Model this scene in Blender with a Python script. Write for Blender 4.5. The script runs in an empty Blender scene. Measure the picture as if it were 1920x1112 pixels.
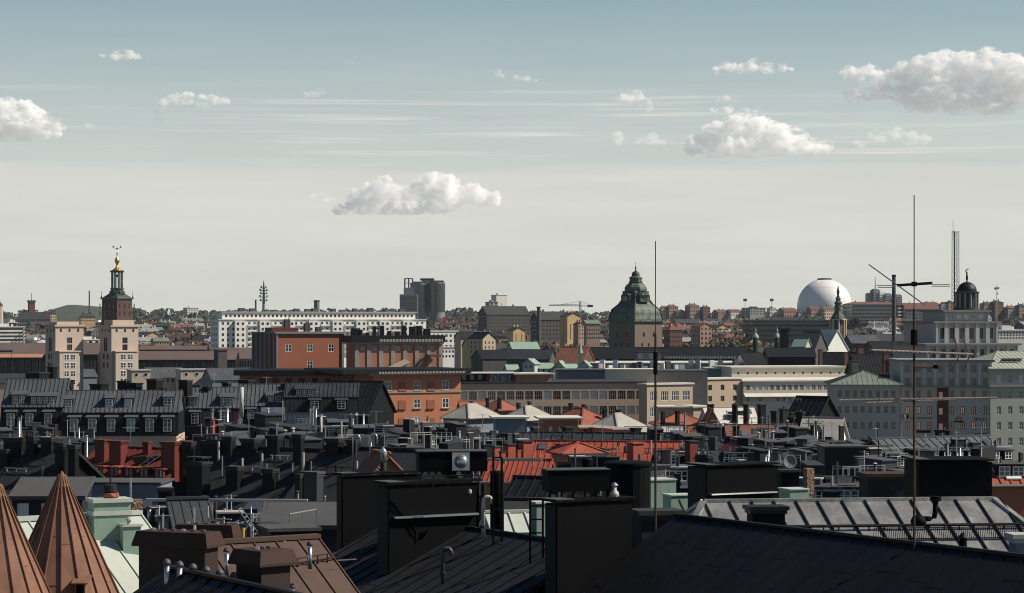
import bpy, math, random
from mathutils import Vector, Matrix, noise as NZ
R = math.radians
SC = bpy.context.scene
COL = SC.collection
# ------------------------------------------------------------------ camera, sky, sun, exposure
F, CX, EY, ZC = 4533.33, 960.0, 600.0, 50.0        # focal length in photo pixels, centre column, eye-level row, eye height
cam = bpy.data.cameras.new('camera'); cam.lens = 85.0; cam.sensor_width = 36.0
cam.shift_y = (EY - 556.0) / 1920.0
cam.clip_start = 0.5; cam.clip_end = 60000.0
co = bpy.data.objects.new('camera', cam); COL.objects.link(co)
co.location = (0, 0, ZC); co.rotation_euler = (R(90), 0, 0); SC.camera = co

SUN_AZ, SUN_EL = R(90), R(42)
SDIR = Vector((math.sin(SUN_AZ) * math.cos(SUN_EL), math.cos(SUN_AZ) * math.cos(SUN_EL), math.sin(SUN_EL)))
sl = bpy.data.lights.new('sun', 'SUN'); sl.energy = 5.0; sl.angle = R(0.5); sl.color = (1.0, 0.9, 0.76)
so = bpy.data.objects.new('sun', sl); COL.objects.link(so)
so.rotation_euler = SDIR.to_track_quat('Z', 'Y').to_euler(); so.location = (0, 0, 400)

W = bpy.data.worlds.new('World'); SC.world = W; W.use_nodes = True
def sky():
    nt = W.node_tree; N = nt.nodes; Lk = nt.links; N.clear()
    def n(t, **k):
        x = N.new(t)
        for a, b in k.items(): setattr(x, a, b)
        return x
    def m(op, a, b=None, c=None):
        x = n('ShaderNodeMath', operation=op)
        for i, v in enumerate((a, b, c)):
            if v is None: continue
            if isinstance(v, (int, float)): x.inputs[i].default_value = v
            else: Lk.new(v, x.inputs[i])
        return x.outputs[0]
    def sm(v, a, b):
        x = n('ShaderNodeMapRange', interpolation_type='SMOOTHSTEP')
        Lk.new(v, x.inputs[0]); x.inputs[1].default_value = a; x.inputs[2].default_value = b
        return x.outputs[0]
    tc = n('ShaderNodeTexCoord'); sp = n('ShaderNodeSeparateXYZ'); Lk.new(tc.outputs['Generated'], sp.inputs[0])
    x, y, z = sp.outputs
    s = n('ShaderNodeTexSky', sky_type='NISHITA'); s.sun_disc = False
    s.sun_elevation = SUN_EL; s.sun_rotation = SUN_AZ; s.air_density = 0.55; s.dust_density = 0.6; s.ozone_density = 1.5; s.altitude = 60
    def nz(sx, sy, sz, det=4, off=0.0):
        mp = n('ShaderNodeMapping'); Lk.new(tc.outputs['Generated'], mp.inputs[0])
        mp.inputs['Scale'].default_value = (sx, sy, sz); mp.inputs['Location'].default_value = (off, off * 2, off)
        t = n('ShaderNodeTexNoise'); t.inputs['Scale'].default_value = 1.0; t.inputs['Detail'].default_value = det
        t.inputs['Roughness'].default_value = 0.55
        Lk.new(mp.outputs[0], t.inputs['Vector']); return t.outputs['Fac']
    def mix(f, a, b):
        q = n('ShaderNodeMix', data_type='RGBA')
        if isinstance(f, float): q.inputs[0].default_value = f
        else: Lk.new(f, q.inputs[0])
        for k, v in ((6, a), (7, b)):
            if isinstance(v, tuple): q.inputs[k].default_value = (*v, 1)
            else: Lk.new(v, q.inputs[k])
        return q.outputs[2]
    mul = n('ShaderNodeMix', data_type='RGBA', blend_type='MULTIPLY'); mul.inputs[0].default_value = 1.0
    Lk.new(s.outputs[0], mul.inputs[6]); Lk.new(mix(sm(z, 0.12, 0.45), SKY_TINT, ZENITH), mul.inputs[7])
    base = mul.outputs[2]
    # thin high cloud sheet that lies low over the horizon, with streaks of cirrus above its edge
    wob = nz(6, 6, 60, 3); zz = m('ADD', z, m('MULTIPLY', m('SUBTRACT', wob, 0.5), 0.014))
    sheet = m('MULTIPLY', m('SUBTRACT', 1.0, sm(zz, 0.0595, 0.0745)), VEIL[0])
    fade = m('MULTIPLY', m('SUBTRACT', 1.0, sm(z, 0.04, 0.19)), VEIL[1])
    st1 = nz(9, 9, 420, 5, 3.1); st2 = nz(5, 5, 900, 5, 7.7)
    streak = m('MULTIPLY', m('MULTIPLY', sm(st1, 0.47, 0.72), sm(st2, 0.35, 0.75)), m('MULTIPLY', sm(z, 0.062, 0.07), m('SUBTRACT', 1.0, sm(z, 0.088, 0.104))))
    f = m('MINIMUM', m('ADD', m('MAXIMUM', sheet, fade), m('MULTIPLY', streak, 0.55)), 1.0)
    mott = nz(14, 14, 50, 4, 5.0)
    f = m('MULTIPLY', f, m('ADD', 0.94, m('MULTIPLY', mott, 0.1)))
    big = m('ADD', m('MULTIPLY', nz(3.0, 3.0, 34, 4, 9.0), 0.6), m('MULTIPLY', nz(10, 10, 150, 4, 2.0), 0.4))     # uneven thickness of the sheet
    vc = mix(sm(big, 0.36, 0.64), tuple(c * 0.955 for c in VEIL_COL), tuple(c * 1.05 for c in VEIL_COL))
    col = mix(m('MINIMUM', f, 1.0), base, vc)
    bg = n('ShaderNodeBackground'); bg.inputs[1].default_value = SKY_STR
    Lk.new(col, bg.inputs[0]); o = n('ShaderNodeOutputWorld'); Lk.new(bg.outputs[0], o.inputs[0])
SKY_STR = 0.083
ZENITH = (0.42, 0.60, 0.76)
SKY_TINT = (0.74, 1.0, 0.80)
VEIL = (0.84, 0.72)
VEIL_COL = (7.4, 7.1, 6.5)
sky()
HAZE = 1.8e-5; CLOUDS = True
SC.view_settings.view_transform = 'Standard'; SC.view_settings.look = 'None'
SC.view_settings.exposure = 0.3; SC.view_settings.gamma = 1.0
cy = SC.cycles
cy.use_denoising = True; cy.max_bounces = 20; cy.diffuse_bounces = 2; cy.glossy_bounces = 3; cy.transmission_bounces = 2
cy.volume_bounces = 20; cy.transparent_max_bounces = 12; cy.caustics_reflective = False; cy.caustics_refractive = False
cy.filter_width = 1.05; cy.use_adaptive_sampling = True; cy.adaptive_threshold = 0.01; cy.sample_clamp_indirect = 6.0
# ------------------------------------------------------------------ helpers
def P(px, py, D): return Vector(((px - CX) / F * D, D, ZC + (EY - py) / F * D))
def S(n, D): return n / F * D
rnd = random.Random(7)
MATS = {}
def mat(name, col, rough=0.75, metal=0.0, var=0.25, scale=0.5, streak=0.0, bump=0.0, spec=0.3, fine=6.0, kind=None, arg=None, alt=None):
    if name in MATS: return MATS[name]
    m = bpy.data.materials.new(name); m.use_nodes = True; nt = m.node_tree; N = nt.nodes; L = nt.links
    b = N['Principled BSDF']; b.inputs['Roughness'].default_value = rough; b.inputs['Metallic'].default_value = metal
    b.inputs['Specular IOR Level'].default_value = spec
    tc = N.new('ShaderNodeTexCoord'); vec = tc.outputs['Object']
    def noi(sc, det, stretch=None):
        t = N.new('ShaderNodeTexNoise'); t.inputs['Scale'].default_value = sc; t.inputs['Detail'].default_value = det
        if stretch:
            mp = N.new('ShaderNodeMapping'); mp.inputs['Scale'].default_value = stretch; L.new(vec, mp.inputs[0]); L.new(mp.outputs[0], t.inputs['Vector'])
        else: L.new(vec, t.inputs['Vector'])
        return t.outputs['Fac']
    def mth(op, a, bb):
        x = N.new('ShaderNodeMath'); x.operation = op
        for i, v in enumerate((a, bb)):
            if isinstance(v, (int, float)): x.inputs[i].default_value = v
            else: L.new(v, x.inputs[i])
        return x.outputs[0]
    n1 = noi(scale, 5); n2 = noi(fine, 3)
    v = mth('ADD', mth('MULTIPLY', n1, 1.3), mth('MULTIPLY', n2, 0.7))           # about 1.0 on average
    if streak: v = mth('ADD', mth('MULTIPLY', v, 1 - streak), mth('MULTIPLY', noi(1.0, 4, (3.0, 3.0, 0.12)), 2 * streak))
    fac = mth('ADD', 1.0 - var * 2.0, mth('MULTIPLY', v, var * 2.0))
    cm = N.new('ShaderNodeMix'); cm.data_type = 'RGBA'; cm.blend_type = 'MULTIPLY'; cm.inputs[0].default_value = 1.0
    cc = N.new('ShaderNodeCombineColor'); [L.new(fac, cc.inputs[i]) for i in range(3)]
    src = None
    if kind == 'brick':
        bt = N.new('ShaderNodeTexBrick'); bt.inputs['Scale'].default_value = arg or 1.0
        mp = N.new('ShaderNodeMapping'); mp.inputs['Rotation'].default_value = (R(90), 0, 0); L.new(vec, mp.inputs[0]); L.new(mp.outputs[0], bt.inputs['Vector'])
        bt.inputs['Color1'].default_value = (*col, 1); bt.inputs['Color2'].default_value = (*(alt or [c * 0.6 for c in col]), 1)
        bt.inputs['Mortar'].default_value = (*[min(1, c * 1.3 + 0.05) for c in col], 1); bt.inputs['Mortar Size'].default_value = 0.015
        bt.inputs['Brick Width'].default_value = 0.5; bt.inputs['Row Height'].default_value = 0.16
        src = bt.outputs['Color']
    if kind == 'tile' or kind == 'sheet':
        wv = N.new('ShaderNodeTexWave'); wv.bands_direction = 'X' if kind == 'sheet' else 'DIAGONAL'
        wv.inputs['Scale'].default_value = arg or 2.0; wv.inputs['Distortion'].default_value = 0.6; wv.inputs['Detail'].default_value = 1
        L.new(vec, wv.inputs['Vector']); bp = N.new('ShaderNodeBump'); bp.inputs['Strength'].default_value = 0.5; bp.inputs['Distance'].default_value = 0.06
        L.new(wv.outputs['Fac'], bp.inputs['Height']); L.new(bp.outputs[0], b.inputs['Normal'])
    elif bump:
        bp = N.new('ShaderNodeBump'); bp.inputs['Strength'].default_value = bump; bp.inputs['Distance'].default_value = 0.15
        L.new(n1 if bump < 0.5 else n2, bp.inputs['Height']); L.new(bp.outputs[0], b.inputs['Normal'])
    if alt and kind != 'brick':                                       # patches of a second colour: rust, verdigris, moss
        mx = N.new('ShaderNodeMix'); mx.data_type = 'RGBA'; mx.inputs[6].default_value = (*col, 1); mx.inputs[7].default_value = (*alt, 1)
        rp = N.new('ShaderNodeMapRange'); rp.inputs[1].default_value = 0.48; rp.inputs[2].default_value = 0.66
        L.new(noi(scale * 2.2, 6, (1.6, 1.6, 0.5)), rp.inputs[0]); L.new(rp.outputs[0], mx.inputs[0]); src = mx.outputs[2]
    if src: L.new(src, cm.inputs[6])
    else: cm.inputs[6].default_value = (*col, 1)
    L.new(cc.outputs[0], cm.inputs[7]); L.new(cm.outputs[2], b.inputs['Base Color'])
    rr = mth('ADD', rough - 0.08, mth('MULTIPLY', n1, 0.16)); L.new(rr, b.inputs['Roughness'])
    MATS[name] = m; return m
def emis(name, col, st):
    m = bpy.data.materials.new(name); m.use_nodes = True; b = m.node_tree.nodes['Principled BSDF']
    b.inputs['Base Color'].default_value = (*col, 1); b.inputs['Emission Color'].default_value = (*col, 1); b.inputs['Emission Strength'].default_value = st
    MATS[name] = m; return m

class MB:
    def __init__(s): s.v = []; s.f = []; s.m = []; s.k = 0
    def quad(s, *p):
        i = len(s.v); s.v += [Vector(q) for q in p]; s.f.append(tuple(range(i, i + len(p)))); s.m.append(s.k); return s
    def box(s, x0, x1, y0, y1, z0, z1, taper=0.0):
        i = len(s.v); t = taper
        s.v += [Vector(q) for q in ((x0, y0, z0), (x1, y0, z0), (x1, y1, z0), (x0, y1, z0), (x0 + t, y0 + t, z1), (x1 - t, y0 + t, z1), (x1 - t, y1 - t, z1), (x0 + t, y1 - t, z1))]
        for q in ((3, 2, 1, 0), (4, 5, 6, 7), (0, 1, 5, 4), (1, 2, 6, 5), (2, 3, 7, 6), (3, 0, 4, 7)):
            s.f.append(tuple(i + a for a in q)); s.m.append(s.k)
        return s
    def bar(s, p, q, w, h=None, up=(0, 0, 1)):
        p = Vector(p); q = Vector(q); h = h or w; d = (q - p).normalized(); up = Vector(up)
        if abs(d.dot(up)) > 0.99: up = Vector((1, 0, 0))
        a = d.cross(up).normalized() * w / 2; b = a.cross(d).normalized() * h / 2; i = len(s.v)
        for c in (p, q): s.v += [c - a - b, c + a - b, c + a + b, c - a + b]
        for k in ((0, 1, 2, 3), (7, 6, 5, 4), (0, 4, 5, 1), (1, 5, 6, 2), (2, 6, 7, 3), (3, 7, 4, 0)):
            s.f.append(tuple(i + e for e in k)); s.m.append(s.k)
        return s
    def tube(s, pts, r, n=8, r2=None):
        pts = [Vector(p) for p in pts]; i = len(s.v); L = len(pts)
        for k, p in enumerate(pts):
            d = (pts[min(k + 1, L - 1)] - pts[max(k - 1, 0)]).normalized()
            u = Vector((1, 0, 0)) if abs(d.x) < 0.8 else Vector((0, 1, 0))
            a = d.cross(u).normalized(); b = d.cross(a)
            rr = r if r2 is None else r + (r2 - r) * k / max(1, L - 1)
            for t in range(n):
                an = 2 * math.pi * t / n; s.v.append(p + a * math.cos(an) * rr + b * math.sin(an) * rr)
        for k in range(L - 1):
            for t in range(n):
                t2 = (t + 1) % n; s.f.append((i + k * n + t, i + k * n + t2, i + (k + 1) * n + t2, i + (k + 1) * n + t)); s.m.append(s.k)
        s.f.append(tuple(i + t for t in range(n))[::-1]); s.m.append(s.k)
        s.f.append(tuple(i + (L - 1) * n + t for t in range(n))); s.m.append(s.k); return s
    def lathe(s, c, prof, n=16, rot=0.0, sq=1.0):
        i = len(s.v); L = len(prof)
        for r, z in prof:
            for t in range(n):
                an = 2 * math.pi * t / n + rot; s.v.append(Vector((c[0] + math.cos(an) * r, c[1] + math.sin(an) * r * sq, c[2] + z)))
        for k in range(L - 1):
            for t in range(n):
                t2 = (t + 1) % n; s.f.append((i + k * n + t, i + k * n + t2, i + (k + 1) * n + t2, i + (k + 1) * n + t)); s.m.append(s.k)
        s.f.append(tuple(i + t for t in range(n))[::-1]); s.m.append(s.k)
        s.f.append(tuple(i + (L - 1) * n + t for t in range(n))); s.m.append(s.k); return s
    def slab(s, a, b, c, d, t):                                       # roof plane a b (eave) c d (ridge), t thick downwards
        a, b, c, d = [Vector(q) for q in (a, b, c, d)]; n = (b - a).cross(d - a)
        if n.length < 1e-9: n = (b - a).cross(c - a)
        n.normalize(); n = n if n.z > 0 else -n; i = len(s.v)
        s.v += [a, b, c, d] + [q - n * t for q in (a, b, c, d)]
        for q in ((0, 1, 2, 3), (7, 6, 5, 4), (0, 4, 5, 1), (1, 5, 6, 2), (2, 6, 7, 3), (3, 7, 4, 0)):
            s.f.append(tuple(i + e for e in q)); s.m.append(s.k)
        return s
    def ribs(s, a, b, c, d, sp, w=0.06, h=0.06, lift=0.0, cross=0.0, jit=0.0):   # standing seams that run from eave a-b up to ridge d-c, clipped to the quad
        a, b, c, d = [Vector(q) for q in (a, b, c, d)]; u = (b - a); Lu = u.length; u = u / Lu
        n = u.cross(d - a)
        if n.length < 1e-6: n = u.cross(c - a)
        n.normalize(); n = n if n.z > 0 else -n; vv = n.cross(u); vv = vv if vv.z > 0 else -vv
        poly = [((q - a).dot(u), (q - a).dot(vv)) for q in (a, b, c, d)]
        def span(t, ax):
            hit = []
            for k in range(4):
                p, q = poly[k], poly[(k + 1) % 4]
                if (p[ax] - t) * (q[ax] - t) < 0:
                    e = (t - p[ax]) / (q[ax] - p[ax]); hit.append(p[1 - ax] + (q[1 - ax] - p[1 - ax]) * e)
            return (min(hit), max(hit)) if len(hit) >= 2 else None
        t = min(p[0] for p in poly) + sp * 0.5
        mx = max(p[0] for p in poly)
        while t < mx:
            h_ = span(t, 0)
            if h_ and h_[1] - h_[0] > 0.15:
                s.bar(a + u * t + vv * h_[0] + n * (lift + h / 2 - 0.004), a + u * t + vv * h_[1] + n * (lift + h / 2 - 0.004), w, h, n)
                if cross:
                    k0 = s.k; s.k = 0
                    y = h_[0] + rnd.random() * cross
                    while y < h_[1] - 0.3:
                        h2 = span(min(t + sp, mx), 0)
                        s.bar(a + u * (t + w / 2) + vv * y + n * lift, a + u * (t + sp - w / 2) + vv * y + n * lift, 0.05, 0.012, n); y += cross * rnd.uniform(0.8, 1.2)
                    s.k = k0
            t += sp * (1 + (rnd.random() - 0.5) * jit)
        return s
    def wall(s, o, u, Wd, z0, z1, holes=(), depth=0.15):              # wall from o along unit u, outward normal = u x z ; holes (u0, u1, z0, z1)
        o = Vector(o); u = Vector(u); nrm = Vector((u.y, -u.x, 0))
        us = sorted(set([0, Wd] + [round(h[i], 4) for h in holes for i in (0, 1)])); zs = sorted(set([z0, z1] + [round(h[i], 4) for h in holes for i in (2, 3)]))
        hs = [tuple(round(e, 4) for e in h) for h in holes]
        pt = lambda a, z, d=0.0: o + u * a + Vector((0, 0, z)) - nrm * d
        for j in range(len(zs) - 1):
            zc = (zs[j] + zs[j + 1]) / 2; row = [h for h in hs if h[2] < zc < h[3]]; run = None
            for k in range(len(us) - 1):
                uc = (us[k] + us[k + 1]) / 2; inside = any(h[0] < uc < h[1] for h in row)
                if not inside and run is None: run = us[k]
                if run is not None and (inside or k == len(us) - 2):
                    e = us[k] if inside else us[k + 1]; s.quad(pt(run, zs[j]), pt(e, zs[j]), pt(e, zs[j + 1]), pt(run, zs[j + 1])); run = None
        for a, b, c, d in hs:
            s.quad(pt(a, c), pt(b, c), pt(b, c, depth), pt(a, c, depth)); s.quad(pt(b, d), pt(a, d), pt(a, d, depth), pt(b, d, depth))
            s.quad(pt(a, d), pt(a, c), pt(a, c, depth), pt(a, d, depth)); s.quad(pt(b, c), pt(b, d), pt(b, d, depth), pt(b, c, depth))
        return s
    def mesh(s, name, mats):
        me = bpy.data.meshes.new(name); me.from_pydata([tuple(v) for v in s.v], [], s.f)
        for m in (mats if isinstance(mats, (list, tuple)) else [mats]): me.materials.append(m)
        if any(s.m): me.polygons.foreach_set('material_index', s.m)
        me.update(); return me

def link(name, me, parent=None, loc=(0, 0, 0), rz=0.0):
    o = bpy.data.objects.new(name, me); COL.objects.link(o); o.location = loc; o.rotation_euler = (0, 0, rz)
    if parent is not None: o.parent = parent
    return o
def tag(o, label=None, cat=None, group=None, kind=None):
    if label: o['label'] = label
    if cat: o['category'] = cat
    if group: o['group'] = group
    if kind: o['kind'] = kind
    return o
def thing(name, label, cat, loc=(0, 0, 0), rz=0.0, group=None):
    return tag(link(name, None, None, loc, rz), label, cat, group)
def part(name, mb, mats, parent, label=None, smooth=False, kind=None):
    me = mb.mesh(name, mats)
    if smooth: me.polygons.foreach_set('use_smooth', [True] * len(me.polygons))
    return tag(link(name, me, parent), label, None, None, kind)
def solo(name, mb, mats, label, cat, group=None, loc=(0, 0, 0), rz=0.0, kind=None, smooth=False):
    me = mb.mesh(name, mats)
    if smooth: me.polygons.foreach_set('use_smooth', [True] * len(me.polygons))
    return tag(link(name, me, None, loc, rz), label, cat, group, kind)
ORD = ['first', 'second', 'third', 'fourth', 'fifth', 'sixth', 'seventh', 'eighth', 'ninth', 'tenth', 'eleventh', 'twelfth', 'thirteenth', 'fourteenth', 'fifteenth', 'sixteenth', 'seventeenth', 'eighteenth', 'nineteenth', 'twentieth']
# ------------------------------------------------------------------ air, clouds
def volume(name, col, dens, aniso=0.0):
    m = bpy.data.materials.new(name); m.use_nodes = True; N = m.node_tree.nodes; N.remove(N['Principled BSDF'])
    v = N.new('ShaderNodeVolumePrincipled'); v.inputs['Color'].default_value = (*col, 1); v.inputs['Density'].default_value = dens; v.inputs['Anisotropy'].default_value = aniso
    m.node_tree.links.new(v.outputs[0], N['Material Output'].inputs['Volume']); return m
hz = MB().box(-2600, 2600, -60, 7900, -1.0, 190)
solo('haze', hz, volume('haze', (0.80, 0.90, 0.98), HAZE), None, None, kind='stuff')
def cloud_mat(name, dens, k, seed):
    m = volume(name, (1, 1, 1), dens); N = m.node_tree.nodes; L = m.node_tree.links; v = [n for n in N if n.type == 'PRINCIPLED_VOLUME'][0]
    tc = N.new('ShaderNodeTexCoord'); mp = N.new('ShaderNodeMapping'); t = N.new('ShaderNodeTexNoise'); r = N.new('ShaderNodeMapRange'); r.interpolation_type = 'SMOOTHSTEP'
    mp.inputs['Location'].default_value = (seed, seed * 2, 0); mp.inputs['Scale'].default_value = (1 / (26 * k), 1 / (26 * k), 1 / (15 * k)); L.new(tc.outputs['Object'], mp.inputs[0]); L.new(mp.outputs[0], t.inputs['Vector'])
    t.inputs['Scale'].default_value = 1; t.inputs['Detail'].default_value = 6; t.inputs['Roughness'].default_value = .68; t.inputs['Lacunarity'].default_value = 2.3; L.new(t.outputs['Fac'], r.inputs[0])
    r.inputs[1].default_value = .415; r.inputs[2].default_value = .63; r.inputs[3].default_value = 0.0; r.inputs[4].default_value = dens; L.new(r.outputs[0], v.inputs['Density']); m.cycles.volume_step_rate = STEP; return m
STEP = 0.12
def cloud(name, puffs, dens, label, CLD=9000.0, depth=0.5, base=None, amp=0.62, res=2.6, seed=0):
    mb = bpy.data.metaballs.new('puffs'); mb.resolution = S(res, CLD); mb.render_resolution = S(res, CLD); mb.threshold = 0.25
    size = max(p[2] for p in puffs); xs = [p[0] for p in puffs]; c = P(sum(xs) / len(xs), puffs[0][1], CLD)
    for p in puffs:
        x, y, r = p[:3]; e = mb.elements.new(type='ELLIPSOID'); q = P(x, y, CLD) - c
        sy = p[3] if len(p) > 3 else 0.75
        e.co = q + Vector((0, (NZ.noise(Vector((x * .07, y * .07, seed))) * 0.5) * S(r, CLD), 0)); rad = S(r, CLD) * 1.55
        e.radius = rad; e.size_x, e.size_y, e.size_z = 1.0, depth, sy
    ob = bpy.data.objects.new('puffs', mb); COL.objects.link(ob); bpy.context.view_layer.update()
    dg = bpy.context.evaluated_depsgraph_get(); me = bpy.data.meshes.new_from_object(ob.evaluated_get(dg))
    bpy.data.objects.remove(ob); bpy.data.metaballs.remove(mb)
    me.update(); k = S(1, CLD); sd = Vector((seed * 7.3, seed * 3.1, seed))
    ws = [v.normal.copy() for v in me.vertices]
    zb = None if base is None else (ZC + (EY - base) / F * CLD) - c.z
    for v, n in zip(me.vertices, ws):
        p = v.co / k
        a = NZ.fractal(p / 30.0 + sd, 1.0, 2.1, 4) * 12 + (.45 - abs(NZ.noise(p / 12.0 + sd))) * 16 + (.4 - abs(NZ.noise(p / 5.2 + sd))) * 9 + NZ.noise(p / 2.4 + sd) * 3
        v.co += n * (a + .5) * amp * k * min(1.0, size / 22.0 + .15)
        if zb is not None and v.co.z < zb: v.co.z = zb + (v.co.z - zb) * 0.15
    me.name = name; me.materials.clear(); me.materials.append(cloud_mat('cloud_air', dens * 4.2 * 9000 / CLD, k, seed))
    me.polygons.foreach_set('use_smooth', [True] * len(me.polygons))
    o = link(name, me, None, c); tag(o, label, 'cloud', 'clouds'); return o
if CLOUDS:
    cloud('cumulus_cloud', [(640, 393, 14, .5), (672, 380, 24), (700, 365, 24), (722, 352, 22), (750, 362, 24), (775, 368, 26), (815, 350, 32), (842, 362, 32), (872, 366, 26), (902, 370, 18), (928, 373, 11, .6), (700, 392, 30, .4), (760, 390, 34, .4), (820, 385, 34, .4)], .020, 'long white cumulus with a grey base hanging alone over the middle of the city', base=402, seed=1)
    cloud('cumulus_cloud', [(1595, 142, 18), (1630, 140, 22), (1660, 150, 24, .6), (1705, 140, 30), (1740, 128, 32), (1780, 125, 34), (1820, 128, 34), (1850, 118, 32), (1890, 135, 38), (1930, 150, 44), (1970, 160, 40), (1640, 170, 28, .5), (1690, 178, 30, .5), (1750, 170, 40), (1810, 175, 42), (1860, 180, 40), (1600, 176, 16, .5), (1730, 196, 30, .4), (1800, 203, 30, .4), (1870, 198, 36, .4)], .018, 'largest white cumulus bank reaching out of the upper right of the sky', seed=2, amp=.5)
    cloud('cumulus_cloud', [(1300, 272, 16), (1330, 262, 22), (1352, 248, 24), (1385, 238, 28), (1420, 245, 32), (1455, 252, 28), (1490, 262, 24), (1520, 270, 22), (1545, 272, 12), (1340, 282, 22, .5), (1390, 278, 30, .5), (1450, 276, 30, .5)], .019, 'wide white cumulus above the white sphere, second largest', CLD=13000.0, base=296, seed=3)
    cloud('cumulus_cloud', [(-30, 225, 40), (10, 215, 34), (40, 212, 28), (62, 225, 24), (95, 225, 18), (80, 240, 24), (30, 240, 34), (106, 240, 14), (-10, 245, 36, .6)], .022, 'bright rounded cumulus cut off by the left edge of the sky', base=264, seed=4)
    cloud('small_cloud', [(303, 212, 12), (308, 196, 11), (330, 188, 14), (352, 186, 13), (375, 192, 13), (400, 190, 12), (420, 192, 8), (388, 196, 10, .6), (300, 224, 7)], .014, 'small hook shaped white cloud in the upper left sky', seed=5, amp=.5, res=3)
    cloud('small_cloud', [(195, 104, 9, .6), (215, 103, 11, .7), (238, 102, 13, .6), (258, 106, 9, .5), (278, 108, 7, .4)], .016, 'flat white cloud high at the upper left', seed=6, amp=.4, res=3)
    cloud('small_cloud', [(1345, 132, 10, .6), (1365, 125, 14, .7), (1395, 130, 14, .6), (1415, 122, 13, .8), (1440, 128, 13, .7), (1465, 128, 10, .5), (1480, 130, 6, .5)], .018, 'flat based white cloud high right of the middle', CLD=10500.0, base=143, seed=7, amp=.4, res=3)
    cloud('small_cloud', [(1170, 188, 13), (1188, 182, 14), (1205, 192, 12), (1216, 200, 8, 1.1)], .014, 'ragged white cloud puff above the whip mast', CLD=14500.0, seed=8, amp=.5, res=3)
    cloud('small_cloud', [(1160, 256, 10, 1.0), (1162, 264, 9)], .012, 'left of two faint round puffs low above the green tower', CLD=16500.0, seed=9, amp=.4, res=3)
    cloud('small_cloud', [(1205, 264, 11, .7), (1225, 262, 13, .7), (1240, 266, 9, .6)], .010, 'right of two faint round puffs low above the green tower', CLD=16500.0, seed=10, amp=.4, res=3)
    cloud('small_cloud', [(1615, 270, 11, .7), (1645, 258, 16, .7), (1675, 252, 18, .7), (1705, 260, 17, .6), (1730, 262, 12, .5)], .007, 'faint veil-like cloud under the largest cumulus bank', CLD=15500.0, seed=11, amp=.5, res=3)
    cloud('small_cloud', [(1340, 206, 8, .5), (1365, 205, 11, .6), (1395, 206, 11, .5), (1415, 208, 7, .4)], .014, 'thin flat cloud lying just over the second largest cumulus', CLD=11500.0, seed=12, amp=.35, res=3)
    cloud('small_cloud', [(1350, 187, 7, .7), (1362, 185, 9, .7), (1376, 188, 6, .6)], .012, 'tiny cloud puff above the thin flat cloud', CLD=17000.0, seed=13, amp=.35, res=3)
    cloud('small_cloud', [(578, 178, 8, .7), (592, 174, 10, .7), (604, 172, 7, .7)], .010, 'tiny faint cloud in the left middle of the sky', seed=14, amp=.4, res=3)
    cloud('small_cloud', [(934, 136, 7, 1.), (940, 143, 6)], .009, 'tiny cloud puff left of the small flat wisp', seed=15, amp=.35, res=3)
    cloud('small_cloud', [(968, 146, 8, .6), (985, 148, 10, .5), (1002, 152, 7, .4)], .012, 'small flat wisp in the upper middle of the sky', seed=16, amp=.35, res=3)
    cloud('small_cloud', [(572, 385, 9), (590, 376, 13, .7), (612, 372, 13, .6)], .005, 'faint grey wisp left of the long lone cumulus', seed=17, amp=.5, res=3)
    cloud('small_cloud', [(650, 116, 5), (658, 118, 5, .6)], .010, 'smallest cloud speck high left of the middle', seed=18, amp=.3, res=2)
    cloud('small_cloud', [(160, 233, 6), (170, 236, 7, .7)], .007, 'faint cloud speck right of the bright left edge cumulus', seed=19, amp=.35, res=2)
# ------------------------------------------------------------------ materials
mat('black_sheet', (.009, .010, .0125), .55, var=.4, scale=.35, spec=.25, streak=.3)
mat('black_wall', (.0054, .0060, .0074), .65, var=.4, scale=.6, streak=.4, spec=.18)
mat('felt_lit', (.062, .063, .065), .9, var=.3, scale=.3, streak=.2); mat('tar', (.0125, .0138, .0165), .8, var=.4, scale=.4, streak=.3)  # the first is a paler copy of felt, sunlight put into its colour
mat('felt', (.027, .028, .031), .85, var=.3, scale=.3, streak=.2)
mat('grey_sheet', (.074, .082, .090), .55, var=.4, scale=.3, spec=.3, streak=.3)
mat('dark_sheet', (.030, .034, .040), .55, var=.35, scale=.35, spec=.4)
mat('silver', (.34, .332, .31), .33, metal=.5, var=.45, scale=1.1, bump=.48, spec=.5)
mat('steel', (.42, .44, .46), .35, metal=.8, var=.15)
mat('pale_metal', (.42, .41, .385), .5, var=.15)
mat('red_sheet', (.31, .078, .05), .65, var=.35, scale=.5, streak=.35, spec=.2, alt=(.24, .062, .045))
mat('dark_red', (.12, .024, .018), .6, var=.25, streak=.3)
mat('red_tile', (.29, .095, .06), .85, var=.35, scale=.6, kind='tile', arg=3.0)
mat('dull_tile', (.21, .085, .06), .85, var=.35, scale=.6, kind='tile', arg=3.0)
mat('mint', (.23, .33, .265), .6, var=.25, scale=.7, streak=.35)
mat('mint_pale', (.42, .455, .405), .55, var=.14, scale=.5)
mat('copper_dark', (.03, .042, .037), .6, var=.35, scale=.25, streak=.5, alt=(.10, .14, .115))
mat('copper_green', (.105, .135, .112), .6, var=.4, scale=.3, streak=.6, alt=(.035, .047, .04))
mat('brown_sheet', (.205, .108, .074), .7, var=.35, scale=.9, streak=.4, spec=.12, alt=(.15, .08, .056))
mat('brown_roof', (.092, .06, .05), .65, var=.3, scale=.6, streak=.3, spec=.15)
mat('seam_shade', (.0035, .0035, .004), .7, spec=.1)  # shadow beside the standing seams, put into their colour
mat('red_dull', (.14, .036, .028), .65, var=.35, scale=.6, streak=.3, spec=.15)
mat('roof_lit', (.026, .028, .0325), .8, var=.35, scale=.4, streak=.35, spec=.2)
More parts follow.
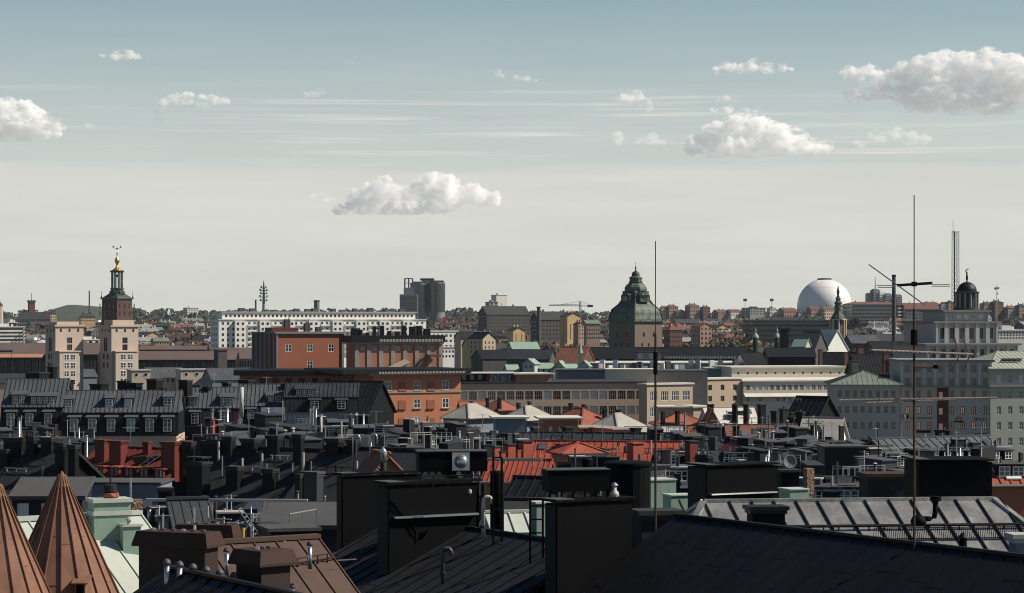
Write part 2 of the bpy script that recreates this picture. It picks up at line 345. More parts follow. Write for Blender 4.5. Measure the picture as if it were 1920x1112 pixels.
mat('brown_mid', (.048, .029, .024), .7, var=.25, scale=.5, streak=.3, spec=.12)
mat('brown_wall', (.030, .018, .015), .75, var=.3, streak=.4)
mat('orange', (.47, .195, .11), .9, var=.12, scale=.25, streak=.25)
mat('orange_dark', (.31, .115, .07), .9, var=.15, scale=.25, streak=.3)
mat('terracotta', (.36, .175, .115), .9, var=.15, scale=.3, streak=.3)
mat('trim', (.30, .26, .23), .85, var=.15)
mat('cream', (.47, .39, .325), .9, var=.10, scale=.2, streak=.3)
mat('pale_cream', (.60, .55, .45), .9, var=.12, scale=.2, streak=.3)
mat('beige', (.48, .36, .285), .9, var=.10, scale=.15, streak=.25)
mat('sand', (.45, .36, .265), .9, var=.12, scale=.15, streak=.3)
mat('yellow', (.56, .40, .20), .9, var=.12, scale=.2, streak=.3)
mat('white', (.74, .73, .70), .85, var=.10, scale=.2, streak=.3)
mat('pale_roof', (.33, .315, .285), .85, var=.25, scale=.5, fine=4)
mat('white_roof', (.55, .53, .48), .8, var=.16, scale=.3)
mat('blue_grey', (.17, .20, .23), .85, var=.14, scale=.3, streak=.35)
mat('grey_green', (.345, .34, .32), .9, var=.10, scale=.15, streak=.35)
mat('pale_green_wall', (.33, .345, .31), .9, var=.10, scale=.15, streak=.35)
mat('dark_red_wall', (.085, .030, .026), .85, var=.15, streak=.3)
mat('grey_stone', (.20, .20, .20), .9, var=.2, scale=.3, streak=.3)
mat('dark_stone', (.075, .075, .08), .9, var=.25, scale=.3, streak=.3)
mat('brick', (.15, .055, .042), .9, var=.2, scale=.2, kind='brick', arg=1.2, alt=(.10, .04, .033))
mat('brick_brown', (.078, .038, .032), .9, var=.2, scale=.2, kind='brick', arg=1.2, alt=(.055, .027, .024))  # darker, browner brick
mat('rough_stone', (.22, .15, .11), .95, var=.5, scale=3.0, fine=9, bump=.8, alt=(.36, .20, .13))
mat('gold', (.75, .42, .12), .3, metal=.9, var=.1)
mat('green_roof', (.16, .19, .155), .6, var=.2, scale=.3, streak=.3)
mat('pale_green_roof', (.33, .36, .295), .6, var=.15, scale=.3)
mat('frame', (.62, .62, .60), .6, var=.08)
mat('dark_frame', (.05, .045, .045), .6, var=.1)
mat('bark', (.06, .05, .042), .95, var=.3)
mat('asphalt', (.05, .05, .052), .95, var=.25, scale=.02, fine=.3)
mat('hill', (.045, .055, .045), .95, var=.4, scale=.01, fine=.08)
mat('grass_hill', (.09, .105, .075), .95, var=.3, scale=.01, fine=.08)
mat('flue', (.08, .08, .085), .5, metal=.3)
mat('rust', (.045, .027, .020), .8, var=.35, scale=6.0)
mat('signal_red', (.45, .05, .04), .6)
mat('signal_yellow', (.60, .36, .05), .6)
def glass(name, col, rough=.12, spec=.6):
    m = mat(name, col, rough, var=.3, scale=.25, fine=1.2, spec=spec); return m
glass('glass_dark', (.018, .021, .026)); glass('glass_mid', (.06, .07, .085), .15); glass('glass_pale', (.58, .61, .60), .5, .3)
glass('glass_curtain', (.38, .36, .32), .6, .3)
emis('lit_warm', (.80, .48, .32), 0.13); emis('lit_soft', (.6, .36, .26), 0.07)
M = MATS

# ------------------------------------------------------------------ builders
WINC = {}
def win_mesh(w, h, nx, ny, fw, fm, gm, add=None):
    k = (round(w, 2), round(h, 2), nx, ny, round(fw, 3), fm, gm)
    if k in WINC and add is None: return WINC[k]
    b = add or MB(); b.k = 1; b.quad((0, 0, 0), (w, 0, 0), (w, 0, h), (0, 0, h)); b.k = 0
    if fw > 0:
        t = fw
        b.box(0, w, -t, -.004, 0, t).box(0, w, -t, -.004, h - t, h).box(0, t, -t, -.004, t, h - t).box(w - t, w, -t, -.004, t, h - t)
        for i in range(1, nx): x = w * i / nx; b.box(x - t / 2, x + t / 2, -t * .9, -.003, t, h - t)
        for j in range(1, ny): z = h * j / ny; b.box(t, w - t, -t * .8, -.002, z - t * .35, z + t * .35)
    if add is None:
        WINC[k] = b.mesh('window', [M[fm], M[gm]]); return WINC[k]
STY = {  # columns, rows, frame width / window width, frame material, glass choices, hole depth, sill
    'w4': (2, 2, .085, 'frame', ['glass_dark'] * 5 + ['glass_mid', 'glass_pale'], .12),
    'w6': (2, 3, .075, 'frame', ['glass_dark'] * 5 + ['glass_mid', 'glass_curtain'], .12),
    'ind': (4, 2, .045, 'trim', ['glass_dark', 'glass_mid', 'glass_pale', 'glass_pale', 'glass_dark'], .12),
    'indw': (4, 2, .05, 'frame', ['glass_dark', 'glass_mid'], .15),
    'far': (1, 1, 0, 'frame', ['glass_dark'] * 4 + ['glass_mid'] * 2, .25),
    'slit': (2, 2, .06, 'dark_frame', ['glass_dark'], .3),
    'dk': (2, 2, .06, 'dark_frame', ['glass_dark'] * 3 + ['glass_mid'], .2),
    'lit': (2, 2, .13, 'dark_frame', ['lit_warm'] * 2 + ['lit_soft'] * 3 + ['glass_dark'] * 2, .25),
    'dim': (2, 2, .09, 'trim', ['glass_dark'] * 4 + ['glass_mid'] * 2, .25),
    'pal': (2, 2, .09, 'frame', ['glass_mid', 'glass_pale'], .12),
}
def wins_on(th, wm, walls, o, rz, Wd, z0, z1, rows, s, cos=1.0, limit=100):
    """a wall with real openings and one window in each of them. rows: (z_top, h, n, w, margin, style) in metres"""
    u = Vector((math.cos(rz), math.sin(rz), 0)); holes = []; pl = []
    for zt, h, n, w, mg, sty in rows:
        for i in range(n):
            c = mg + (Wd - 2 * mg) * ((i + .5) / n); x0, x1 = c - w / 2, c + w / 2
            if x0 < 0.05 or x1 > Wd - 0.05 or zt - h < z0 + .02 or zt > z1 - .02: continue
            holes.append((x0, x1, zt - h, zt)); pl.append((x0, zt - h, w, h, sty))
    dp = max([STY[r[5]][5] for r in rows], default=.1)
    walls.wall(o, u, Wd, z0, z1, holes, dp); nr = Vector((u.y, -u.x, 0)); lst = MB(); cnt = th.get('_n', 0)
    for x0, zb, w, h, sty in pl:
        nx, ny, fr, fm, gl, d = STY[sty]; g = rnd.choice(gl)
        q = Vector(o) + u * x0 + Vector((0, 0, zb)) - nr * (dp - .005)
        cnt += 1
        if cnt <= limit: link('window', win_mesh(w, h, nx, ny, fr * w, fm, g), th, q, rz)
        else:
            b = MB(); win_mesh(w, h, nx, ny, fr * w, fm, g, b); ca, sa = math.cos(rz), math.sin(rz)
            i0 = len(lst.v); lst.v += [q + Vector((v.x * ca - v.y * sa, v.x * sa + v.y * ca, v.z)) for v in b.v]
            lst.f += [tuple(i0 + e for e in f) for f in b.f]; lst.m += b.m
    th['_n'] = cnt
    if lst.f: part('windows', lst, [M['frame'], M['glass_dark']], th, None, False, 'stuff')

def roof_shape(form, W_, Dp, z, h, over=.35, t=.16, seam=0.0, inset=None, rw=.06, lift=.0, cross=0):
    b = MB(); o = over; x0, x1, y0, y1 = -o, W_ + o, -o, Dp + o; ym = Dp / 2
    def pl(a, bb, c, d, tt=t):
        b.slab(a, bb, c, d, tt)
        if seam: b.ribs(a, bb, c, d, seam, rw, rw, 0, cross)
    if form == 'flat':
        b.box(x0, x1, y0, y1, z, z + max(h, .1))
    elif form == 'gable':
        dz = h / ym * o
        pl((x0, y0, z - dz), (x1, y0, z - dz), (x1, ym, z + h), (x0, ym, z + h)); pl((x1, y1, z - dz), (x0, y1, z - dz), (x0, ym, z + h), (x1, ym, z + h))
        b.bar((x0, ym, z + h + .02), (x1, ym, z + h + .02), .25, .1)
    elif form == 'cross':                                              # ridge runs away from the viewer
        xm = W_ / 2; dz = h / xm * o
        pl((x0, y1, z - dz), (x0, y0, z - dz), (xm, y0, z + h), (xm, y1, z + h)); pl((x1, y0, z - dz), (x1, y1, z - dz), (xm, y1, z + h), (xm, y0, z + h))
        b.bar((xm, y0, z + h + .02), (xm, y1, z + h + .02), .25, .1)
    elif form == 'hip':
        i = min(W_, Dp) / 2 if inset is None else inset; i = min(i, W_ / 2 - .01); a, c = (i, W_ - i)
        if Dp <= W_ * 1.02:
            r0, r1 = (a, ym, z + h), (c, ym, z + h)
            pl((x0, y0, z), (x1, y0, z), r1, r0); pl((x1, y1, z), (x0, y1, z), r0, r1); pl((x1, y0, z), (x1, y1, z), r1, r1); pl((x0, y1, z), (x0, y0, z), r0, r0)
            ends = ((r0, (x0, y0, z)), (r0, (x0, y1, z)), (r1, (x1, y0, z)), (r1, (x1, y1, z)))
        else:
            xm = W_ / 2; r0, r1 = (xm, W_ / 2, z + h), (xm, Dp - W_ / 2, z + h)
            pl((x0, y0, z), (x1, y0, z), r0, r0); pl((x1, y1, z), (x0, y1, z), r1, r1); pl((x1, y0, z), (x1, y1, z), r1, r0); pl((x0, y1, z), (x0, y0, z), r0, r1)
            ends = ((r0, (x0, y0, z)), (r0, (x1, y0, z)), (r1, (x0, y1, z)), (r1, (x1, y1, z)))
        for p, q in ends: b.bar(p, q, .22, .12)
        if (Vector(r1) - Vector(r0)).length > .2: b.bar(r0, r1, .22, .12)
    elif form == 'shed':
        pl((x0, y0, z), (x1, y0, z), (x1, y1, z + h), (x0, y1, z + h))
    return b
def block(name, label, cat, px0, py, D, wpx, dep, rz, wm, rows=(), lrows=(), rrows=(), roof=('flat', .4, 'grey_sheet'), group=None, over=.35, seam=0.0, limit=100, inset=None, zb=0.0, gab=True, rlab=None, rt=.16, rw=.06, cross=0):
    """a building. px0, py: photo pixel of the front-left corner of its wall top at distance D; rows are given in photo pixels"""
    s = D / F; c = math.cos(rz); W_ = wpx * s / c; p = P(px0, py, D); H = p.z
    th = thing(name, label, cat, (p.x, p.y, zb), rz, group); H -= zb
    toM = lambda rs: [(ZC + (EY - r[0]) * s - zb, r[1] * s, r[2], r[3] * s, (r[4] if len(r) > 4 else 0) * s, r[5] if len(r) > 5 else 'far') for r in rs]
    w = MB()
    wins_on(th, wm, w, (0, 0, 0), 0.0, W_, 0, H, toM(rows), s, limit=limit)
    wins_on(th, wm, w, (W_, 0, 0), R(90), dep, 0, H, toM(rrows), s, limit=limit)
    wins_on(th, wm, w, (0, dep, 0), R(-90), dep, 0, H, toM(lrows), s, limit=limit)
    w.quad((W_, dep, 0), (0, dep, 0), (0, dep, H), (W_, dep, H))
    form, h, rm = roof[:3]
    if form == 'gable' and gab:
        w.quad((0, dep, H), (0, 0, H), (0, dep / 2, H + h)); w.quad((W_, 0, H), (W_, dep, H), (W_, dep / 2, H + h))
    if form == 'cross': w.quad((0, 0, H), (W_, 0, H), (W_ / 2, 0, H + h)); w.quad((W_, dep, H), (0, dep, H), (W_ / 2, dep, H + h))
    if form == 'shed': w.quad((0, dep, H), (0, 0, H), (0, dep, H + h)); w.quad((W_, 0, H), (W_, dep, H), (W_, dep, H + h)); w.quad((W_, dep, H), (0, dep, H), (0, dep, H + h), (W_, dep, H + h))
    part('wall', w, M[wm] if isinstance(wm, str) else wm, th)
    if form in ('gable', 'hip', 'shed') and D < 420 and over > .2: part('gutter', MB().box(-over, W_ + over, -over - .12, -over - .01, H - (h / (dep / 2) * over if form == 'gable' else 0) - .1, H - (h / (dep / 2) * over if form == 'gable' else 0) + .03), M[rnd.choice(('pale_metal', 'steel', 'felt_lit', 'dark_sheet'))], th)
    if form != 'none': part('roof', roof_shape(form, W_, dep, H, h, over, rt, seam, inset, rw, 0, cross), M[rm], th, rlab)
    if '_n' in th: del th['_n']
    th.empty_display_size = 1
    INFO[th.name] = dict(s=s, c=c, W=W_, dep=dep, H=H, D=D, px0=px0, p=p, rz=rz, h=h, zb=zb)
    return th
INFO = {}
def house(label, px0, px1, pyr, pye, D, wm, rm, rz=0.0, pitch=.62, form='gable', seam=.6, rows=(), cat='house', name='roof_house', group=None, inset=None, lrows=(), rrows=(), over=.35, rw=.07, cross=0):
    """a pitched-roof house given by its eave row, ridge row and the distance of the eave"""
    he = (pye - EY) * D / F; d = (he - (pyr - EY) * D / F) / (pitch + (pyr - EY) / F); d = max(d, 1.0)
    return block(name, label, cat, px0, pye, D, px1 - px0, 2 * d, rz, wm, rows, lrows, rrows, (form, d * pitch, rm), group, over, seam, inset=inset, rw=rw, cross=cross)
def on(th, px, py, up=0.0):
    """local point on the front roof slope of a house seen at photo pixel px, py"""
    i = INFO[th.name]; ri = Vector(((px - CX) / F, 1.0, (EY - py) / F)); d = i['dep'] / 2; n = Vector((0, -i['h'] / d, 1.0)); n.normalize()
    rot = Matrix.Rotation(-i['rz'], 3, 'Z'); ro = rot @ (Vector((0, 0, ZC)) - Vector((i['p'].x, i['p'].y, i['zb']))); rd = rot @ ri
    p0 = Vector((0, 0, i['H'])); t = (p0 - ro).dot(n) / rd.dot(n); return ro + rd * t
def ondist(th, px, py):
    q = on(th, px, py); i = INFO[th.name]; r = Matrix.Rotation(i['rz'], 3, 'Z') @ q; return i['p'].y + r.y
def dormer(th, px, pyb, w, h, wm='black_wall', rm='dark_sheet', sty='w4', form='shed', n=1, wh=.72, roofh=.25, over=.15, win=True, ww=.7):
    """a dormer whose front stands on the roof slope at pixel px, pyb (its foot), w x h pixels"""
    i = INFO[th.name]; s = i['D'] / F; q = on(th, px, pyb); W_, H = w * s, h * s; sl = i['h'] / (i['dep'] / 2)
    dp = H / max(sl, .05) * .96; b = MB(); x = q.x - W_ / 2; y = q.y; z = q.z
    d = link('dormer', None, th, (x, y, z)); body = MB()
    body.quad((0, 0, -.05), (W_, 0, -.05), (W_, 0, H), (0, 0, H)); body.quad((0, 0, 0), (0, 0, H), (0, dp, H)); body.quad((W_, 0, 0), (W_, dp, H), (W_, 0, H))
    me = body.mesh('dormer', M[wm]); d2 = bpy.data.objects.new('dormer', me); COL.objects.link(d2); d2.location = (x, y, z); d2.parent = th; bpy.data.objects.remove(d); d = d2
    if form == 'shed':
        r = MB(); rh = roofh * W_ * .4; r.slab((-over, -over, H), (W_ + over, -over, H), (W_ + over, (H + rh) / sl, H + rh), (-over, (H + rh) / sl, H + rh), .08)
    else:
        r = MB(); rh = W_ * .4; back = (H + rh) / sl; m = W_ / 2
        r.slab((-over, back, H), (-over, -over, H), (m, -over, H + rh), (m, back, H + rh), .07); r.slab((W_ + over, -over, H), (W_ + over, back, H), (m, back, H + rh), (m, -over, H + rh), .07)
        r.quad((0, 0, H), (W_, 0, H), (m, 0, H + rh))
    part('dormer_roof', r, M[rm], d)
    if win:
        for k in range(n):
            nx, ny, fr, fm, gl, _ = STY[sty]; cw = W_ / n; w_ = cw * ww
            link('window', win_mesh(w_, H * wh, nx, ny, fr * w_, fm, rnd.choice(gl)), d, (k * cw + (cw - w_) / 2, -.02, H * .1), 0)
    return d
def chim(px, py, w, h, D, m='black_wall', rz=.45, dep=None, cap=.12, capm=None, pots=0, potm='flue', label=None, group='chimneys on the dark roofs', name='chimney', extra=.8, hood=False, panel=False):
    """a chimney: px, py = photo pixel of the middle of its top, w and h in pixels"""
    s = D / F; W_ = w * s; H = h * s; dp = dep if dep is not None else W_ * .75
    c, n_ = abs(math.cos(rz)), abs(math.sin(rz)); k = W_ / (W_ * c + dp * n_); W_ *= k; dp *= k                  # keep the seen width
    t = P(px, py, D); th = thing(name, label or 'chimney', 'chimney', (t.x, t.y, t.z - H), rz, group)
    capm = capm or rnd.choice((m, m, 'felt_lit', 'felt')); b = MB(); hx, hy = W_ / 2, dp / 2; cp = cap if cap else 0
    b.box(-hx, hx, -hy, hy, -extra, H - cp)
    part('stack', b, M[m], th)
    if cap:
        o = min(.12, W_ * .12); b = MB().box(-hx - o, hx + o, -hy - o, hy + o, H - cp, H)
        if cap > .1: b.box(-hx - o * .5, hx + o * .5, -hy - o * .5, hy + o * .5, H - cp - .12, H - cp - .003)
        part('cap', b, M[capm], th)
    for i in range(pots):
        x = -hx + W_ * (i + .5) / pots; r = min(.14, W_ / pots * .3); hh = r * 2.2
        b = MB().lathe((x, 0, H), [(r, 0), (r, hh), (r * .75, hh + .002), (r * .7, hh * .6)], 10); part('pot', b, M[potm], th)
    if hood:
        b = MB()
        for sx in (-1, 1):
            for sy in (-1, 1): b.box(sx * hx * .8 - .03, sx * hx * .8 + .03, sy * hy * .8 - .03, sy * hy * .8 + .03, H, H + .22)
        b.box(-hx * 1.1, hx * 1.1, -hy * 1.1, hy * 1.1, H + .22, H + .30); part('hood', b, M[capm], th)
    return th
def onw(th, px, py):
    i = INFO[th.name]; q = on(th, px, py); return Matrix.Rotation(i['rz'], 3, 'Z') @ q + Vector((i['p'].x, i['p'].y, i['zb']))
def clutter(th, px0, px1, py0, py1, n, where, kinds='pbhv'):
    """small loose fittings that stand on the front slope of a roof"""
    i = INFO[th.name]
    for j in range(n):
        px, py = rnd.uniform(px0, px1), rnd.uniform(py0, py1); p = onw(th, px, py); k = rnd.choice(kinds); rz = i['rz'] + rnd.uniform(-.1, .1); sl = i['h'] / (i['dep'] / 2)
        if k == 'p': r = rnd.uniform(.04, .09); solo('vent_pipe', MB().tube([(0, 0, -.3), (0, 0, rnd.uniform(.5, 1.3))], r, 8), M[rnd.choice(('steel', 'pale_metal', 'flue', 'tar'))], 'thin vent pipe standing on ' + where, 'vent pipe', 'vent pipes on ' + where, p, rz)
        elif k == 'b': w = rnd.uniform(.3, .7); h = rnd.uniform(.25, .7); th2 = thing('vent_box', 'small sheet metal vent box on ' + where, 'vent', p, rz, 'vent boxes on ' + where); part('body', MB().box(-w, w, -w * .6, w * .6, -.5, h), M[rnd.choice(('black_wall', 'tar', 'grey_sheet', 'dark_sheet'))], th2); part('lid', MB().box(-w - .06, w + .06, -w * .6 - .06, w * .6 + .06, h, h + .06), M[rnd.choice(('felt_lit', 'pale_metal', 'grey_sheet'))], th2)
        elif k == 'h': w = rnd.uniform(.3, .5); solo('roof_hatch', MB().bar((-w, 0, .08), (w, 0, .08), .9, .1, (0, -sl, 1)), M[rnd.choice(('grey_sheet', 'glass_mid', 'steel', 'glass_pale'))], 'flat roof hatch or skylight set in ' + where, 'skylight', 'hatches in ' + where, p, rz)
        else:
            L = rnd.uniform(1.2, 3.5); b = MB().bar((-L / 2, 0, .22), (L / 2, 0, .22), .05); [b.bar((x * L, 0, 0), (x * L, 0, .22), .04) for x in (-.4, 0, .4)]
            solo('snow_rail', b, M[rnd.choice(('pale_metal', 'steel', 'tar'))], 'short snow rail fixed across ' + where, 'rail', 'snow rails on ' + where, p, i['rz'])
def copy_tree(o, parent=None):
    c = o.copy(); COL.objects.link(c)
    if parent is not None: c.parent = parent
    for ch in list(o.children): copy_tree(ch, c)
    return c
# ------------------------------------------------------------------ ground and the hills behind the city
TER = [(-200, 0), (1000, 0), (1250, 12), (1500, 22), (1900, 30), (2500, 38), (3500, 44), (4500, 50), (5600, 57), (6500, 55), (7800, 20)]
def zt(x, y):
    z = 0
    for (a, b), (c, d) in zip(TER, TER[1:]):
        if a <= y <= c: t = (y - a) / (c - a); z = b + (d - b) * t * t * (3 - 2 * t)
    k = min(1, max(0, (y - 900) / 1500.)); z += k * (NZ.noise(Vector((x / 420., y / 600., 1.3))) * 7 + NZ.noise(Vector((x / 150., y / 260., 4.3))) * 2.5)
    z += 34 * math.exp(-((x + 730) / 75.) ** 2 - ((y - 4100) / 260.) ** 2)                       # the bare grassy mound on the left
    return z
g = MB(); xs = [-2500 + 50 * i for i in range(101)]; ys = [-60, 300, 600, 900] + [1000 + 75 * i for i in range(92)]
g.v = [Vector((x, y, zt(x, y))) for y in ys for x in xs]
for j in range(len(ys) - 1):
    for i in range(100): a = j * 101 + i; g.f.append((a, a + 1, a + 102, a + 101)); g.m.append(0)
solo('ground', g, M['hill'], None, None, kind='structure', smooth=True)

# ------------------------------------------------------------------ trees
def leaf_mat(n, c, c2): return mat(n, c, .9, var=.28, scale=.12, fine=1.5, alt=c2)
leaf_mat('leaf_bare', (.075, .062, .05), (.05, .046, .042)); leaf_mat('leaf_spring', (.12, .105, .045), (.20, .14, .045)); leaf_mat('leaf_dark', (.032, .042, .034), (.05, .055, .04))
leaf_mat('leaf_gold', (.22, .15, .05), (.13, .10, .045))
def tree_proto(lm, h=10.0, spread=4.2, n=420, seed=1, sparse=1.0):
    r = random.Random(seed); t = MB(); c = MB(); t.tube([(0, 0, -1), (.1, 0, h * .3), (0, .1, h * .75)], .28, 7, .08); cl = []
    for k in range(14):
        a = r.uniform(0, 6.28); q = Vector((math.cos(a) * spread * r.uniform(.2, .75), math.sin(a) * spread * r.uniform(.2, .75), h * r.uniform(.42, .9)))
        t.tube([(0, 0, h * r.uniform(.2, .5)), q * .6 + Vector((0, 0, h * .2)), q], .1, 5, .03); cl.append((q, spread * r.uniform(.3, .5)))
    for k in range(n):
        q, cr = r.choice(cl); d = Vector((r.gauss(0, 1), r.gauss(0, 1), r.gauss(0, 1))).normalized() * cr * r.uniform(.3, 1.0); p = q + d
        s = h * .028 * r.uniform(.6, 1.5) * sparse; u = Vector((r.gauss(0, 1), r.gauss(0, 1), r.gauss(0, 1))).normalized(); w = u.orthogonal().normalized()
        c.quad(p - u * s - w * s, p + u * s - w * s, p + u * s * .8 + w * s, p - u * s + w * s * 1.2)
    return t.mesh('trunk', M['bark']), c.mesh('crown', M[lm])
TREES = [tree_proto(m, n=k, seed=i, sparse=sp) for i, (m, k, sp) in enumerate((('leaf_bare', 520, .8), ('leaf_bare', 420, .8), ('leaf_spring', 520, 1.), ('leaf_dark', 560, 1.15), ('leaf_gold', 460, 1.), ('leaf_dark', 620, 1.2)))]
TL = ['bare brown tree', 'thin bare tree', 'olive budding tree', 'dark evergreen tree', 'golden budding tree', 'dense dark tree']
def tree(k, px, D, h, where, name='tree', z=None, grp='trees on the far hillside'):
    x = (px - CX) / F * D; z = zt(x, D) if z is None else z
    th = thing(name, TL[k] + ' ' + where, 'tree', (x, D, z), rnd.uniform(0, 6.28), grp); th.scale = (h / 10 * rnd.uniform(.85, 1.25), h / 10 * rnd.uniform(.85, 1.25), h / 10)
    link('trunk', TREES[k][0], th); link('crown', TREES[k][1], th); return th
def woods(px0, px1, D0, D1, n, h, seed, lm='leaf_dark'):                # a wood that reads as one mass on the skyline
    r = random.Random(seed); b = MB()
    for k in range(n):
        D = r.uniform(D0, D1); x = (r.uniform(px0, px1) - CX) / F * D; z = zt(x, D); hh = h * r.uniform(.6, 1.25); w = hh * r.uniform(.35, .6)
        for j in range(26):
            d = Vector((r.gauss(0, 1), r.gauss(0, 1), r.gauss(0, 1))).normalized(); p = Vector((x, D, z + hh * .55)) + Vector((d.x * w, d.y * w, d.z * hh * .48))
            s = hh * .16 * r.uniform(.6, 1.3); u = Vector((r.gauss(0, 1), r.gauss(0, 1), r.gauss(0, 1))).normalized(); v = u.orthogonal().normalized()
            b.quad(p - u * s - v * s, p + u * s - v * s, p + u * s + v * s, p - u * s + v * s)
    solo('woods', b, M[lm], None, None, kind='stuff')
woods(-40, 2000, 4700, 6000, 620, 14, 3)
woods(240, 1120, 3200, 4300, 260, 12, 4)
woods(820, 1160, 2100, 3000, 220, 10, 5, 'leaf_bare')
woods(-40, 420, 1500, 3200, 330, 9, 6, 'leaf_bare')
woods(850, 1150, 1350, 2200, 200, 8, 16, 'leaf_bare')
woods(1240, 1480, 1350, 2600, 220, 9, 17, 'leaf_bare')
woods(1580, 1950, 1250, 1800, 120, 8, 18, 'leaf_dark')
woods(1560, 1960, 1500, 2400, 150, 9, 8, 'leaf_bare')
woods(1240, 1620, 2500, 4200, 120, 9, 9)

# ------------------------------------------------------------------ small houses far off on the slopes
for nme, c in (('w_cream', (.58, .46, .32)), ('w_pink', (.30, .20, .16)), ('w_yell', (.55, .38, .20)), ('w_white', (.68, .66, .60)), ('w_grey', (.26, .26, .26)), ('w_brick', (.16, .085, .065)), ('w_dark', (.09, .085, .085)),
               ('r_red', (.15, .07, .055)), ('r_dark', (.04, .042, .046)), ('r_grey', (.22, .225, .23)), ('r_green', (.13, .17, .15)), ('r_white', (.62, .61, .57))): mat(nme, c, .9, var=.15, scale=.15)
def mini(w, d, h, rh, form, wm, rm, fl=4, bays=6, wf=.5):
    b = MB(); b.k = 0; b.box(-w / 2, w / 2, -d / 2, d / 2, -14, h); b.k = 1; o = .4; X0, X1, Y0, Y1 = -w / 2 - o, w / 2 + o, -d / 2 - o, d / 2 + o
    if form == 'gable':
        for a, c in ((Y0, 1), (Y1, -1)): b.slab((X0, a, h), (X1, a, h), (X1, 0, h + rh), (X0, 0, h + rh), .3)
        b.k = 0; b.quad((-w / 2, d / 2, h), (-w / 2, -d / 2, h), (-w / 2, 0, h + rh * .92)); b.quad((w / 2, -d / 2, h), (w / 2, d / 2, h), (w / 2, 0, h + rh * .92))
    elif form == 'hip':
        i = min(w, d) * .45; b.slab((X0, Y0, h), (X1, Y0, h), (X1 - i, 0, h + rh), (X0 + i, 0, h + rh), .3); b.slab((X1, Y1, h), (X0, Y1, h), (X0 + i, 0, h + rh), (X1 - i, 0, h + rh), .3)
        b.slab((X1, Y0, h), (X1, Y1, h), (X1 - i, 0, h + rh), (X1 - i, 0, h + rh), .3); b.slab((X0, Y1, h), (X0, Y0, h), (X0 + i, 0, h + rh), (X0 + i, 0, h + rh), .3)
    else: b.box(X0, X1, Y0, Y1, h, h + .5); b.box(-w * .2, w * .1, -d * .2, d * .2, h + .5, h + 2.4)
    for sx in (-.3, .2): b.box(w * sx, w * sx + 1.0, -.5, .5, h + rh * .4, h + rh + 1.4)
    b.k = 2; fh = h / fl; bw = w / bays; ww = bw * wf; hh = fh * .5
    for j in range(fl):
        for i in range(bays):
            x = -w / 2 + bw * (i + .5); z = h - fh * (j + .75); b.box(x - ww / 2, x + ww / 2, -d / 2 - .06, -d / 2 + .2, z, z + hh)
        nb = max(2, int(d / bw))
        for i in range(nb):
            y = -d / 2 + d / nb * (i + .5)
            for sx in (-1, 1): xx = sx * (w / 2); b.box(min(xx, xx + sx * .06), max(xx, xx + sx * .06), y - ww / 2, y + ww / 2, z, z + hh)
    return b.mesh('far_house', [M[wm], M[rm], M['glass_dark']])
WN = {'w_cream': 'cream', 'w_pink': 'pink', 'w_yell': 'yellow', 'w_white': 'white', 'w_grey': 'grey', 'w_brick': 'brick', 'w_dark': 'dark', 'r_red': 'red', 'r_dark': 'dark', 'r_grey': 'grey', 'r_green': 'green', 'r_white': 'pale'}
MINI = {}
def far_house(px, pyt, D, wpx, hpx, wm, rm, form='gable', rz=None, where='on the far ridge', rh=None, dep=None, fl=3, bays=6, grp=None, name='far_house', label=None, cat='house', wf=.5):
    """pyt = pixel row of the ridge; hpx = wall height seen; the house stands on the terrain at its own distance"""
    s = D / F; w = wpx * s; rz = R(25) if rz is None else rz; d = dep or w * .7; w = max(3., (w - d * abs(math.sin(rz))) / math.cos(rz)) if dep is None else w / math.cos(rz)
    h = hpx * s; rh = (w * .16 + .8 if form != 'flat' else .5) if rh is None else rh * s
    key = (round(w), round(d), round(h), round(rh, 1), form, wm, rm, fl, bays)
    if key not in MINI: MINI[key] = mini(w, d, h, rh, form, wm, rm, fl, bays, wf)
    z = ZC + (EY - pyt) * s - rh - h
    o = link(name, MINI[key], None, ((px - CX) / F * D, D, z), rz)
    sz = 'tall' if hpx > wpx * .8 else ('long low' if wpx > 2.4 * hpx else 'small')
    tag(o, label or '%s %s %s with %s %s roof %s' % (sz, WN.get(wm, wm), 'block' if form == 'flat' else 'house', WN.get(rm, rm), {'gable': 'pitched', 'hip': 'hipped', 'flat': 'flat'}[form], where), cat, grp or 'houses ' + where)
    return o
# skyline blocks on the right-hand ridge
for px, py, w, h, wm, rm, fm in ((1243, 574, 12, 16, 'w_cream', 'r_red', 'hip'), (1259, 571, 25, 18, 'w_pink', 'r_red', 'hip'), (1272, 581, 24, 9, 'w_dark', 'r_dark', 'gable'), (1298, 569, 27, 20, 'w_pink', 'r_red', 'hip'), (1322, 573, 19, 16, 'w_brick', 'r_red', 'hip'),
        (1352, 581, 34, 8, 'w_pink', 'r_red', 'gable'), (1375, 580, 30, 9, 'w_white', 'r_red', 'gable'), (1413, 577, 44, 13, 'w_grey', 'r_dark', 'flat'), (1446, 577, 16, 20, 'w_white', 'r_grey', 'flat'), (1476, 577, 38, 20, 'w_pink', 'r_red', 'gable'),
        (1500, 582, 20, 16, 'w_grey', 'r_dark', 'hip'), (1524, 575, 24, 20, 'w_pink', 'r_red', 'gable'), (1550, 576, 26, 18, 'w_cream', 'r_red', 'gable')):
    far_house(px, py, 3900, w, h, wm, rm, fm, where='on the skyline below the white dome', bays=5)
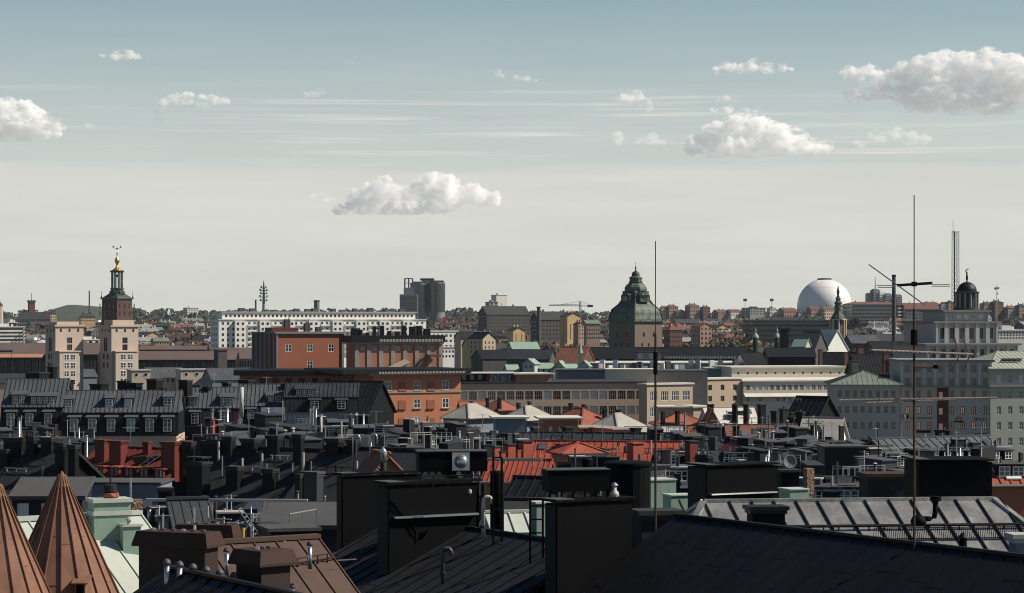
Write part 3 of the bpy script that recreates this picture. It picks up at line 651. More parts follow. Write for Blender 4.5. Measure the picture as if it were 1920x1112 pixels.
for px, py, w, h, wm, rm, fm in ((1744, 566, 34, 20, 'w_brick', 'r_red', 'gable'), (1768, 569, 18, 18, 'w_white', 'r_red', 'flat'), (1780, 566, 16, 18, 'w_pink', 'r_dark', 'flat'), (1848, 566, 22, 18, 'w_pink', 'r_dark', 'hip'), (1868, 563, 26, 20, 'w_brick', 'r_dark', 'hip'),
        (1893, 573, 28, 15, 'w_grey', 'r_red', 'hip'), (1914, 570, 26, 18, 'w_pink', 'r_dark', 'hip'), (1935, 573, 20, 18, 'w_brick', 'r_red', 'hip')):
    far_house(px, py, 3300, w, h, wm, rm, fm, where='on the skyline beside the domed lantern', bays=5)
# hillside quarters: rows of small houses climbing the slope
def quarter(px0, px1, D0, D1, n, seed, where, pal, hp=(9, 14), wp=(14, 30)):
    r = random.Random(seed)
    for k in range(n):
        D = D0 + (D1 - D0) * (1 - k / n) + r.uniform(-30, 30); px = r.uniform(px0, px1); x = (px - CX) / F * D
        z = zt(x, D); wm, rm, fm = r.choice(pal); h = r.uniform(*hp); s = D / F; w = round(r.uniform(*wp) / 4) * 4; rh = round(w * .17)
        top = EY - (z + h + rh - ZC) / s
        far_house(px, top, D, w / s, round(h / 3) * 3 / s, wm, rm, fm, R(r.choice((27, 27, 27, -20, -63))), where, rh=rh / s if fm != 'flat' else None, dep=round(r.uniform(9, 13) / 2) * 2, fl=int(h // 3), bays=max(3, int(w // 4)))
PA = [('w_cream', 'r_red', 'gable'), ('w_white', 'r_grey', 'gable'), ('w_yell', 'r_dark', 'gable'), ('w_pink', 'r_red', 'gable'), ('w_grey', 'r_dark', 'hip'), ('w_dark', 'r_grey', 'gable'), ('w_white', 'r_green', 'gable'), ('w_dark', 'r_dark', 'gable')]
PB = [('w_dark', 'r_dark', 'gable'), ('w_grey', 'r_dark', 'gable'), ('w_brick', 'r_dark', 'gable'), ('w_dark', 'r_grey', 'gable'), ('w_pink', 'r_red', 'hip')]
quarter(245, 420, 1450, 2600, 70, 11, 'on the slope right of the brick tower', PA, (6, 10), (9, 22))
quarter(-30, 190, 1500, 2600, 46, 12, 'on the slope behind the twin cream towers', PB + [('w_white', 'r_white', 'flat')], (6, 10), (10, 24))
quarter(800, 1150, 1400, 2300, 60, 13, 'on the slope left of the green tower', PB + PA[2:4], (6, 10), (10, 22))
quarter(1235, 1450, 1500, 3000, 70, 14, 'on the slope right of the green tower', PB + PB + PA[:4], (7, 11), (10, 24))
quarter(1590, 1960, 1300, 2800, 60, 15, 'on the slope behind the domed lantern', PB + PA[:2], (6, 10), (10, 22))
# specific far buildings
FH = lambda *a, **k: far_house(*a, **k)
FH(68, 585, 2300, 76, 20, 'w_grey', 'r_dark', 'hip', R(6), 'x', dep=14, fl=3, bays=18, label='long pale grey institution with rows of windows on the left hillside', grp='large far buildings', cat='building', name='institution')
FH(99, 584, 2250, 14, 15, 'w_cream', 'r_dark', 'hip', R(25), 'x', fl=3, bays=3, label='cream end pavilion beside the long grey institution', grp='large far buildings', cat='building', name='pavilion')
FH(163, 588, 2300, 34, 9, 'w_yell', 'r_dark', 'hip', R(20), 'x', fl=2, bays=8, label='long yellow house on the slope between the twin towers', grp='large far buildings', cat='building', name='long_house')
FH(358, 577, 4000, 30, 24, 'w_white', 'r_white', 'flat', R(28), 'x', fl=7, bays=7, label='white concrete hospital block alone on the wooded skyline', grp='large far buildings', cat='building', name='hospital_block')
FH(340, 595, 2600, 22, 10, 'w_cream', 'r_red', 'gable', R(-40), 'x', fl=2, bays=3, label='cream gabled house with a red roof below the white hospital block', grp='large far buildings', cat='house')
FH(300, 633, 1500, 36, 24, 'w_yell', 'r_green', 'gable', R(24), 'x', fl=3, bays=6, label='warm yellow house with balconies right of the brick tower', grp='large far buildings', cat='house')
FH(8, 612, 1600, 60, 34, 'w_white', 'r_white', 'flat', R(24), 'x', dep=20, fl=5, bays=1, wf=.9, label='white stepped block with long balcony bands at the left edge', grp='large far buildings', cat='building', name='balcony_block')
FH(22, 604, 1650, 22, 40, 'w_pink', 'r_white', 'flat', R(24), 'x', fl=4, bays=2, label='pale pink stair block rising behind the white balcony block', grp='large far buildings', cat='building', name='stair_block')
FH(922, 566, 2700, 24, 40, 'w_grey', 'r_grey', 'flat', R(28), 'x', fl=9, bays=2, label='lower grey shoulder of the pale tower block on the middle skyline', grp='large far buildings', cat='building', name='tower_block')
FH(936, 553, 2720, 30, 60, 'w_white', 'r_white', 'flat', R(28), 'x', fl=1, bays=1, label='pale windowless tower block on the middle skyline', grp='large far buildings', cat='building', name='tower_block', wf=.05)
FH(945, 574, 2000, 80, 38, 'w_dark', 'r_dark', 'gable', R(27), 'x', dep=16, fl=6, bays=14, label='long dark seven storey house with a lit white gable on the slope', grp='large far buildings', cat='building', name='slope_house')
FH(1040, 584, 1700, 76, 46, 'w_dark', 'r_dark', 'gable', R(27), 'x', dep=12, fl=6, bays=12, label='dark brick house with a lit yellow gable left of the green tower', grp='large far buildings', cat='building', name='gable_house')
FH(1069, 586, 1660, 13, 58, 'w_yell', 'r_dark', 'gable', R(-63), 'x', dep=10, fl=1, bays=1, wf=.04, label='tall narrow yellow house with a blank lit gable', grp='large far buildings', cat='house')  # separate yellow block stands for the lit gable of the dark brick house
FH(967, 613, 1500, 12, 26, 'w_yell', 'r_dark', 'gable', R(-63), 'x', dep=8, fl=1, bays=1, wf=.05, label='small orange-yellow gable standing among bare trees', grp='large far buildings', cat='house')
FH(1108, 600, 1500, 34, 30, 'w_pink', 'r_green', 'gable', R(20), 'x', fl=4, bays=6, label='brown tenement with green roof just left of the green tower', grp='large far buildings', cat='house')
FH(1085, 604, 1450, 20, 28, 'w_pink', 'r_red', 'gable', R(-50), 'x', fl=4, bays=3, label='orange tenement with stepped gable beside the yellow gable', grp='large far buildings', cat='house')
FH(1262, 612, 1500, 34, 34, 'w_brick', 'r_red', 'hip', R(24), 'x', fl=4, bays=6, label='red brick house with lit pink end right of the green tower', grp='large far buildings', cat='house')
FH(1315, 605, 1400, 38, 44, 'w_pink', 'r_red', 'gable', R(-58), 'x', fl=5, bays=4, label='pink tenement gable beyond the long dark roof', grp='large far buildings', cat='house')
FH(1478, 600, 1750, 160, 46, 'w_dark', 'r_grey', 'flat', R(2), 'x', dep=30, fl=5, bays=1, wf=.97, label='long dark office slab with strip windows below the white dome', grp='large far buildings', cat='building', name='office_slab')
FH(1632, 566, 2700, 98, 34, 'w_grey', 'r_red', 'hip', R(6), 'x', rh=5, dep=22, fl=5, bays=1, wf=.97, label='long grey block with red attic and strip windows right of the dome', grp='large far buildings', cat='building', name='office_slab')
FH(1682, 572, 2750, 12, 30, 'w_cream', 'r_red', 'flat', R(30), 'x', fl=5, bays=2, label='cream lit end of the long grey block', grp='large far buildings', cat='building', name='end_block')
FH(1724, 568, 2800, 66, 32, 'w_grey', 'r_red', 'gable', R(6), 'x', dep=22, fl=5, bays=10, label='grey slab block with red roof behind the aerial mast', grp='large far buildings', cat='building', name='office_slab')
FH(1660, 626, 1250, 70, 22, 'w_brick', 'r_dark', 'gable', R(8), 'x', dep=26, fl=2, bays=9, label='low brick hall with a dark pitched roof behind the blue-grey roof', grp='large far buildings', cat='building', name='brick_hall')
FH(1885, 618, 1100, 60, 16, 'w_white', 'r_white', 'flat', R(14), 'x', dep=14, fl=3, bays=10, label='white terrace house just right of the colonnaded tower', grp='large far buildings', cat='building', name='white_terrace')

# ------------------------------------------------------------------ white sphere arena
s = 5000 / F; rad = 51 * s; c = P(1546, 574, 5000)
th = thing('sphere_arena', 'huge white spherical arena rising over the skyline', 'arena', (c.x, c.y, c.z - rad))
mat('shell', (.76, .75, .72), .42, var=.04, scale=.02, fine=.1, spec=.5)
prof = [(rad * math.sin(R(a)), rad - rad * math.cos(R(a))) for a in [1] + list(range(4, 178, 4)) + [179]]
part('shell', MB().lathe((0, 0, 0), prof, 64), M['shell'], th, smooth=True)
for a in range(0, 360, 12): part('panel_joint', MB().tube([(rad * 1.0005 * math.sin(R(e)) * math.cos(R(a)), rad * 1.0005 * math.sin(R(e)) * math.sin(R(a)), rad - rad * 1.0005 * math.cos(R(e))) for e in range(60, 172, 8)], .14, 4), M['steel'], th)
for e in (100, 116, 132, 148): part('panel_joint', MB().tube([(rad * 1.0005 * math.sin(R(e)) * math.cos(R(a)), rad * 1.0005 * math.sin(R(e)) * math.sin(R(a)), rad - rad * 1.0005 * math.cos(R(e))) for a in range(0, 361, 10)], .14, 4), M['steel'], th)
part('roof_ring', MB().lathe((0, 0, rad * 2 - 1.6), [(15, 0), (15, 2.4), (10, 3.2), (9.5, 1)], 32), M['dark_stone'], th)
b = MB()
for a in range(0, 360, 15): q = Vector((math.cos(R(a)), math.sin(R(a)), 0)) * rad * 1.002; b.bar(q + Vector((0, 0, rad - 22)), q + Vector((0, 0, rad + .5)), 1.2)
part('lower_rib', b, M['steel'], th)
p = P(1612, 568, 4900)
th = thing('low_arena', 'low white hall with a shallow curved roof beside the sphere', 'arena', (p.x, p.y, p.z - 40), R(10))
part('hall', MB().box(-26, 26, -20, 20, 0, 38), M['white'], th); b = MB()
for i in range(8): x0, x1 = -27 + 54 * i / 8, -27 + 54 * (i + 1) / 8; f = lambda x: 38 + 4.5 * (1 - (x / 27) ** 2); b.slab((x0, -21, f(x0)), (x1, -21, f(x1)), (x1, 21, f(x1)), (x0, 21, f(x0)), .8)
part('roof', b, M['shell'], th)
for px, top, w, hh in ((1630, 549, 11, 40), (1641, 542, 14, 48), (1652, 546, 12, 44), (1663, 550, 14, 40), (1683, 552, 12, 38)):
    p = P(px, top, 4600); s = 4600 / F; th = thing('far_tower', 'grey office tower of the cluster right of the dome, %s' % {1630: 'lowest and leftmost', 1641: 'with the needle aerial', 1652: 'with the flat dish roof', 1663: 'with a sloping top', 1683: 'behind the dark smokestack'}[px], 'tower', (p.x, p.y, p.z - hh * s), R(20), 'office towers right of the dome')
    W_ = w * s / 2; b = MB(); b.box(-W_, W_, -W_, W_, -20, hh * s * .96).box(-W_ * .7, W_ * .7, -W_ * .7, W_ * .7, hh * s * .96, hh * s); part('shaft', b, M['blue_grey'] if px != 1652 else M['white'], th)
    b = MB()
    for j in range(9): z = hh * s * (.1 + .09 * j); b.box(-W_ - .2, W_ + .2, -W_ - .2, W_ + .2, z, z + 1.4)
    part('window_band', b, M['glass_dark'], th)
    if px == 1641: part('aerial', MB().tube([(0, 0, hh * s), (0, 0, hh * s + 24)], 1.0, 6, .4), M['dark_stone'], th)
# floodlight masts, chimneys, masts on the skyline
def mast(px, top, bot, D, w, label, name, m='dark_stone', head=None, cat='mast', grp=None, taper=.6):
    s = D / F; p = P(px, bot, D); H = (bot - top) * s; th = thing(name, label, cat, p, R(15), grp)
    part('shaft', MB().tube([(0, 0, -12), (0, 0, H)], w * s / 2, 10, w * s / 2 * taper), M[m], th)
    if head: part(head[0], head[1](s, H), M[head[2]], th)
    return th
lamp = lambda s, H: MB().box(-3.4 * s, 3.4 * s, -.5, .5, H - 5 * s, H).box(-3.8 * s, 3.8 * s, -1, -.51, H - 2.2 * s, H - 1.6 * s)
mast(1397, 560, 600, 3800, 1.3, 'slim floodlight mast farther from the dome', 'floodlight_mast', 'steel', ('lamp_head', lamp, 'dark_stone'), grp=None)
mast(1447, 560, 600, 3800, 1.6, 'floodlight mast with a round lamp head nearer the dome', 'floodlight_mast', 'steel', ('lamp_head', lamp, 'dark_stone'))
mast(1869, 535, 580, 2500, 1.8, 'short mast with three drum antennas beyond the domed lantern', 'antenna_mast', 'steel', ('drum', lambda s, H: MB().lathe((-3 * s, 0, H - 8 * s), [(2 * s, 0), (2 * s, 4 * s)], 10).lathe((3 * s, 0, H - 7 * s), [(1.8 * s, 0), (1.8 * s, 3.5 * s)], 10).lathe((1 * s, 0, H - 17 * s), [(1.4 * s, 0), (1.4 * s, 3 * s)], 10), 'dark_stone'))
mast(167.5, 545, 590, 3300, 3.2, 'tall thin dark chimney beside the grassy mound', 'factory_chimney', 'dark_stone', ('band', lambda s, H: MB().lathe((0, 0, H - 1.2 * s), [(1.3 * s, 0), (1.3 * s, 1.2 * s)], 10), 'black_wall'), 'chimney', taper=.8)
mast(479.5, 562, 592, 3000, 3.6, 'short dark smokestack beside the telecom tower', 'factory_chimney', 'dark_stone', ('band', lambda s, H: MB().lathe((0, 0, H - 1.2 * s), [(2 * s, 0), (2 * s, 1.2 * s)], 10), 'black_wall'), 'chimney', taper=.9)
mast(1010, 575, 640, 1650, 7, 'square dark smokestack on the dark brick house', 'smokestack', 'dark_stone', ('cap', lambda s, H: MB().box(-4 * s, 4 * s, -4 * s, 4 * s, H - 1.5 * s, H), 'black_wall'), 'chimney', taper=.95)
mast(1676, 515, 625, 1150, 8.6, 'tall dark factory smokestack rising left of the aerial mast', 'factory_chimney', 'dark_stone', ('crown', lambda s, H: MB().lathe((0, 0, H - 4 * s), [(3.9 * s, 0), (3.9 * s, 4 * s)], 12), 'black_wall'), 'chimney', taper=.8)
mast(594, 563, 590, 1700, 11, 'grey ventilation shaft above the white apartment roof', 'ventilation_shaft', 'grey_stone', ('cap', lambda s, H: MB().lathe((0, 0, H - 2 * s), [(6.2 * s, 0), (6.2 * s, 2 * s)], 12), 'dark_stone'), 'chimney', taper=1.)
mast(0, 574, 600, 2200, 13, 'pale round turret cut by the left edge', 'turret', 'cream', ('roof', lambda s, H: MB().lathe((0, 0, H), [(6 * s, -2 * s), (5 * s, 3 * s), (1 * s, 7 * s), (.3 * s, 12 * s)], 10), 'copper_dark'), 'tower', taper=.9)
p = P(59, 590, 2600); s = 2600 / F; th = thing('castle_tower', 'small dark tower with a battlement on the left skyline', 'tower', p, R(25)); H = 27 * s
part('shaft', MB().box(-5.5 * s, 5.5 * s, -5.5 * s, 5.5 * s, -14, H * .86), M['brick'], th); b = MB().box(-6.6 * s, 6.6 * s, -6.6 * s, 6.6 * s, H * .86, H * .93)
for sx in (-1, 0, 1):
    for sy in (-1, 0, 1):
        if sx or sy: b.box(sx * 5.4 * s - s * 1.2, sx * 5.4 * s + s * 1.2, sy * 5.4 * s - s * 1.2, sy * 5.4 * s + s * 1.2, H * .93, H)
part('battlement', b, M['brick'], th); part('flagpole', MB().tube([(0, 0, H * .9), (0, 0, H * 1.5)], .3, 6), M['dark_stone'], th)
# telecom tower
p = P(494.5, 588, 3200); s = 3200 / F; th = thing('telecom_tower', 'slender concrete telecom tower with stacked antenna decks', 'tower', p)
part('shaft', MB().tube([(0, 0, -15), (0, 0, 20 * s), (0, 0, 56 * s)], 3.6 * s, 12, 1.6 * s), M['grey_stone'], th)
for z, r in ((24, 8), (31, 9.2), (37, 7.4), (43, 8.6), (48, 6)):
    part('antenna_deck', MB().lathe((0, 0, z * s), [(r * s * .6, -.8 * s), (r * s, 0), (r * s, .7 * s), (r * s * .5, .75 * s)], 16), M['dark_stone'], th)
    part('drum', MB().lathe((-r * .75 * s, 0, z * s + .8 * s), [(1.5 * s, 0), (1.5 * s, 3 * s)], 8).lathe((r * .7 * s, 0, z * s + .8 * s), [(1.3 * s, 0), (1.3 * s, 2.6 * s)], 8), M['grey_stone'], th)
part('needle', MB().tube([(0, 0, 56 * s), (0, 0, 62 * s)], 1.1 * s, 6, .5 * s), M['dark_stone'], th)
# twin curved office towers with the lower annex
s = 3300 / F
def slats(th, x0, x1, y0, n, z0, z1, hgt, m):
    b = MB()
    for j in range(n): z = z0 + (z1 - z0) * j / n; b.box(x0, x1, y0 - .3, y0 + 1, z, z + hgt)
    part('window_band', b, M[m], th)
def curved_tower(px, top, w, h, label):
    p = P(px, top, 3300); th = thing('curved_tower', label, 'tower', (p.x, p.y, p.z - h * s), R(8)); W_ = w * s / 2; H = h * s; b = MB(); n = 14; prev = None
    pts = [(-W_ + 2 * W_ * i / n, -W_ * .7 * (1 - (2 * i / n - 1) ** 2)) for i in range(n + 1)]
    for (xa, ya), (xb, yb) in zip(pts, pts[1:]): b.quad((xa, ya, -20), (xb, yb, -20), (xb, yb, H), (xa, ya, H))
    b.quad((W_, 0, -20), (W_, W_ * 1.6, -20), (W_, W_ * 1.6, H), (W_, 0, H)); b.quad((-W_, W_ * 1.6, -20), (-W_, 0, -20), (-W_, 0, H), (-W_, W_ * 1.6, H)); b.quad((W_, W_ * 1.6, -20), (-W_, W_ * 1.6, -20), (-W_, W_ * 1.6, H), (W_, W_ * 1.6, H))
    b.quad(*[(x, y, H) for x, y in pts], (W_, W_ * 1.6, H), (-W_, W_ * 1.6, H)); part('shaft', b, M['blue_grey'], th)
    for j in range(16):
        bb = MB(); z = H * (.03 + .058 * j)
        for (xa, ya), (xb, yb) in zip(pts, pts[1:]): bb.quad((xa, ya - .35, z), (xb, yb - .35, z), (xb, yb - .35, z + 2.2), (xa, ya - .35, z + 2.2))
        part('window_band', bb, M['glass_dark'], th)
    part('crown', MB().box(-W_ * .8, W_ * .8, -W_ * .5, W_ * .9, H, H + 3 * s), M['dark_stone'], th); part('end_wall', MB().box(W_ * .94, W_ * 1.02, -.3, W_ * 1.62, -20, H * .99), M['beige'], th)
curved_tower(787, 531, 31, 56, 'left tower of the pair of curved grey office towers'); curved_tower(819, 529, 31, 58, 'taller right tower of the pair of curved grey office towers')
p = P(801, 522, 3350); th = thing('link_block', 'pale link block between the two curved office towers', 'building', (p.x, p.y, p.z - 60 * s)); part('shaft', MB().box(-10 * s, 10 * s, -4, 14, -20, 56 * s), M['white'], th); part('top', MB().box(-13 * s, 13 * s, -8, 16, 56 * s, 60 * s), M['dark_stone'], th)
p = P(766, 552, 3200); th = thing('annex_block', 'lower square office block with an open frame on its roof', 'building', (p.x, p.y, p.z - 40 * s), R(6)); part('shaft', MB().box(-15 * s, 15 * s, -8, 14, -20, 40 * s), M['blue_grey'], th)
slats(th, -14.5 * s, 14.5 * s, -8, 11, 1 * s, 39 * s, 1.6, 'glass_dark'); part('end_wall', MB().box(15.02 * s, 17 * s, -8, 14, -20, 40 * s), M['cream'], th)
part('plant_room', MB().box(-8 * s, 10 * s, -5, 10, 40 * s, 52 * s), M['grey_stone'], th); b = MB()
for x in (-7, 0, 7): b.box(x * s - .9, x * s + .9, -4, -2, 52 * s, 69 * s)
b.box(-7 * s, 7 * s, -4.2, -1.8, 68 * s, 69.5 * s).box(-7 * s, 7 * s, -4.2, -1.8, 60 * s, 61 * s); part('roof_frame', b, M['dark_stone'], th)
# cranes
p = P(1088, 596, 2600); s = 2600 / F; th = thing('tower_crane', 'thin tower crane with a long jib left of the green tower', 'crane', p, R(-12)); b = MB()
for x in (-.8, .8):
    for y in (-.8, .8): b.bar((x, y, -10), (x, y, 31 * s), .5)
for j in range(10): z = j * 3.2 * s - 2; b.bar((-.8, -.8, z), (.8, -.8, z + 3 * s), .35)
part('mast', b, M['steel'], th); b = MB().bar((-60 * s, 0, 23 * s), (24 * s, 0, 22 * s), .8).bar((-60 * s, 0, 24.4 * s), (0, 0, 25.6 * s), .5).bar((0, 0, 31 * s), (-40 * s, 0, 24.5 * s), .35).bar((0, 0, 31 * s), (22 * s, 0, 23 * s), .35)
for j in range(24): x = -58 * s + j * 3.4 * s; b.bar((x, 0, 23 * s), (x + 1.7 * s, 0, 24.6 * s), .3)
part('jib', b, M['steel'], th); part('counterweight', MB().box(14 * s, 24 * s, -1.5, 1.5, 20 * s, 24 * s), M['dark_stone'], th)
p = P(832, 608, 1700); s = 1700 / F; th = thing('small_crane', 'small red crane by the white block', 'crane', p, R(10)); part('mast', MB().bar((0, 0, -8), (0, 0, 13 * s), .9), M['signal_red'], th); part('jib', MB().bar((-9 * s, 0, 9 * s), (9 * s, 0, 12 * s), .9).bar((0, 0, 13 * s), (8 * s, 0, 11.5 * s), .4), M['signal_red'], th)
# trees one can tell apart
for k, px, D, h, wh in ((2, 930, 1600, 15, 'among roofs left of the brown gable'), (0, 1000, 1500, 14, 'before the dark brick house'), (0, 1020, 1520, 16, 'before the dark brick house'), (2, 1085, 1380, 15, 'left of the green tower'), (2, 1100, 1390, 13, 'left of the green tower'), (0, 1070, 1400, 14, 'left of the green tower'),
        (0, 1345, 1400, 22, 'right of the pink tenement'), (0, 1362, 1390, 24, 'right of the pink tenement'), (0, 1352, 1350, 20, 'right of the pink tenement'), (4, 1384, 1400, 21, 'right of the pink tenement'), (4, 1292, 1500, 14, 'behind the red brick house'), (4, 1282, 1510, 12, 'behind the red brick house'),
        (2, 1752, 1700, 24, 'left of the domed lantern'), (4, 1768, 1650, 22, 'left of the domed lantern'), (0, 1735, 1700, 22, 'left of the domed lantern'), (4, 1700, 1500, 14, 'beside the tall smokestack'), (4, 1622, 1350, 12, 'right of the slim spire'), (0, 1606, 1400, 16, 'right of the slim spire'),
        (0, 1640, 1400, 15, 'right of the slim spire'), (0, 20, 2100, 14, 'at the left edge'), (3, 115, 2100, 12, 'below the grassy mound'), (3, 130, 2150, 13, 'below the grassy mound'), (0, 380, 1500, 14, 'beside the white apartment block'), (0, 395, 1480, 16, 'beside the white apartment block'), (5, 405, 1600, 13, 'beside the white apartment block'),
        (0, 860, 1250, 11, 'behind the white block'), (2, 875, 1300, 11, 'behind the yellow houses'), (3, 1600, 2400, 16, 'right of the slim spire'), (0, 1150, 1300, 12, 'beside the green tower')):
    tree(k, px, D, h, wh)
# ------------------------------------------------------------------ landmarks in the middle distance
def text_mesh(t, size, depth=.05):
    c = bpy.data.curves.new('t', 'FONT'); c.body = t; c.size = size; c.extrude = depth; c.align_x = 'CENTER'; o = bpy.data.objects.new('t', c); COL.objects.link(o)
    bpy.context.view_layer.update(); me = bpy.data.meshes.new_from_object(o.evaluated_get(bpy.context.evaluated_depsgraph_get())); bpy.data.objects.remove(o); return me
def lettering(t, size, m, parent, loc, rz=0.0, name='lettering'):
    me = text_mesh(t, size); me.transform(Matrix.Rotation(R(90), 4, 'X')); me.materials.clear(); me.materials.append(M[m]); me.name = name; return link(name, me, parent, loc, rz)

# brick town-hall tower with its gilded lantern
D = 1600; s = D / F; p = P(219.5, 561, D); th = thing('brick_tower', 'dark brick tower with open green lantern and gilded crown top', 'tower', (p.x, p.y, 0), R(54)); H = p.z; w = 20.5 * s
body = MB(); body.box(-w, w, -w, w, 0, H, .25)
part('shaft', body, M['brick_brown'], th)
for k in range(4):
    for q in range(2): u = -w * .6 + 2 * w * .4 * k * .75; part('slit_window', MB().box(u - .3, u + .3, -w - .05, -w + .3, H - 6 - q * 5, H - 3 - q * 5), M['glass_dark'], th); part('slit_window', MB().box(-w - .05, -w + .3, u - .3, u + .3, H - 6 - q * 5, H - 3 - q * 5), M['glass_dark'], th)
part('cornice', MB().box(-w - .6, w + .6, -w - .6, w + .6, H, H + .8), M['copper_dark'], th)
part('roof', MB().lathe((0, 0, H + .8), [(w * 1.36, 0), (w * .75, 2.8), (w * .7, 3.2)], 4, R(45)), M['copper_dark'], th)
for sx in (-1, 1):
    for sy in (-1, 1): part('pinnacle', MB().tube([(sx * w, sy * w, H + .8), (sx * w, sy * w, H + 2.2)], .5, 6, .35).tube([(sx * w, sy * w, H + 2.2), (sx * w, sy * w, H + 5.2)], .15, 6), M['copper_dark'], th)
z = H + 3.2; ln = link('lantern', MB().lathe((0, 0, z), [(15 * s, 0), (15.5 * s, 1.2), (15 * s, 2.2), (12 * s, 2.6), (13.5 * s, 3.4), (13.5 * s, 4.2)], 8, R(22)).mesh('lantern', M['copper_dark']), th)
for k in range(8): a = R(45 * k + 22.5 - 9); x, y = math.cos(a) * 10 * s, math.sin(a) * 10 * s; part('column', MB().tube([(x, y, z + 4.2), (x, y, z + 14.5)], 1.25 * s, 8), M['copper_dark'], ln)
part('bell', MB().lathe((0, 0, z + 11.4), [(2.2 * s, 0), (1.6 * s, 1.2), (.5 * s, 1.8)], 10), M['brown_wall'], ln)
part('cornice', MB().lathe((0, 0, z + 14.5), [(12.5 * s, 0), (14.5 * s, .7), (14.5 * s, 1.2)], 8, R(22)), M['copper_dark'], ln)
part('gilded_cap', MB().lathe((0, 0, z + 15.7), [(11 * s, 0), (8 * s, .8), (4 * s, 1.7), (2 * s, 3), (1.6 * s, 4), (3.5 * s, 5), (4.8 * s, 6.2), (4.8 * s, 7), (3 * s, 8.2), (1 * s, 9), (.9 * s, 11), (1.6 * s, 11.4), (.5 * s, 12.2), (.35 * s, 15)], 12), M['gold'], ln, smooth=True)
b = MB()
for dx, dz in ((-7, 15.2), (0, 14.2), (7, 15.2)): b.lathe((dx * s * .72, -dx * s * .62, z + 15.7 + dz), [(1.1 * s, 0), (2.1 * s, .9), (1.4 * s, .7)], 8)
b.bar((-7 * s * .72, 7 * s * .62, z + 30.8), (0, 0, z + 29.6), .18).bar((7 * s * .72, -7 * s * .62, z + 30.8), (0, 0, z + 29.6), .18)
part('crowns', b, M['dark_stone'], ln)

# twin cream towers
def cream_tower(px, lit, left, topy, sety, D, label, bay, proj, dx):
    s = D / F; a = R(38); w = lit * s / math.cos(a); wd = left * s / math.sin(a); p = P(px, topy, D); H = p.z; th = thing('cream_tower', label, 'tower', (p.x, p.y, 0), a, 'twin cream towers')
    wm = MB(); g = lambda rows: [(ZC + (EY - r[0]) * s, r[1] * s, r[2], r[3] * s, r[4] * s, r[5]) for r in rows]
    fz = (topy + 4, 6, 3, 4.2, 2, 'slit'); big = (633, 11, 1, 11, 10, 'dk'); big2 = (646, 11, 1, 11, 10, 'dk')
    wins_on(th, 'cream', wm, (0, 0, 0), 0, w, 0, H, g([fz, big, big2]), s); wins_on(th, 'cream', wm, (w, 0, 0), R(90), wd, 0, H, g([fz]), s)
    wins_on(th, 'cream', wm, (0, wd, 0), R(-90), wd, 0, H, g([fz, (633, 26, 1, 13, 10, 'dk'), (664, 10, 2, 7, 8, 'dk'), (680, 10, 2, 7, 8, 'dk')]), s)
    wm.quad((w, wd, 0), (0, wd, 0), (0, wd, H), (w, wd, H)); part('wall', wm, M['cream'], th)
    part('cornice', MB().box(-.5, w + .5, -.5, wd + .5, H, H + .7), M['beige'], th)
    i = w * .1; part('attic', MB().box(i, w - i, i, wd - i, H + .7, H + (topy - sety) * s), M['cream'], th)
    x0, x1 = bay; x0 = x0 * w; x1 = x1 * w; bz = ZC + (EY - 660) * s; b = MB()
    wins_on(th, 'cream', b, (x0, -proj, 0), 0, x1 - x0, 0, bz, g([(664 + 15.5 * k, 11, 2, (x1 - x0) / s * .26, (x1 - x0) / s * .18, 'w4') for k in range(4)]), s)
    b.quad((x0, 0, 0), (x0, -proj, 0), (x0, -proj, bz), (x0, 0, bz)); b.quad((x1, -proj, 0), (x1, 0, 0), (x1, 0, bz), (x1, -proj, bz)); b.quad((x0, -proj, bz), (x1, -proj, bz), (x1, 0, bz), (x0, 0, bz))
    part('bay', b, M['cream'], th); part('bay_cornice', MB().box(x0 - .35, x1 + .35, -proj - .35, -.02, bz + .003, bz + .45), M['beige'], th); del th['_n']
cream_tower(104, 46, 25, 612.5, 603, 900, 'left one of the twin cream towers, plain against dark roofs', (-.12, .60), 6.0, 0)
cream_tower(209, 45, 28, 613, 600, 900, 'right one of the twin cream towers, in front of the brick tower', (.08, .89), 1.6, 0)

# the railway station's long roofs
for lab, x0, x1, yr, ye, D, rows in (('long brown station hall roof running behind the left cream tower', -40, 182, 643, 664, 1040, ((676, 22, 34, 4, 2, 'far'),)), ('long brown station hall roof right of the cream towers', 150, 440, 658, 674, 1060, ((680, 13, 52, 3, 2, 'far'),)),
                             ('upper brown monitor roof along the station hall', 262, 386, 648, 655, 1090, ()), ('dark brown station roof end below the white apartments', 395, 500, 652, 672, 1080, ((676, 12, 20, 3, 2, 'far'),))):
    house(lab, x0, x1, yr, ye, D, 'black_wall' if 'hall' in lab else 'beige', 'station_roof' if mat('station_roof', (.115, .085, .075), .85, var=.2, scale=.05) else '', R(1.5), .35, rows=rows, cat='station', name='station_hall', seam=0, group='station roofs')
p = P(-20, 666, 1030); th = thing('platform_canopy', 'pinkish canopy strip along the foot of the station roof', 'canopy', (p.x, p.y, 0), R(1.5)); L_ = 100 * .227
part('canopy_roof', MB().slab((-2, -3, p.z - .9), (L_, -3, p.z - .9), (L_, 2, p.z + .5), (-2, 2, p.z + .5), .3), M['terracotta'], th); b = MB()
for k in range(24): x = -1 + L_ * k / 23.; b.box(x - .18, x + .18, -2.6, -2.2, 0, p.z - 1.3)
part('column', b, M['dark_stone'], th)
p = P(9, 656, 1015); th = thing('roof_sign', 'white letter sign standing on the station roof edge', 'sign', (p.x, p.y, p.z)); lettering('WIGA', 1.9, 'white', th, (0, 0, 0)); part('sign_frame', MB().box(-3.2, 3.2, .1, .25, -1.0, -.2).box(-3, -2.8, .1, .3, -8, .3).box(2.8, 3, .1, .3, -8, .3), M['dark_stone'], th)
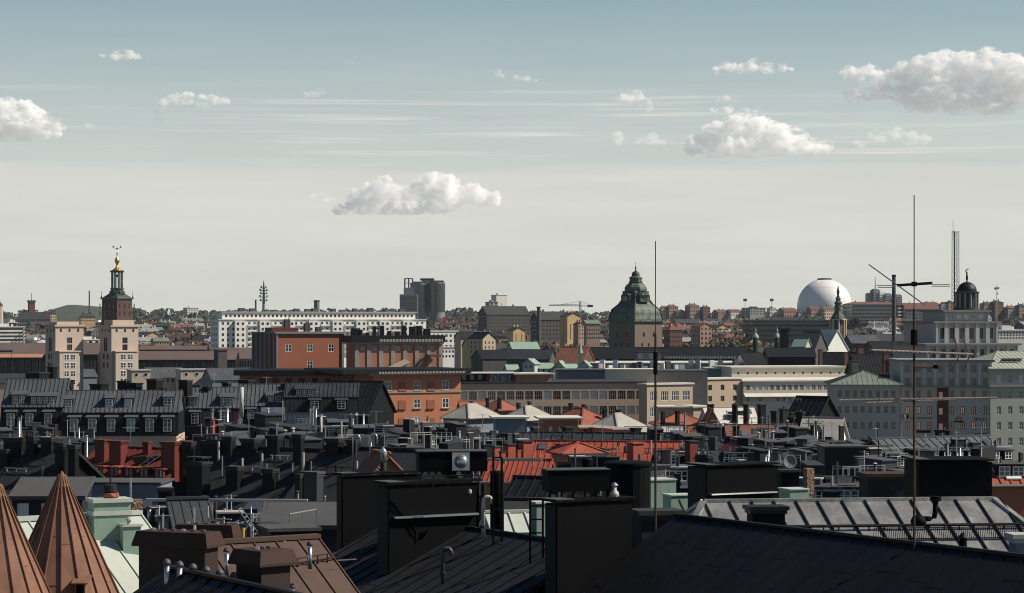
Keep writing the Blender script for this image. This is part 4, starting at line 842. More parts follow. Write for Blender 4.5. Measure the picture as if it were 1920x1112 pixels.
block('pier_tower', 'brown square pier standing among station roofs', 'tower', 409, 657, 1000, 16, 5, R(28), 'dark_stone', roof=('flat', .4, 'dark_stone'))
# small cream pavilions with round windows
def pavilion(px, py, w, n, lab, rz=R(22)):
    th = block('cream_pavilion', lab, 'building', px, py, 800, w, 7, rz, 'cream', roof=('flat', .35, 'pale_metal'), group='cream pavilions with round windows'); i = INFO[th.name]; s = i['s']
    for k in range(n):
        x = i['W'] * (k + .5) / n; z = i['H'] - 8 * s; o = link('window', MB().lathe((0, 0, 0), [(.75, 0), (.75, .12), (.6, .121), (.58, .02)], 16).mesh('window', [M['frame']]), th, (x, .04, z)); o.rotation_euler = (R(90), 0, 0)
        g_ = MB().lathe((0, 0, 0), [(.58, .03), (.58, .05)], 16); pn = part('pane', g_, M['glass_dark'], o)
    return th
pavilion(247, 695, 33, 2, 'small cream pavilion with two round windows beside the right cream tower'); pavilion(339, 694, 57, 3, 'wider cream pavilion with three round windows right of a grey roof')
house('low cream wing with a pale blue-grey seamed roof between two cream pavilions', 281, 345, 689, 708, 805, 'cream', 'grey_sheet', R(22), .5, rows=((711, 6, 7, 4, 2, 'far'),), seam=1.2)
house('blue-grey roofed wing right of the cream pavilions', 398, 470, 690, 712, 790, 'blue_grey', 'grey_sheet', R(20), .5, seam=1.2)
house('small pale roofed house between the twin cream towers', 155, 180, 692, 706, 930, 'blue_grey', 'grey_sheet', R(25), .5, seam=1.2)
house('flat roofed low building at the left under the station', -30, 80, 700, 718, 700, 'beige', 'felt', R(10), .4, seam=0)

# white apartment slab
D = 1400; s = D / F
th = block('apartment_block', 'long white apartment block with many balconies behind the orange buildings', 'building', 410, 600, D, 382, 14, R(27), 'white', rows=[(604 + 10.4 * k, 5.2, 40, 4.6, 3, 'far') for k in range(7)], lrows=[(604 + 10.4 * k, 5.2, 3, 5, 3, 'far') for k in range(6)], roof=('flat', .5, 'white_roof'), over=.5)
i = INFO[th.name]; W_, H = i['W'], i['H']
part('attic', MB().box(3, W_ - 6, 2.5, 12, H + .5, H + 4.4), M['white'], th); part('attic_roof', MB().box(2, W_ - 5, 1.6, 13, H + 4.4, H + 4.9), M['pale_metal'], th)
for k in range(46): x = 5 + (W_ - 14) * k / 45.; part('attic_window', MB().box(x, x + 1.2, 2.42, 2.6, H + 1.7, H + 3.2), M['glass_dark'], th)
for k in range(13): x = 8 + (W_ - 20) * (k + rnd.uniform(.1, .9)) / 13; part('roof_vent', MB().box(x, x + rnd.uniform(1.5, 4), 5, 8, H + 4.9, H + 4.9 + rnd.uniform(.8, 2.4)), M['dark_stone'], th)
for k in range(8):                                                     # stair bays that stand proud and throw shadows
    x = 4 + (W_ - 10) * (k + .35) / 8; w = 6.5; b = MB(); b.box(x, x + w, -2.2, .02, 0, H - .6); part('stair_bay', b, M['white'], th); b = MB()
    for j in range(7): z = H - 2.9 - 3.2 * j; b.box(x + 1, x + 2.4, -2.26, -2.1, z, z + 1.5).box(x + 4.1, x + 5.5, -2.26, -2.1, z, z + 1.5)
    part('bay_window', b, M['glass_dark'], th)
for k in range(8):
    for j in range(6):
        x = 12.5 + (W_ - 10) * (k + .35) / 8; z = H - 3.6 - 3.2 * j
        if x + 6 < W_: part('balcony', MB().box(x, x + 5.5, -1.5, -.02, z, z + .18).box(x, x + 5.5, -1.5, -1.42, z + .18, z + 1.05).box(x, x + .08, -1.42, -.02, z + .18, z + 1.05).box(x + 5.42, x + 5.5, -1.42, -.02, z + .18, z + 1.05), M['white'], th)
block('apartment_block', 'small white block with dark window rows right of the orange buildings', 'building', 800, 622, 1150, 58, 12, R(25), 'white', rows=[(627 + 10 * k, 5, 7, 4.5, 2, 'far') for k in range(3)], roof=('flat', .5, 'white_roof'))
block('apartment_block', 'lower white wing in front of the small white block', 'building', 826, 652, 1080, 40, 10, R(25), 'white', rows=[(657 + 9 * k, 4.5, 6, 4, 2, 'far') for k in range(2)], roof=('flat', .4, 'pale_metal'))
house('ochre tenement with dark mansard roof beside the white blocks', 864, 892, 622, 634, 1050, 'sand', 'black_sheet', R(25), .8, rows=[(640 + 9 * k, 5, 4, 3, 2, 'far') for k in range(4)], seam=0)
th = house('yellow tenement with stepped gable and lit end wall', 880, 905, 636, 648, 1000, 'yellow', 'black_sheet', R(28), .8, rows=[(652 + 9 * k, 5, 4, 3, 2, 'far') for k in range(3)], seam=0)
block('yellow_house', 'tall yellow gable house with lit narrow front among dark roofs', 'house', 905, 634, 980, 24, 9, R(40), 'sand', rows=[(640 + 9 * k, 5, 3, 3, 2, 'far') for k in range(3)], lrows=[(640 + 9 * k, 5, 3, 3, 2, 'far') for k in range(3)], roof=('cross', 2.4, 'black_sheet'))

# the orange office pair
D = 430; s = D / F
th = block('orange_block', 'orange-red cubic building with pilastered left face and three white windows', 'building', 518, 626, D, 122, 13, R(24), 'orange_dark', rows=[(645, 15, 3, 12, 3.2, 'w4'), (677, 15, 1, 12, 40, 'w4')], roof=('flat', .35, 'blue_grey'), over=.35)
i = INFO[th.name]; b = MB()
for k in range(6): y = i['dep'] * k / 5.2 + .1; b.box(-.35, 0.02, y, y + .5, 0, i['H'] - .02)
part('pilaster', b, M['blue_grey'], th); b = MB().box(-.06, .28, -.22, .02, 0, i['H']).box(i['W'] - .35, i['W'] + .05, -.22, .02, 0, i['H']); part('corner_strip', b, M['blue_grey'], th)
part('plant_room', MB().box(.5, 5.5, 4, 8, i['H'] + .35, i['H'] + 1.1), M['dark_red'], th)
for x, hh in ((4.2, 2.6), (8.0, 1.9), (10.2, 1.2)): part('roof_vent', MB().box(x - .5, x + .5, 6, 7, i['H'] + .35, i['H'] + hh).tube([(x, 5.5, i['H'] + .3), (x, 5.5, i['H'] + hh + .8)], .06, 6), M['dark_stone'], th)
th = block('orange_block', 'flat dark-roofed lower wing under the pilastered orange cube', 'building', 449, 704, 405, 232, 15, R(6), 'orange_dark', rows=[(709, 9, 9, 12, 6, 'far')], roof=('flat', .85, 'black_sheet'), over=1.0)
D = 425; s = D / F
th = block('orange_block', 'pinkish upper storey with pale pilasters and a deep dark roof', 'building', 664, 645, D, 160, 5, R(20), 'terracotta', rows=[(650, 8, 7, 9, 6, 'w4')], roof=('flat', .3, 'trim'), over=.5); i = INFO[th.name]; W_, H = i['W'], i['H']
b = MB()
for k in range(8): x = W_ * k / 7.2 + .1; b.box(x, x + .75, -.14, .02, 0, H - .02)
part('pilaster', b, M['trim'], th); part('fascia', MB().box(-.7, W_ + .7, -.7, 5.6, H + .3, H + 1.5), M['black_sheet'], th); b = MB()
for k in range(44): x = W_ * .28 + (W_ * .74) * k / 44.; b.box(x, x + .14, -.76, -.7, H + .35, H + .85)
part('lattice', b, M['pale_metal'], th)
b = MB().bar((W_ * .60, -2.0, H - 5.6), (W_ * .82, -1.4, H - 1.9), .5, .3).bar((W_ * .60, -2.0, H - 4.7), (W_ * .82, -1.4, H - 1.0), .08, .08).box(W_ * .82, W_ * .96, -2.2, -.3, H - 2.3, H - 1.9); part('outdoor_stair', b, M['dark_stone'], th)
b = MB().quad((W_ * .32, -3.6, H - 5), (W_ * .56, -3.6, H - 5), (W_ * .56, -3.6, H - 3.2)); b.slab((W_ * .31, -4, H - 5.0), (W_ * .31, -.5, H - 4.6), (W_ * .57, -.5, H - 2.7), (W_ * .57, -4, H - 3.1), .15); part('roof_hatch', b, M['sand'], th)
for k in range(11): x = W_ * (.05 + .085 * k); part('roof_vent', MB().box(x, x + rnd.uniform(.3, 1.1), 4, 5, H + 1.5, H + 1.5 + rnd.uniform(.4, 1.8)), M['black_wall'], th)
D = 400; s = D / F
th = block('orange_block', 'big orange corner house with white casement windows and wide dark eaves', 'building', 699, 704, D, 163, 14, R(27), 'orange', rows=[(715 + 34 * k, 18, 3, 14, 2, 'w4') for k in range(6)], rrows=[(715 + 34 * k, 18, 2, 14, 6, 'w4') for k in range(6)], roof=('flat', .25, 'trim'), over=1.2); i = INFO[th.name]; W_, H = i['W'], i['H']
part('fascia', MB().box(-6.0, W_ + 1.35, -1.35, 15.2, H + .25, H + 1.05), M['black_sheet'], th); b = MB()
for k in range(60): x = .5 + (W_ - .2) * k / 60.; b.box(x, x + .13, -1.4, -1.35, H + .27, H + .6)
part('lattice', b, M['pale_metal'], th); part('string_course', MB().box(-.1, W_ + .1, -.16, .02, H - 3.0, H - 2.7), M['trim'], th)
cw = (W_ - .36) / 3
for k in range(2):
    for j in range(4): x = .18 + cw * (k + .98); z = H - 2.55 - j * 3.0; part('blind_niche', MB().box(x - .7, x + .7, -.24, .02, z - .15, z + .02).box(x - .7, x + .7, -.07, .02, z + .02, z + 1.35), M['orange_dark'], th)
for k in range(3):
    for j in range(4): x = .18 + cw * (k + .5); z = H - (729 - 704 + 4 + 34 * j) * s; part('window_sill', MB().box(x - .75, x + .75, -.2, .02, z - .14, z - .02), M['trim'], th)
block('orange_block', 'shaded brown-orange wing left of the big orange corner house', 'building', 640, 705, 412, 64, 8, R(12), 'orange_dark', roof=('flat', .5, 'black_sheet'), over=.8)
block('orange_house', 'low orange wing with one white window at the foot of the big orange house', 'house', 668, 766, 375, 34, 6, R(24), 'terracotta', rows=[(777, 22, 1, 15, 8, 'w4')], roof=('flat', .15, 'trim'), over=.3)

# long beige postal building with industrial windows
D = 520; s = D / F
th = block('postal_building', 'very long beige-brown building with a band of industrial windows', 'building', 858, 720, D, 356, 22, R(10), 'beige', rows=[(734, 16.5, 20, 15, 2, 'ind'), (763, 17, 20, 15, 2, 'ind')], roof=('flat', .35, 'felt'), over=.25); i = INFO[th.name]; W_, H = i['W'], i['H']
th2 = block('penthouse', 'low dark glazed rooftop pavilion with a curved white roof and graffiti panel', 'building', 862, 701, 524, 106, 8, R(10), 'black_wall', rows=[(703, 9, 7, 8, 1, 'far')], roof=('flat', .25, 'white_roof'), zb=H, over=.6)
k = INFO[th2.name]; mat('graffiti', (.10, .12, .13), .8, var=.3, scale=1.8, fine=5, alt=(.55, .58, .6)); part('graffiti_panel', MB().box(k['W'] * .53, k['W'] * .9, -.08, .0, .3, k['H'] - .1), M['graffiti'], th2); [part('red_panel', MB().box(k['W'] * a0, k['W'] * a1, -.1, .0, .3, k['H'] - .1), M['dark_red'], th2) for a0, a1 in ((.47, .525), (.905, .99))]
th2 = block('penthouse', 'lit orange rooftop pavilion with two small portholes and white curved roof', 'building', 968, 702, 525, 66, 9, R(16), 'terracotta', rows=[(705, 3.5, 2, 4, 4, 'pal')], roof=('flat', .25, 'white_roof'), zb=H, over=.7)
block('roof_screen', 'pale parapet box on the flat roofs behind the beige building', 'building', 1140, 694, 560, 92, 10, R(2), 'pale_cream', roof=('flat', .25, 'white_roof'))
block('roof_screen', 'long dark flat roof shed behind the orange rooftop pavilion', 'building', 1046, 696, 575, 96, 14, R(1), 'grey_stone', roof=('flat', .4, 'grey_sheet'))
block('roof_screen', 'blue-grey flat roof with vents left of the cream setback building', 'building', 1232, 697, 570, 95, 16, R(2), 'grey_stone', roof=('flat', .3, 'grey_sheet'))
th = block('postal_building', 'sunlit end wing of the beige building with white-barred windows', 'building', 1213, 722, 517, 90, 3, R(32), 'sand', rows=[(734, 18, 4, 17, 3, 'indw'), (764, 18, 4, 17, 3, 'indw')], roof=('flat', .35, 'white_roof'), over=.3)
block('flat_annex', 'low annex with a bright white flat roof before the sunlit wing', 'building', 1238, 765, 470, 62, 7, R(3), 'beige', roof=('flat', .3, 'white_roof'), over=.5); block('flat_annex', 'lit ochre end of the white-roofed annex', 'building', 1300, 764, 470, 34, 6, R(28), 'sand', roof=('flat', .3, 'white_roof'), over=.4)
D = 600; s = D / F
th = block('cream_block', 'cream corner block with a few tiny windows and blank lit wall', 'building', 1318, 712, D, 78, 6, R(34), 'sand', rows=[(722, 10, 3, 9, 2, 'dk'), (743, 10, 3, 9, 2, 'dk')], roof=('flat', .4, 'pale_cream'), over=.3)
th = block('cream_block', 'long cream office building with a row of square windows and sloped ledge', 'building', 1394, 716, D + 6, 190, 18, R(12), 'pale_cream', rows=[(722, 10, 16, 7.5, 3, 'pal'), (746, 6.5, 16, 6.5, 3, 'pal')], roof=('flat', .3, 'white_roof'), over=.3); i = INFO[th.name]; W_, H = i['W'], i['H']
part('ledge_roof', MB().slab((0, -1.6, H - 3.7), (W_, -1.6, H - 3.7), (W_, -.02, H - 2.9), (0, -.02, H - 2.9), .12), M['white_roof'], th); b = MB()
for j in range(3): b.box(0, W_, -.1, -.01, H - 5.3 - j * .55, H - 5.1 - j * .55)
part('blind_band', b, M['white'], th)
th = block('cream_block', 'pale setback storey with paired tiny windows and a rounded end', 'building', 1372, 690, D + 22, 222, 14, R(14), 'pale_cream', rows=[(698, 4, 12, 4, 4, 'far')], roof=('flat', .35, 'white_roof'), over=.4); i = INFO[th.name]; W_, H = i['W'], i['H']
part('sloped_ledge', MB().slab((-1, -3.2, H - 3.4), (W_ + .5, -3.2, H - 3.4), (W_ + .5, -.02, H - 2.5), (-1, -.02, H - 2.5), .3), M['white_roof'], th)
part('curved_end', MB().lathe((W_ - .2, 3.2, 0), [(3.2, H - 3.3), (3.2, H)], 20), M['pale_cream'], th)
block('cream_block', 'dark shaded step between the cream setback and the flat roofs', 'building', 1326, 692, D + 30, 48, 12, R(2), 'blue_grey', roof=('flat', .35, 'pale_metal'))

# tower with a green baroque roof
D = 900; s = D / F; p = P(1192, 603, D); th = thing('baroque_tower', 'square stone tower with a swelling green copper baroque roof', 'tower', (p.x, p.y, 0), R(40)); H = p.z; w = 35.5 * s
b = MB()
for (ox, oy, rz) in ((-w, -w, 0), (-w, w, -90)): wins_on(th, 'grey_stone', b, (ox, oy, 0), R(rz), 2 * w, 0, H, [(H - 4, 1.6, 2, 1.0, 2, 'slit'), (H - 8, 1.2, 3, .8, 2, 'slit')], s)
b.box(w - .3, w, -w, w, 0, H).box(-w, w, w - .3, w, 0, H); part('shaft', b, M['w_tower'] if mat('w_tower', (.17, .135, .11), .9, var=.15, scale=.2, streak=.3) else 0, th); del th['_n']
part('cornice', MB().box(-w - .8, w + .8, -w - .8, w + .8, H, H + .6), M['copper_green'], th)
pr = [(50, 0), (50, 2), (48, 8), (47, 14), (44.5, 19), (39, 24), (32, 29), (27, 34), (24, 40), (23.2, 50), (25, 51), (25, 53.5), (22.5, 54.5)]
part('roof', MB().lathe((0, 0, H + .6), [(r * s, z * s) for r, z in pr], 4, R(45)), M['copper_green'], th)
pr = [(22, 54.5), (22.5, 58), (21.5, 62), (18, 66), (14, 69), (13, 70), (14.5, 70.8), (14.5, 72), (12.2, 72.5), (12.2, 77), (13.5, 78), (13, 79.5), (10, 81), (8, 83)]
part('upper_roof', MB().lathe((0, 0, H + .6), [(r * s, z * s) for r, z in pr], 8, R(22.5)), M['copper_green'], th)
part('lantern', MB().lathe((0, 0, H + .6), [(r * s, z * s) for r, z in ((7.4, 83), (7.8, 86), (6.5, 89), (3, 91.5), (1.2, 93), (1.0, 96), (2.2, 97.5), (1, 99), (.5, 101), (.35, 106), (1, 106.5), (.3, 108))], 12), M['copper_dark'], th)
b = MB()
for a in range(4):
    an = R(90 * a + 45); e = lambda r, z: (math.cos(an) * r * s, math.sin(an) * r * s, H + .6 + z * s); q = [e(r * 1.01, z) for r, z in ((50, 0), (48, 8), (44.5, 19), (32, 29), (24, 40), (23.2, 50))]
    b.tube(q, .28, 6)
part('hip_roll', b, M['copper_dark'], th)
for rz in (0, -90):
    d = link('dormer', MB().box(-2.4, 2.4, -w * .74, -w * .3, 34 * s, 46 * s).lathe((0, -w * .52, 46 * s), [(2.7, 0), (2.3, .6), (1, 1.3)], 8).mesh('dormer', M['copper_dark']), th, (0, 0, H + .6), R(rz)); part('opening', MB().box(-1.1, 1.1, -w * .74 - .04, -w * .7, 36 * s, 44 * s), M['glass_dark'], d)
for px, py, w_ in ((1126, 606, 20),): pass

# roofs around the green tower
th = house('very long black roof with a row of tiny white dormer windows', 1110, 1402, 651, 672, 740, 'black_wall', 'black_sheet', R(2), .55, rows=((668.2, 4.4, 42, 3.2, 60, 'pal'),), seam=0, cat='building', name='long_roof_building')
for k in range(30):
    if k * 5.2 + 1246 < 1400: link('dormer_window', win_mesh(.55, .8, 1, 1, .06, 'frame', 'glass_pale'), th, ((k * 5.2 + 136) * INFO[th.name]['s'], -.75, INFO[th.name]['H'] - .1), 0)
block('glass_attic', 'blue glass attic box on the long black roof', 'building', 1193, 661, 730, 47, 6, R(2), 'blue_grey', rows=[(663, 10, 4, 9, 2, 'pal')], roof=('flat', .2, 'felt'))
house('pitched red tile roof with pale verge left of the long black roof', 1040, 1090, 650, 680, 700, 'brick_brown', 'dull_tile', R(-24), .9, seam=0); house('dark brick gable roof behind the red tile roof', 1092, 1112, 648, 672, 720, 'brick', 'dull_tile', R(20), .9, seam=0)
house('pale green copper roof with a lit gable among dark roofs', 962, 1012, 641, 655, 950, 'beige', 'mint', R(15), .6, seam=0); house('dark slate roofs left of the pale green roof', 905, 962, 656, 672, 900, 'dark_stone', 'black_sheet', R(25), .6, seam=0); house('dark slate roof in front of the pale green roof', 950, 1030, 655, 672, 860, 'dark_stone', 'dark_sheet', R(-15), .7, seam=0)
for k, (px, py, w_) in enumerate(((952, 683, 20), (980, 672, 22), (1012, 680, 26), (1040, 676, 16), (1062, 682, 22), (1086, 676, 18))):
    th = house('mint green gabled copper dormer house, %s in a row behind the beige building' % ORD[k], px, px + w_, py, py + 9, 640, 'mint_pale', 'mint', R((20, -30, 15, -20, 25, -15)[k]), .9, form='cross' if k % 2 else 'gable', seam=0, rows=((py + 12, 6, 2, 4, 2, 'far'),), group='mint green copper roofs')
p = P(1088, 655, 645); th = thing('spirelet', 'slim pale green spirelet rising from the mint roofs', 'tower', (p.x, p.y, p.z - 6)); part('shaft', MB().box(-.5, .5, -.5, .5, -6, 5), M['mint_pale'], th); part('cap', MB().lathe((0, 0, 5), [(.8, 0), (.5, 1), (.1, 3)], 8), M['mint'], th)
block('flat_deck', 'long pale grey flat roofs with clutter in front of the black roof', 'building', 1096, 682, 690, 300, 30, R(2), 'grey_stone', roof=('flat', .3, 'white_roof'))
for k in range(26): px = 1100 + k * 11 + rnd.uniform(-4, 4); p = P(px, rnd.uniform(678, 690), 680 - rnd.uniform(0, 8)); solo('roof_vent', MB().box(-.7, .7, -.5, .5, -2, rnd.uniform(.2, 1.0)), M[rnd.choice(['white', 'pale_metal', 'steel', 'dark_stone'])], 'small ventilation box on the pale flat roofs below the long black roof', 'vent', 'vents on the pale flat roofs', p, rnd.uniform(-.4, .6))
# church with slim spire, little turrets, roofs below the dome
D = 1100; s = D / F; p = P(1571.5, 600, D); th = thing('spire_church', 'slim dark green spire over an open cream belfry', 'church tower', (p.x, p.y, 0), R(20)); H = p.z
b = MB().box(-16 * s, 16 * s, -16 * s, 16 * s, 0, H - 40 * s); part('shaft', b, M['dark_stone'], th)
for k in range(8): a = R(45 * k + 22); part('column', MB().box(-1.6 * s, 1.6 * s, -1.6 * s, 1.6 * s, H - 40 * s, H).v and MB().tube([(math.cos(a) * 14 * s, math.sin(a) * 14 * s, H - 40 * s), (math.cos(a) * 14 * s, math.sin(a) * 14 * s, H)], 2.3 * s, 8), M['sand'], th)
part('core', MB().lathe((0, 0, H - 40 * s), [(8 * s, 0), (8 * s, 40 * s)], 8), M['dark_stone'], th); part('parapet', MB().lathe((0, 0, H - 42 * s), [(19 * s, 0), (19 * s, 5 * s)], 8), M['dark_stone'], th); part('cornice', MB().lathe((0, 0, H), [(17 * s, 0), (17 * s, 2 * s)], 8), M['cream'], th)
part('spire', MB().lathe((0, 0, H + 2 * s), [(r * s, z * s) for r, z in ((15, 0), (13, 4), (9, 9), (6.5, 14), (6, 18), (6, 28), (7.5, 29), (7, 31), (4, 34), (5, 38), (3.2, 41), (2, 45), (3.2, 50), (2.6, 54), (1, 58), (1.4, 60), (.4, 62))], 10), M['copper_dark'], th)
for k, px in enumerate((1416.5, 1457)):
    D = 800; s = D / F; p = P(px, 634, D); th = thing('copper_turret', 'small round turret with mint onion cap, %s of a pair' % ('left' if k == 0 else 'right'), 'turret', (p.x, p.y, 0), 0, 'mint capped turrets'); H = p.z
    part('shaft', MB().lathe((0, 0, 0), [(5.2 * s, 0), (5.2 * s, H)], 12), M['copper_dark'], th); part('cap', MB().lathe((0, 0, H), [(r * s, z * s) for r, z in ((6.5, 0), (6.2, 3), (4, 7), (1.8, 9), (1.4, 12), (2.2, 13), (1.2, 17), (.4, 20))], 12), M['mint'], th)
block('dark_tower', 'plain dark square tower right of the mint turrets', 'tower', 1465, 616, 790, 14, 2.6, R(8), 'black_wall', roof=('hip', 1.2, 'black_sheet'))
for a in (('black roof with a row of small dormers below the mint turrets', 1440, 1530, 652, 668, 760, 'black_wall', 'black_sheet', R(4), .6), ('white gabled roof edge beside dark roofs under the spire', 1520, 1545, 618, 655, 820, 'white', 'white_roof', R(-50), 1.2), ('dark steep roof left of the slim spire', 1495, 1524, 622, 655, 800, 'dark_stone', 'dark_sheet', R(-30), 1.0),
          ('small mint and white gabled house under the dark tower', 1486, 1508, 634, 648, 780, 'mint_pale', 'mint', R(-30), 1.0), ('pale blue-grey hipped roof right of the slim spire', 1598, 1652, 628, 643, 900, 'dark_stone', 'grey_sheet', R(10), .5), ('dark roof cluster right of the blue-grey hipped roof', 1640, 1740, 640, 655, 850, 'dark_stone', 'black_sheet', R(14), .5),
          ('dark mansard roof behind the cream setback storey', 1400, 1440, 662, 682, 690, 'white', 'black_sheet', R(20), .7), ('dark low roof with brick chimneys right of the cream setback', 1535, 1600, 660, 684, 660, 'brick', 'black_sheet', R(-20), .7), ('long black roof behind the grey office building', 1610, 1740, 664, 700, 560, 'black_wall', 'black_sheet', R(6), .7)):
    house(*a, seam=0 if a[5] > 700 else .8)
for px, py, w_, h_, D, m in ((1538, 655, 8, 24, 650, 'brick_brown'), (1585, 660, 9, 26, 650, 'brick_brown'), (1612, 650, 14, 16, 600, 'brick_brown'), (1660, 662, 12, 20, 550, 'brick_brown'), (1676, 664, 10, 18, 550, 'brick'), (1706, 668, 9, 20, 545, 'brick'), (1600, 676, 18, 40, 515, 'copper_dark')):
    chim(px, py, w_, h_, D, m, label='%s chimney, {o} from the left below the slim spire' % ('dark green' if 'cop' in m else 'brick'), group='chimneys below the slim spire', extra=2)
# lattice mast
D = 1000; s = D / F; p = P(1791.5, 590, D); th = thing('lattice_mast', 'tall steel lattice mast with a thin whip aerial', 'mast', (p.x, p.y, p.z - 20), R(12)); H = (590 - 433) * s + 20; a = 5.3 * s; b = MB()
for sx in (-1, 1):
    for sy in (-1, 1): b.bar((sx * a, sy * a, 0), (sx * a * .92, sy * a * .92, H), .17)
part('leg', b, M['black_wall'], th); b = MB(); n = 20
for j in range(n):
    z0, z1 = H * j / n, H * (j + 1) / n; k = a * (1 - .08 * j / n)
    for sy in (-1, 1): b.bar((-k, sy * k, z0), (k, sy * k, z1), .10).bar((k, sy * k, z0), (-k, sy * k, z1), .10)
    for sx in (-1, 1): b.bar((sx * k, -k, z0), (sx * k, k, z1), .06)
part('bracing', b, M['black_wall'], th); part('ladder', MB().box(-a * .6, -a * .2, -.08, .08, 0, H), M['black_wall'], th); part('whip_aerial', MB().tube([(-a * .9, 0, H - 3), (-a * .9, 0, H + 20 * s)], .1, 6), M['grey_stone'], th)

# grey-green office building with its stepped tower and domed lantern
D = 380; s = D / F
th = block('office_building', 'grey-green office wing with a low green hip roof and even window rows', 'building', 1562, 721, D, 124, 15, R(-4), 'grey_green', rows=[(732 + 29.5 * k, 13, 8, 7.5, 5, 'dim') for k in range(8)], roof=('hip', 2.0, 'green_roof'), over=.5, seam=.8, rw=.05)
TL_ = block('office_building', 'central grey-green office front with lit windows, dark red strip and shop signs', 'building', 1688, 679, D + 2, 170, 16, R(-3), 'grey_green', rows=[(685, 13, 8, 8, 3, 'dim'), (708, 15, 8, 8, 3, 'dim'), (732, 13, 8, 8, 3, 'dim'), (762, 14, 8, 8, 3, 'lit'), (791, 14, 8, 8, 3, 'lit'), (817, 12, 8, 8, 3, 'lit'), (846, 12, 8, 8, 3, 'dim')], roof=('flat', .4, 'grey_stone'), over=.4)
i = INFO[TL_.name]; W_, H = i['W'], i['H']; zz = lambda py: ZC + (EY - py) * i['s']; b = MB()
for k in range(9): x = .25 + (W_ - .5) * k / 8.; b.box(x - .22, x + .22, -.2, .02, zz(722), H - .02)
part('pilaster', b, M['pale_stone'] if mat('pale_stone', (.40, .41, .40), .9, var=.12) else 0, TL_); part('cornice', MB().box(-.3, W_ + .3, -.55, .02, zz(726), zz(723)), M['grey_stone'], TL_)
part('red_strip', MB().box((1757 - 1688) * s, (1778 - 1688) * s, -.10, .02, zz(806), zz(727)), M['dark_red_wall'], TL_); b = MB()
for py in (735, 765, 794): b.box((1760 - 1688) * s, (1767 - 1688) * s, -.16, -.08, zz(py + 12), zz(py))
part('strip_window', b, M['lit_soft'], TL_)
def arc(cx, cz, r, w, m, parent, nm):
    b = MB()
    for k in range(10): a0, a1 = R(18 * k), R(18 * k + 18); b.bar((cx + math.cos(a0) * r, -.2, cz + math.sin(a0) * r), (cx + math.cos(a1) * r, -.2, cz + math.sin(a1) * r), .15, w, (0, 1, 0))
    return part(nm, b, M[m], parent)
def sgn(label, px, py, fn):
    x = (px - 1688) * s; p = INFO[TL_.name]['p']; c_, s_ = math.cos(R(-3)), math.sin(R(-3)); t = thing('shop_sign', label, 'sign', (p.x + x * c_, p.y + x * s_, zz(py)), R(-3), 'signs on the grey office front'); fn(t); return t
sgn('red arched emblem over a dark bar on the grey office front', 1797, 787, lambda t: (arc(0, 0, .42, .16, 'signal_red', t, 'emblem'), part('name_bar', MB().box(-.72, .72, -.22, -.02, -.38, -.16), M['black_wall'], t)))
sgn('small red and white round sign near the left of the grey office front', 1698, 781, lambda t: (part('red_half', MB().box(-.45, -.2, -.2, -.02, -.35, .3), M['signal_red'], t), part('white_half', MB().box(-.19, .05, -.2, -.02, -.3, .3), M['white'], t), part('dark_disc', MB().box(.1, .45, -.2, -.02, -.3, .25), M['black_wall'], t)))
sgn('dark navy name board with a round end on the grey office front', 1838, 814, lambda t: (part('board', MB().box(-1.0, .75, -.16, -.02, -.18, .14), mat('navy', (.02, .03, .10), .6), t), part('disc', MB().lathe((.8, -.1, .1), [(.25, -.1), (.25, .1)], 12), M['navy'], t)))
sgn('row of white letters over the shop front at the foot of the grey office', 1805, 812, lambda t: part('letters', MB().box(-1.25, -1.05, -.12, -.02, -.3, .3).box(-1.05, -.8, -.12, -.02, -.3, -.15).box(-.7, -.5, -.12, -.02, -.28, .1).box(-.4, -.3, -.12, -.02, -.28, .1).box(.2, .5, -.12, -.02, -.2, .15).box(.6, .8, -.12, -.02, -.2, .1).box(.9, 1.1, -.12, -.02, -.2, .1).box(1.2, 1.3, -.12, -.02, -.2, .1), M['pale_metal'], t))
sgn('black shop fascia board with a red end on the grey office front', 1732, 809, lambda t: (part('board', MB().box(-1.1, 1.1, -.16, -.02, -.2, .2), M['black_wall'], t), part('red_end', MB().box(-1.25, -1.11, -.16, -.02, -.2, .2), M['signal_red'], t)))
sgn('thin dark sign line between storeys of the grey office front', 1730, 784, lambda t: part('letters', MB().box(-2, 1.6, -.1, -.02, -.05, .1), M['dark_stone'], t))
sgn('row of faint dark letters at the right of the grey office front', 1838, 786, lambda t: part('letters', MB().box(-1.0, -.9, -.1, -.02, -.2, .25).box(-.7, -.6, -.1, -.02, -.2, .25).box(-.3, -.2, -.1, -.02, -.2, .25).box(0, .1, -.1, -.02, -.2, .25).box(.4, .5, -.1, -.02, -.2, .25).box(.8, .9, -.1, -.02, -.2, .25), M['dark_stone'], t))
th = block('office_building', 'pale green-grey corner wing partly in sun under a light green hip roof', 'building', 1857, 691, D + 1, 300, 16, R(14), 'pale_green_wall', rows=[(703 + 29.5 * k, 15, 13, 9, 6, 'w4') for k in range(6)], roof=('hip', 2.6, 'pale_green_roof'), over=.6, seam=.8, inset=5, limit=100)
i = INFO[th.name]; part('skylight', MB().bar((2.8, 2.2, i['H'] + 1.3), (6.4, 2.2, i['H'] + 1.3), .06, .7, (0, -1, 1)), M['glass_mid'], th); part('cornice', MB().box(-.4, i['W'] + .4, -.5, .02, i['H'] - 2.9, i['H'] - 2.6), M['grey_stone'], th)
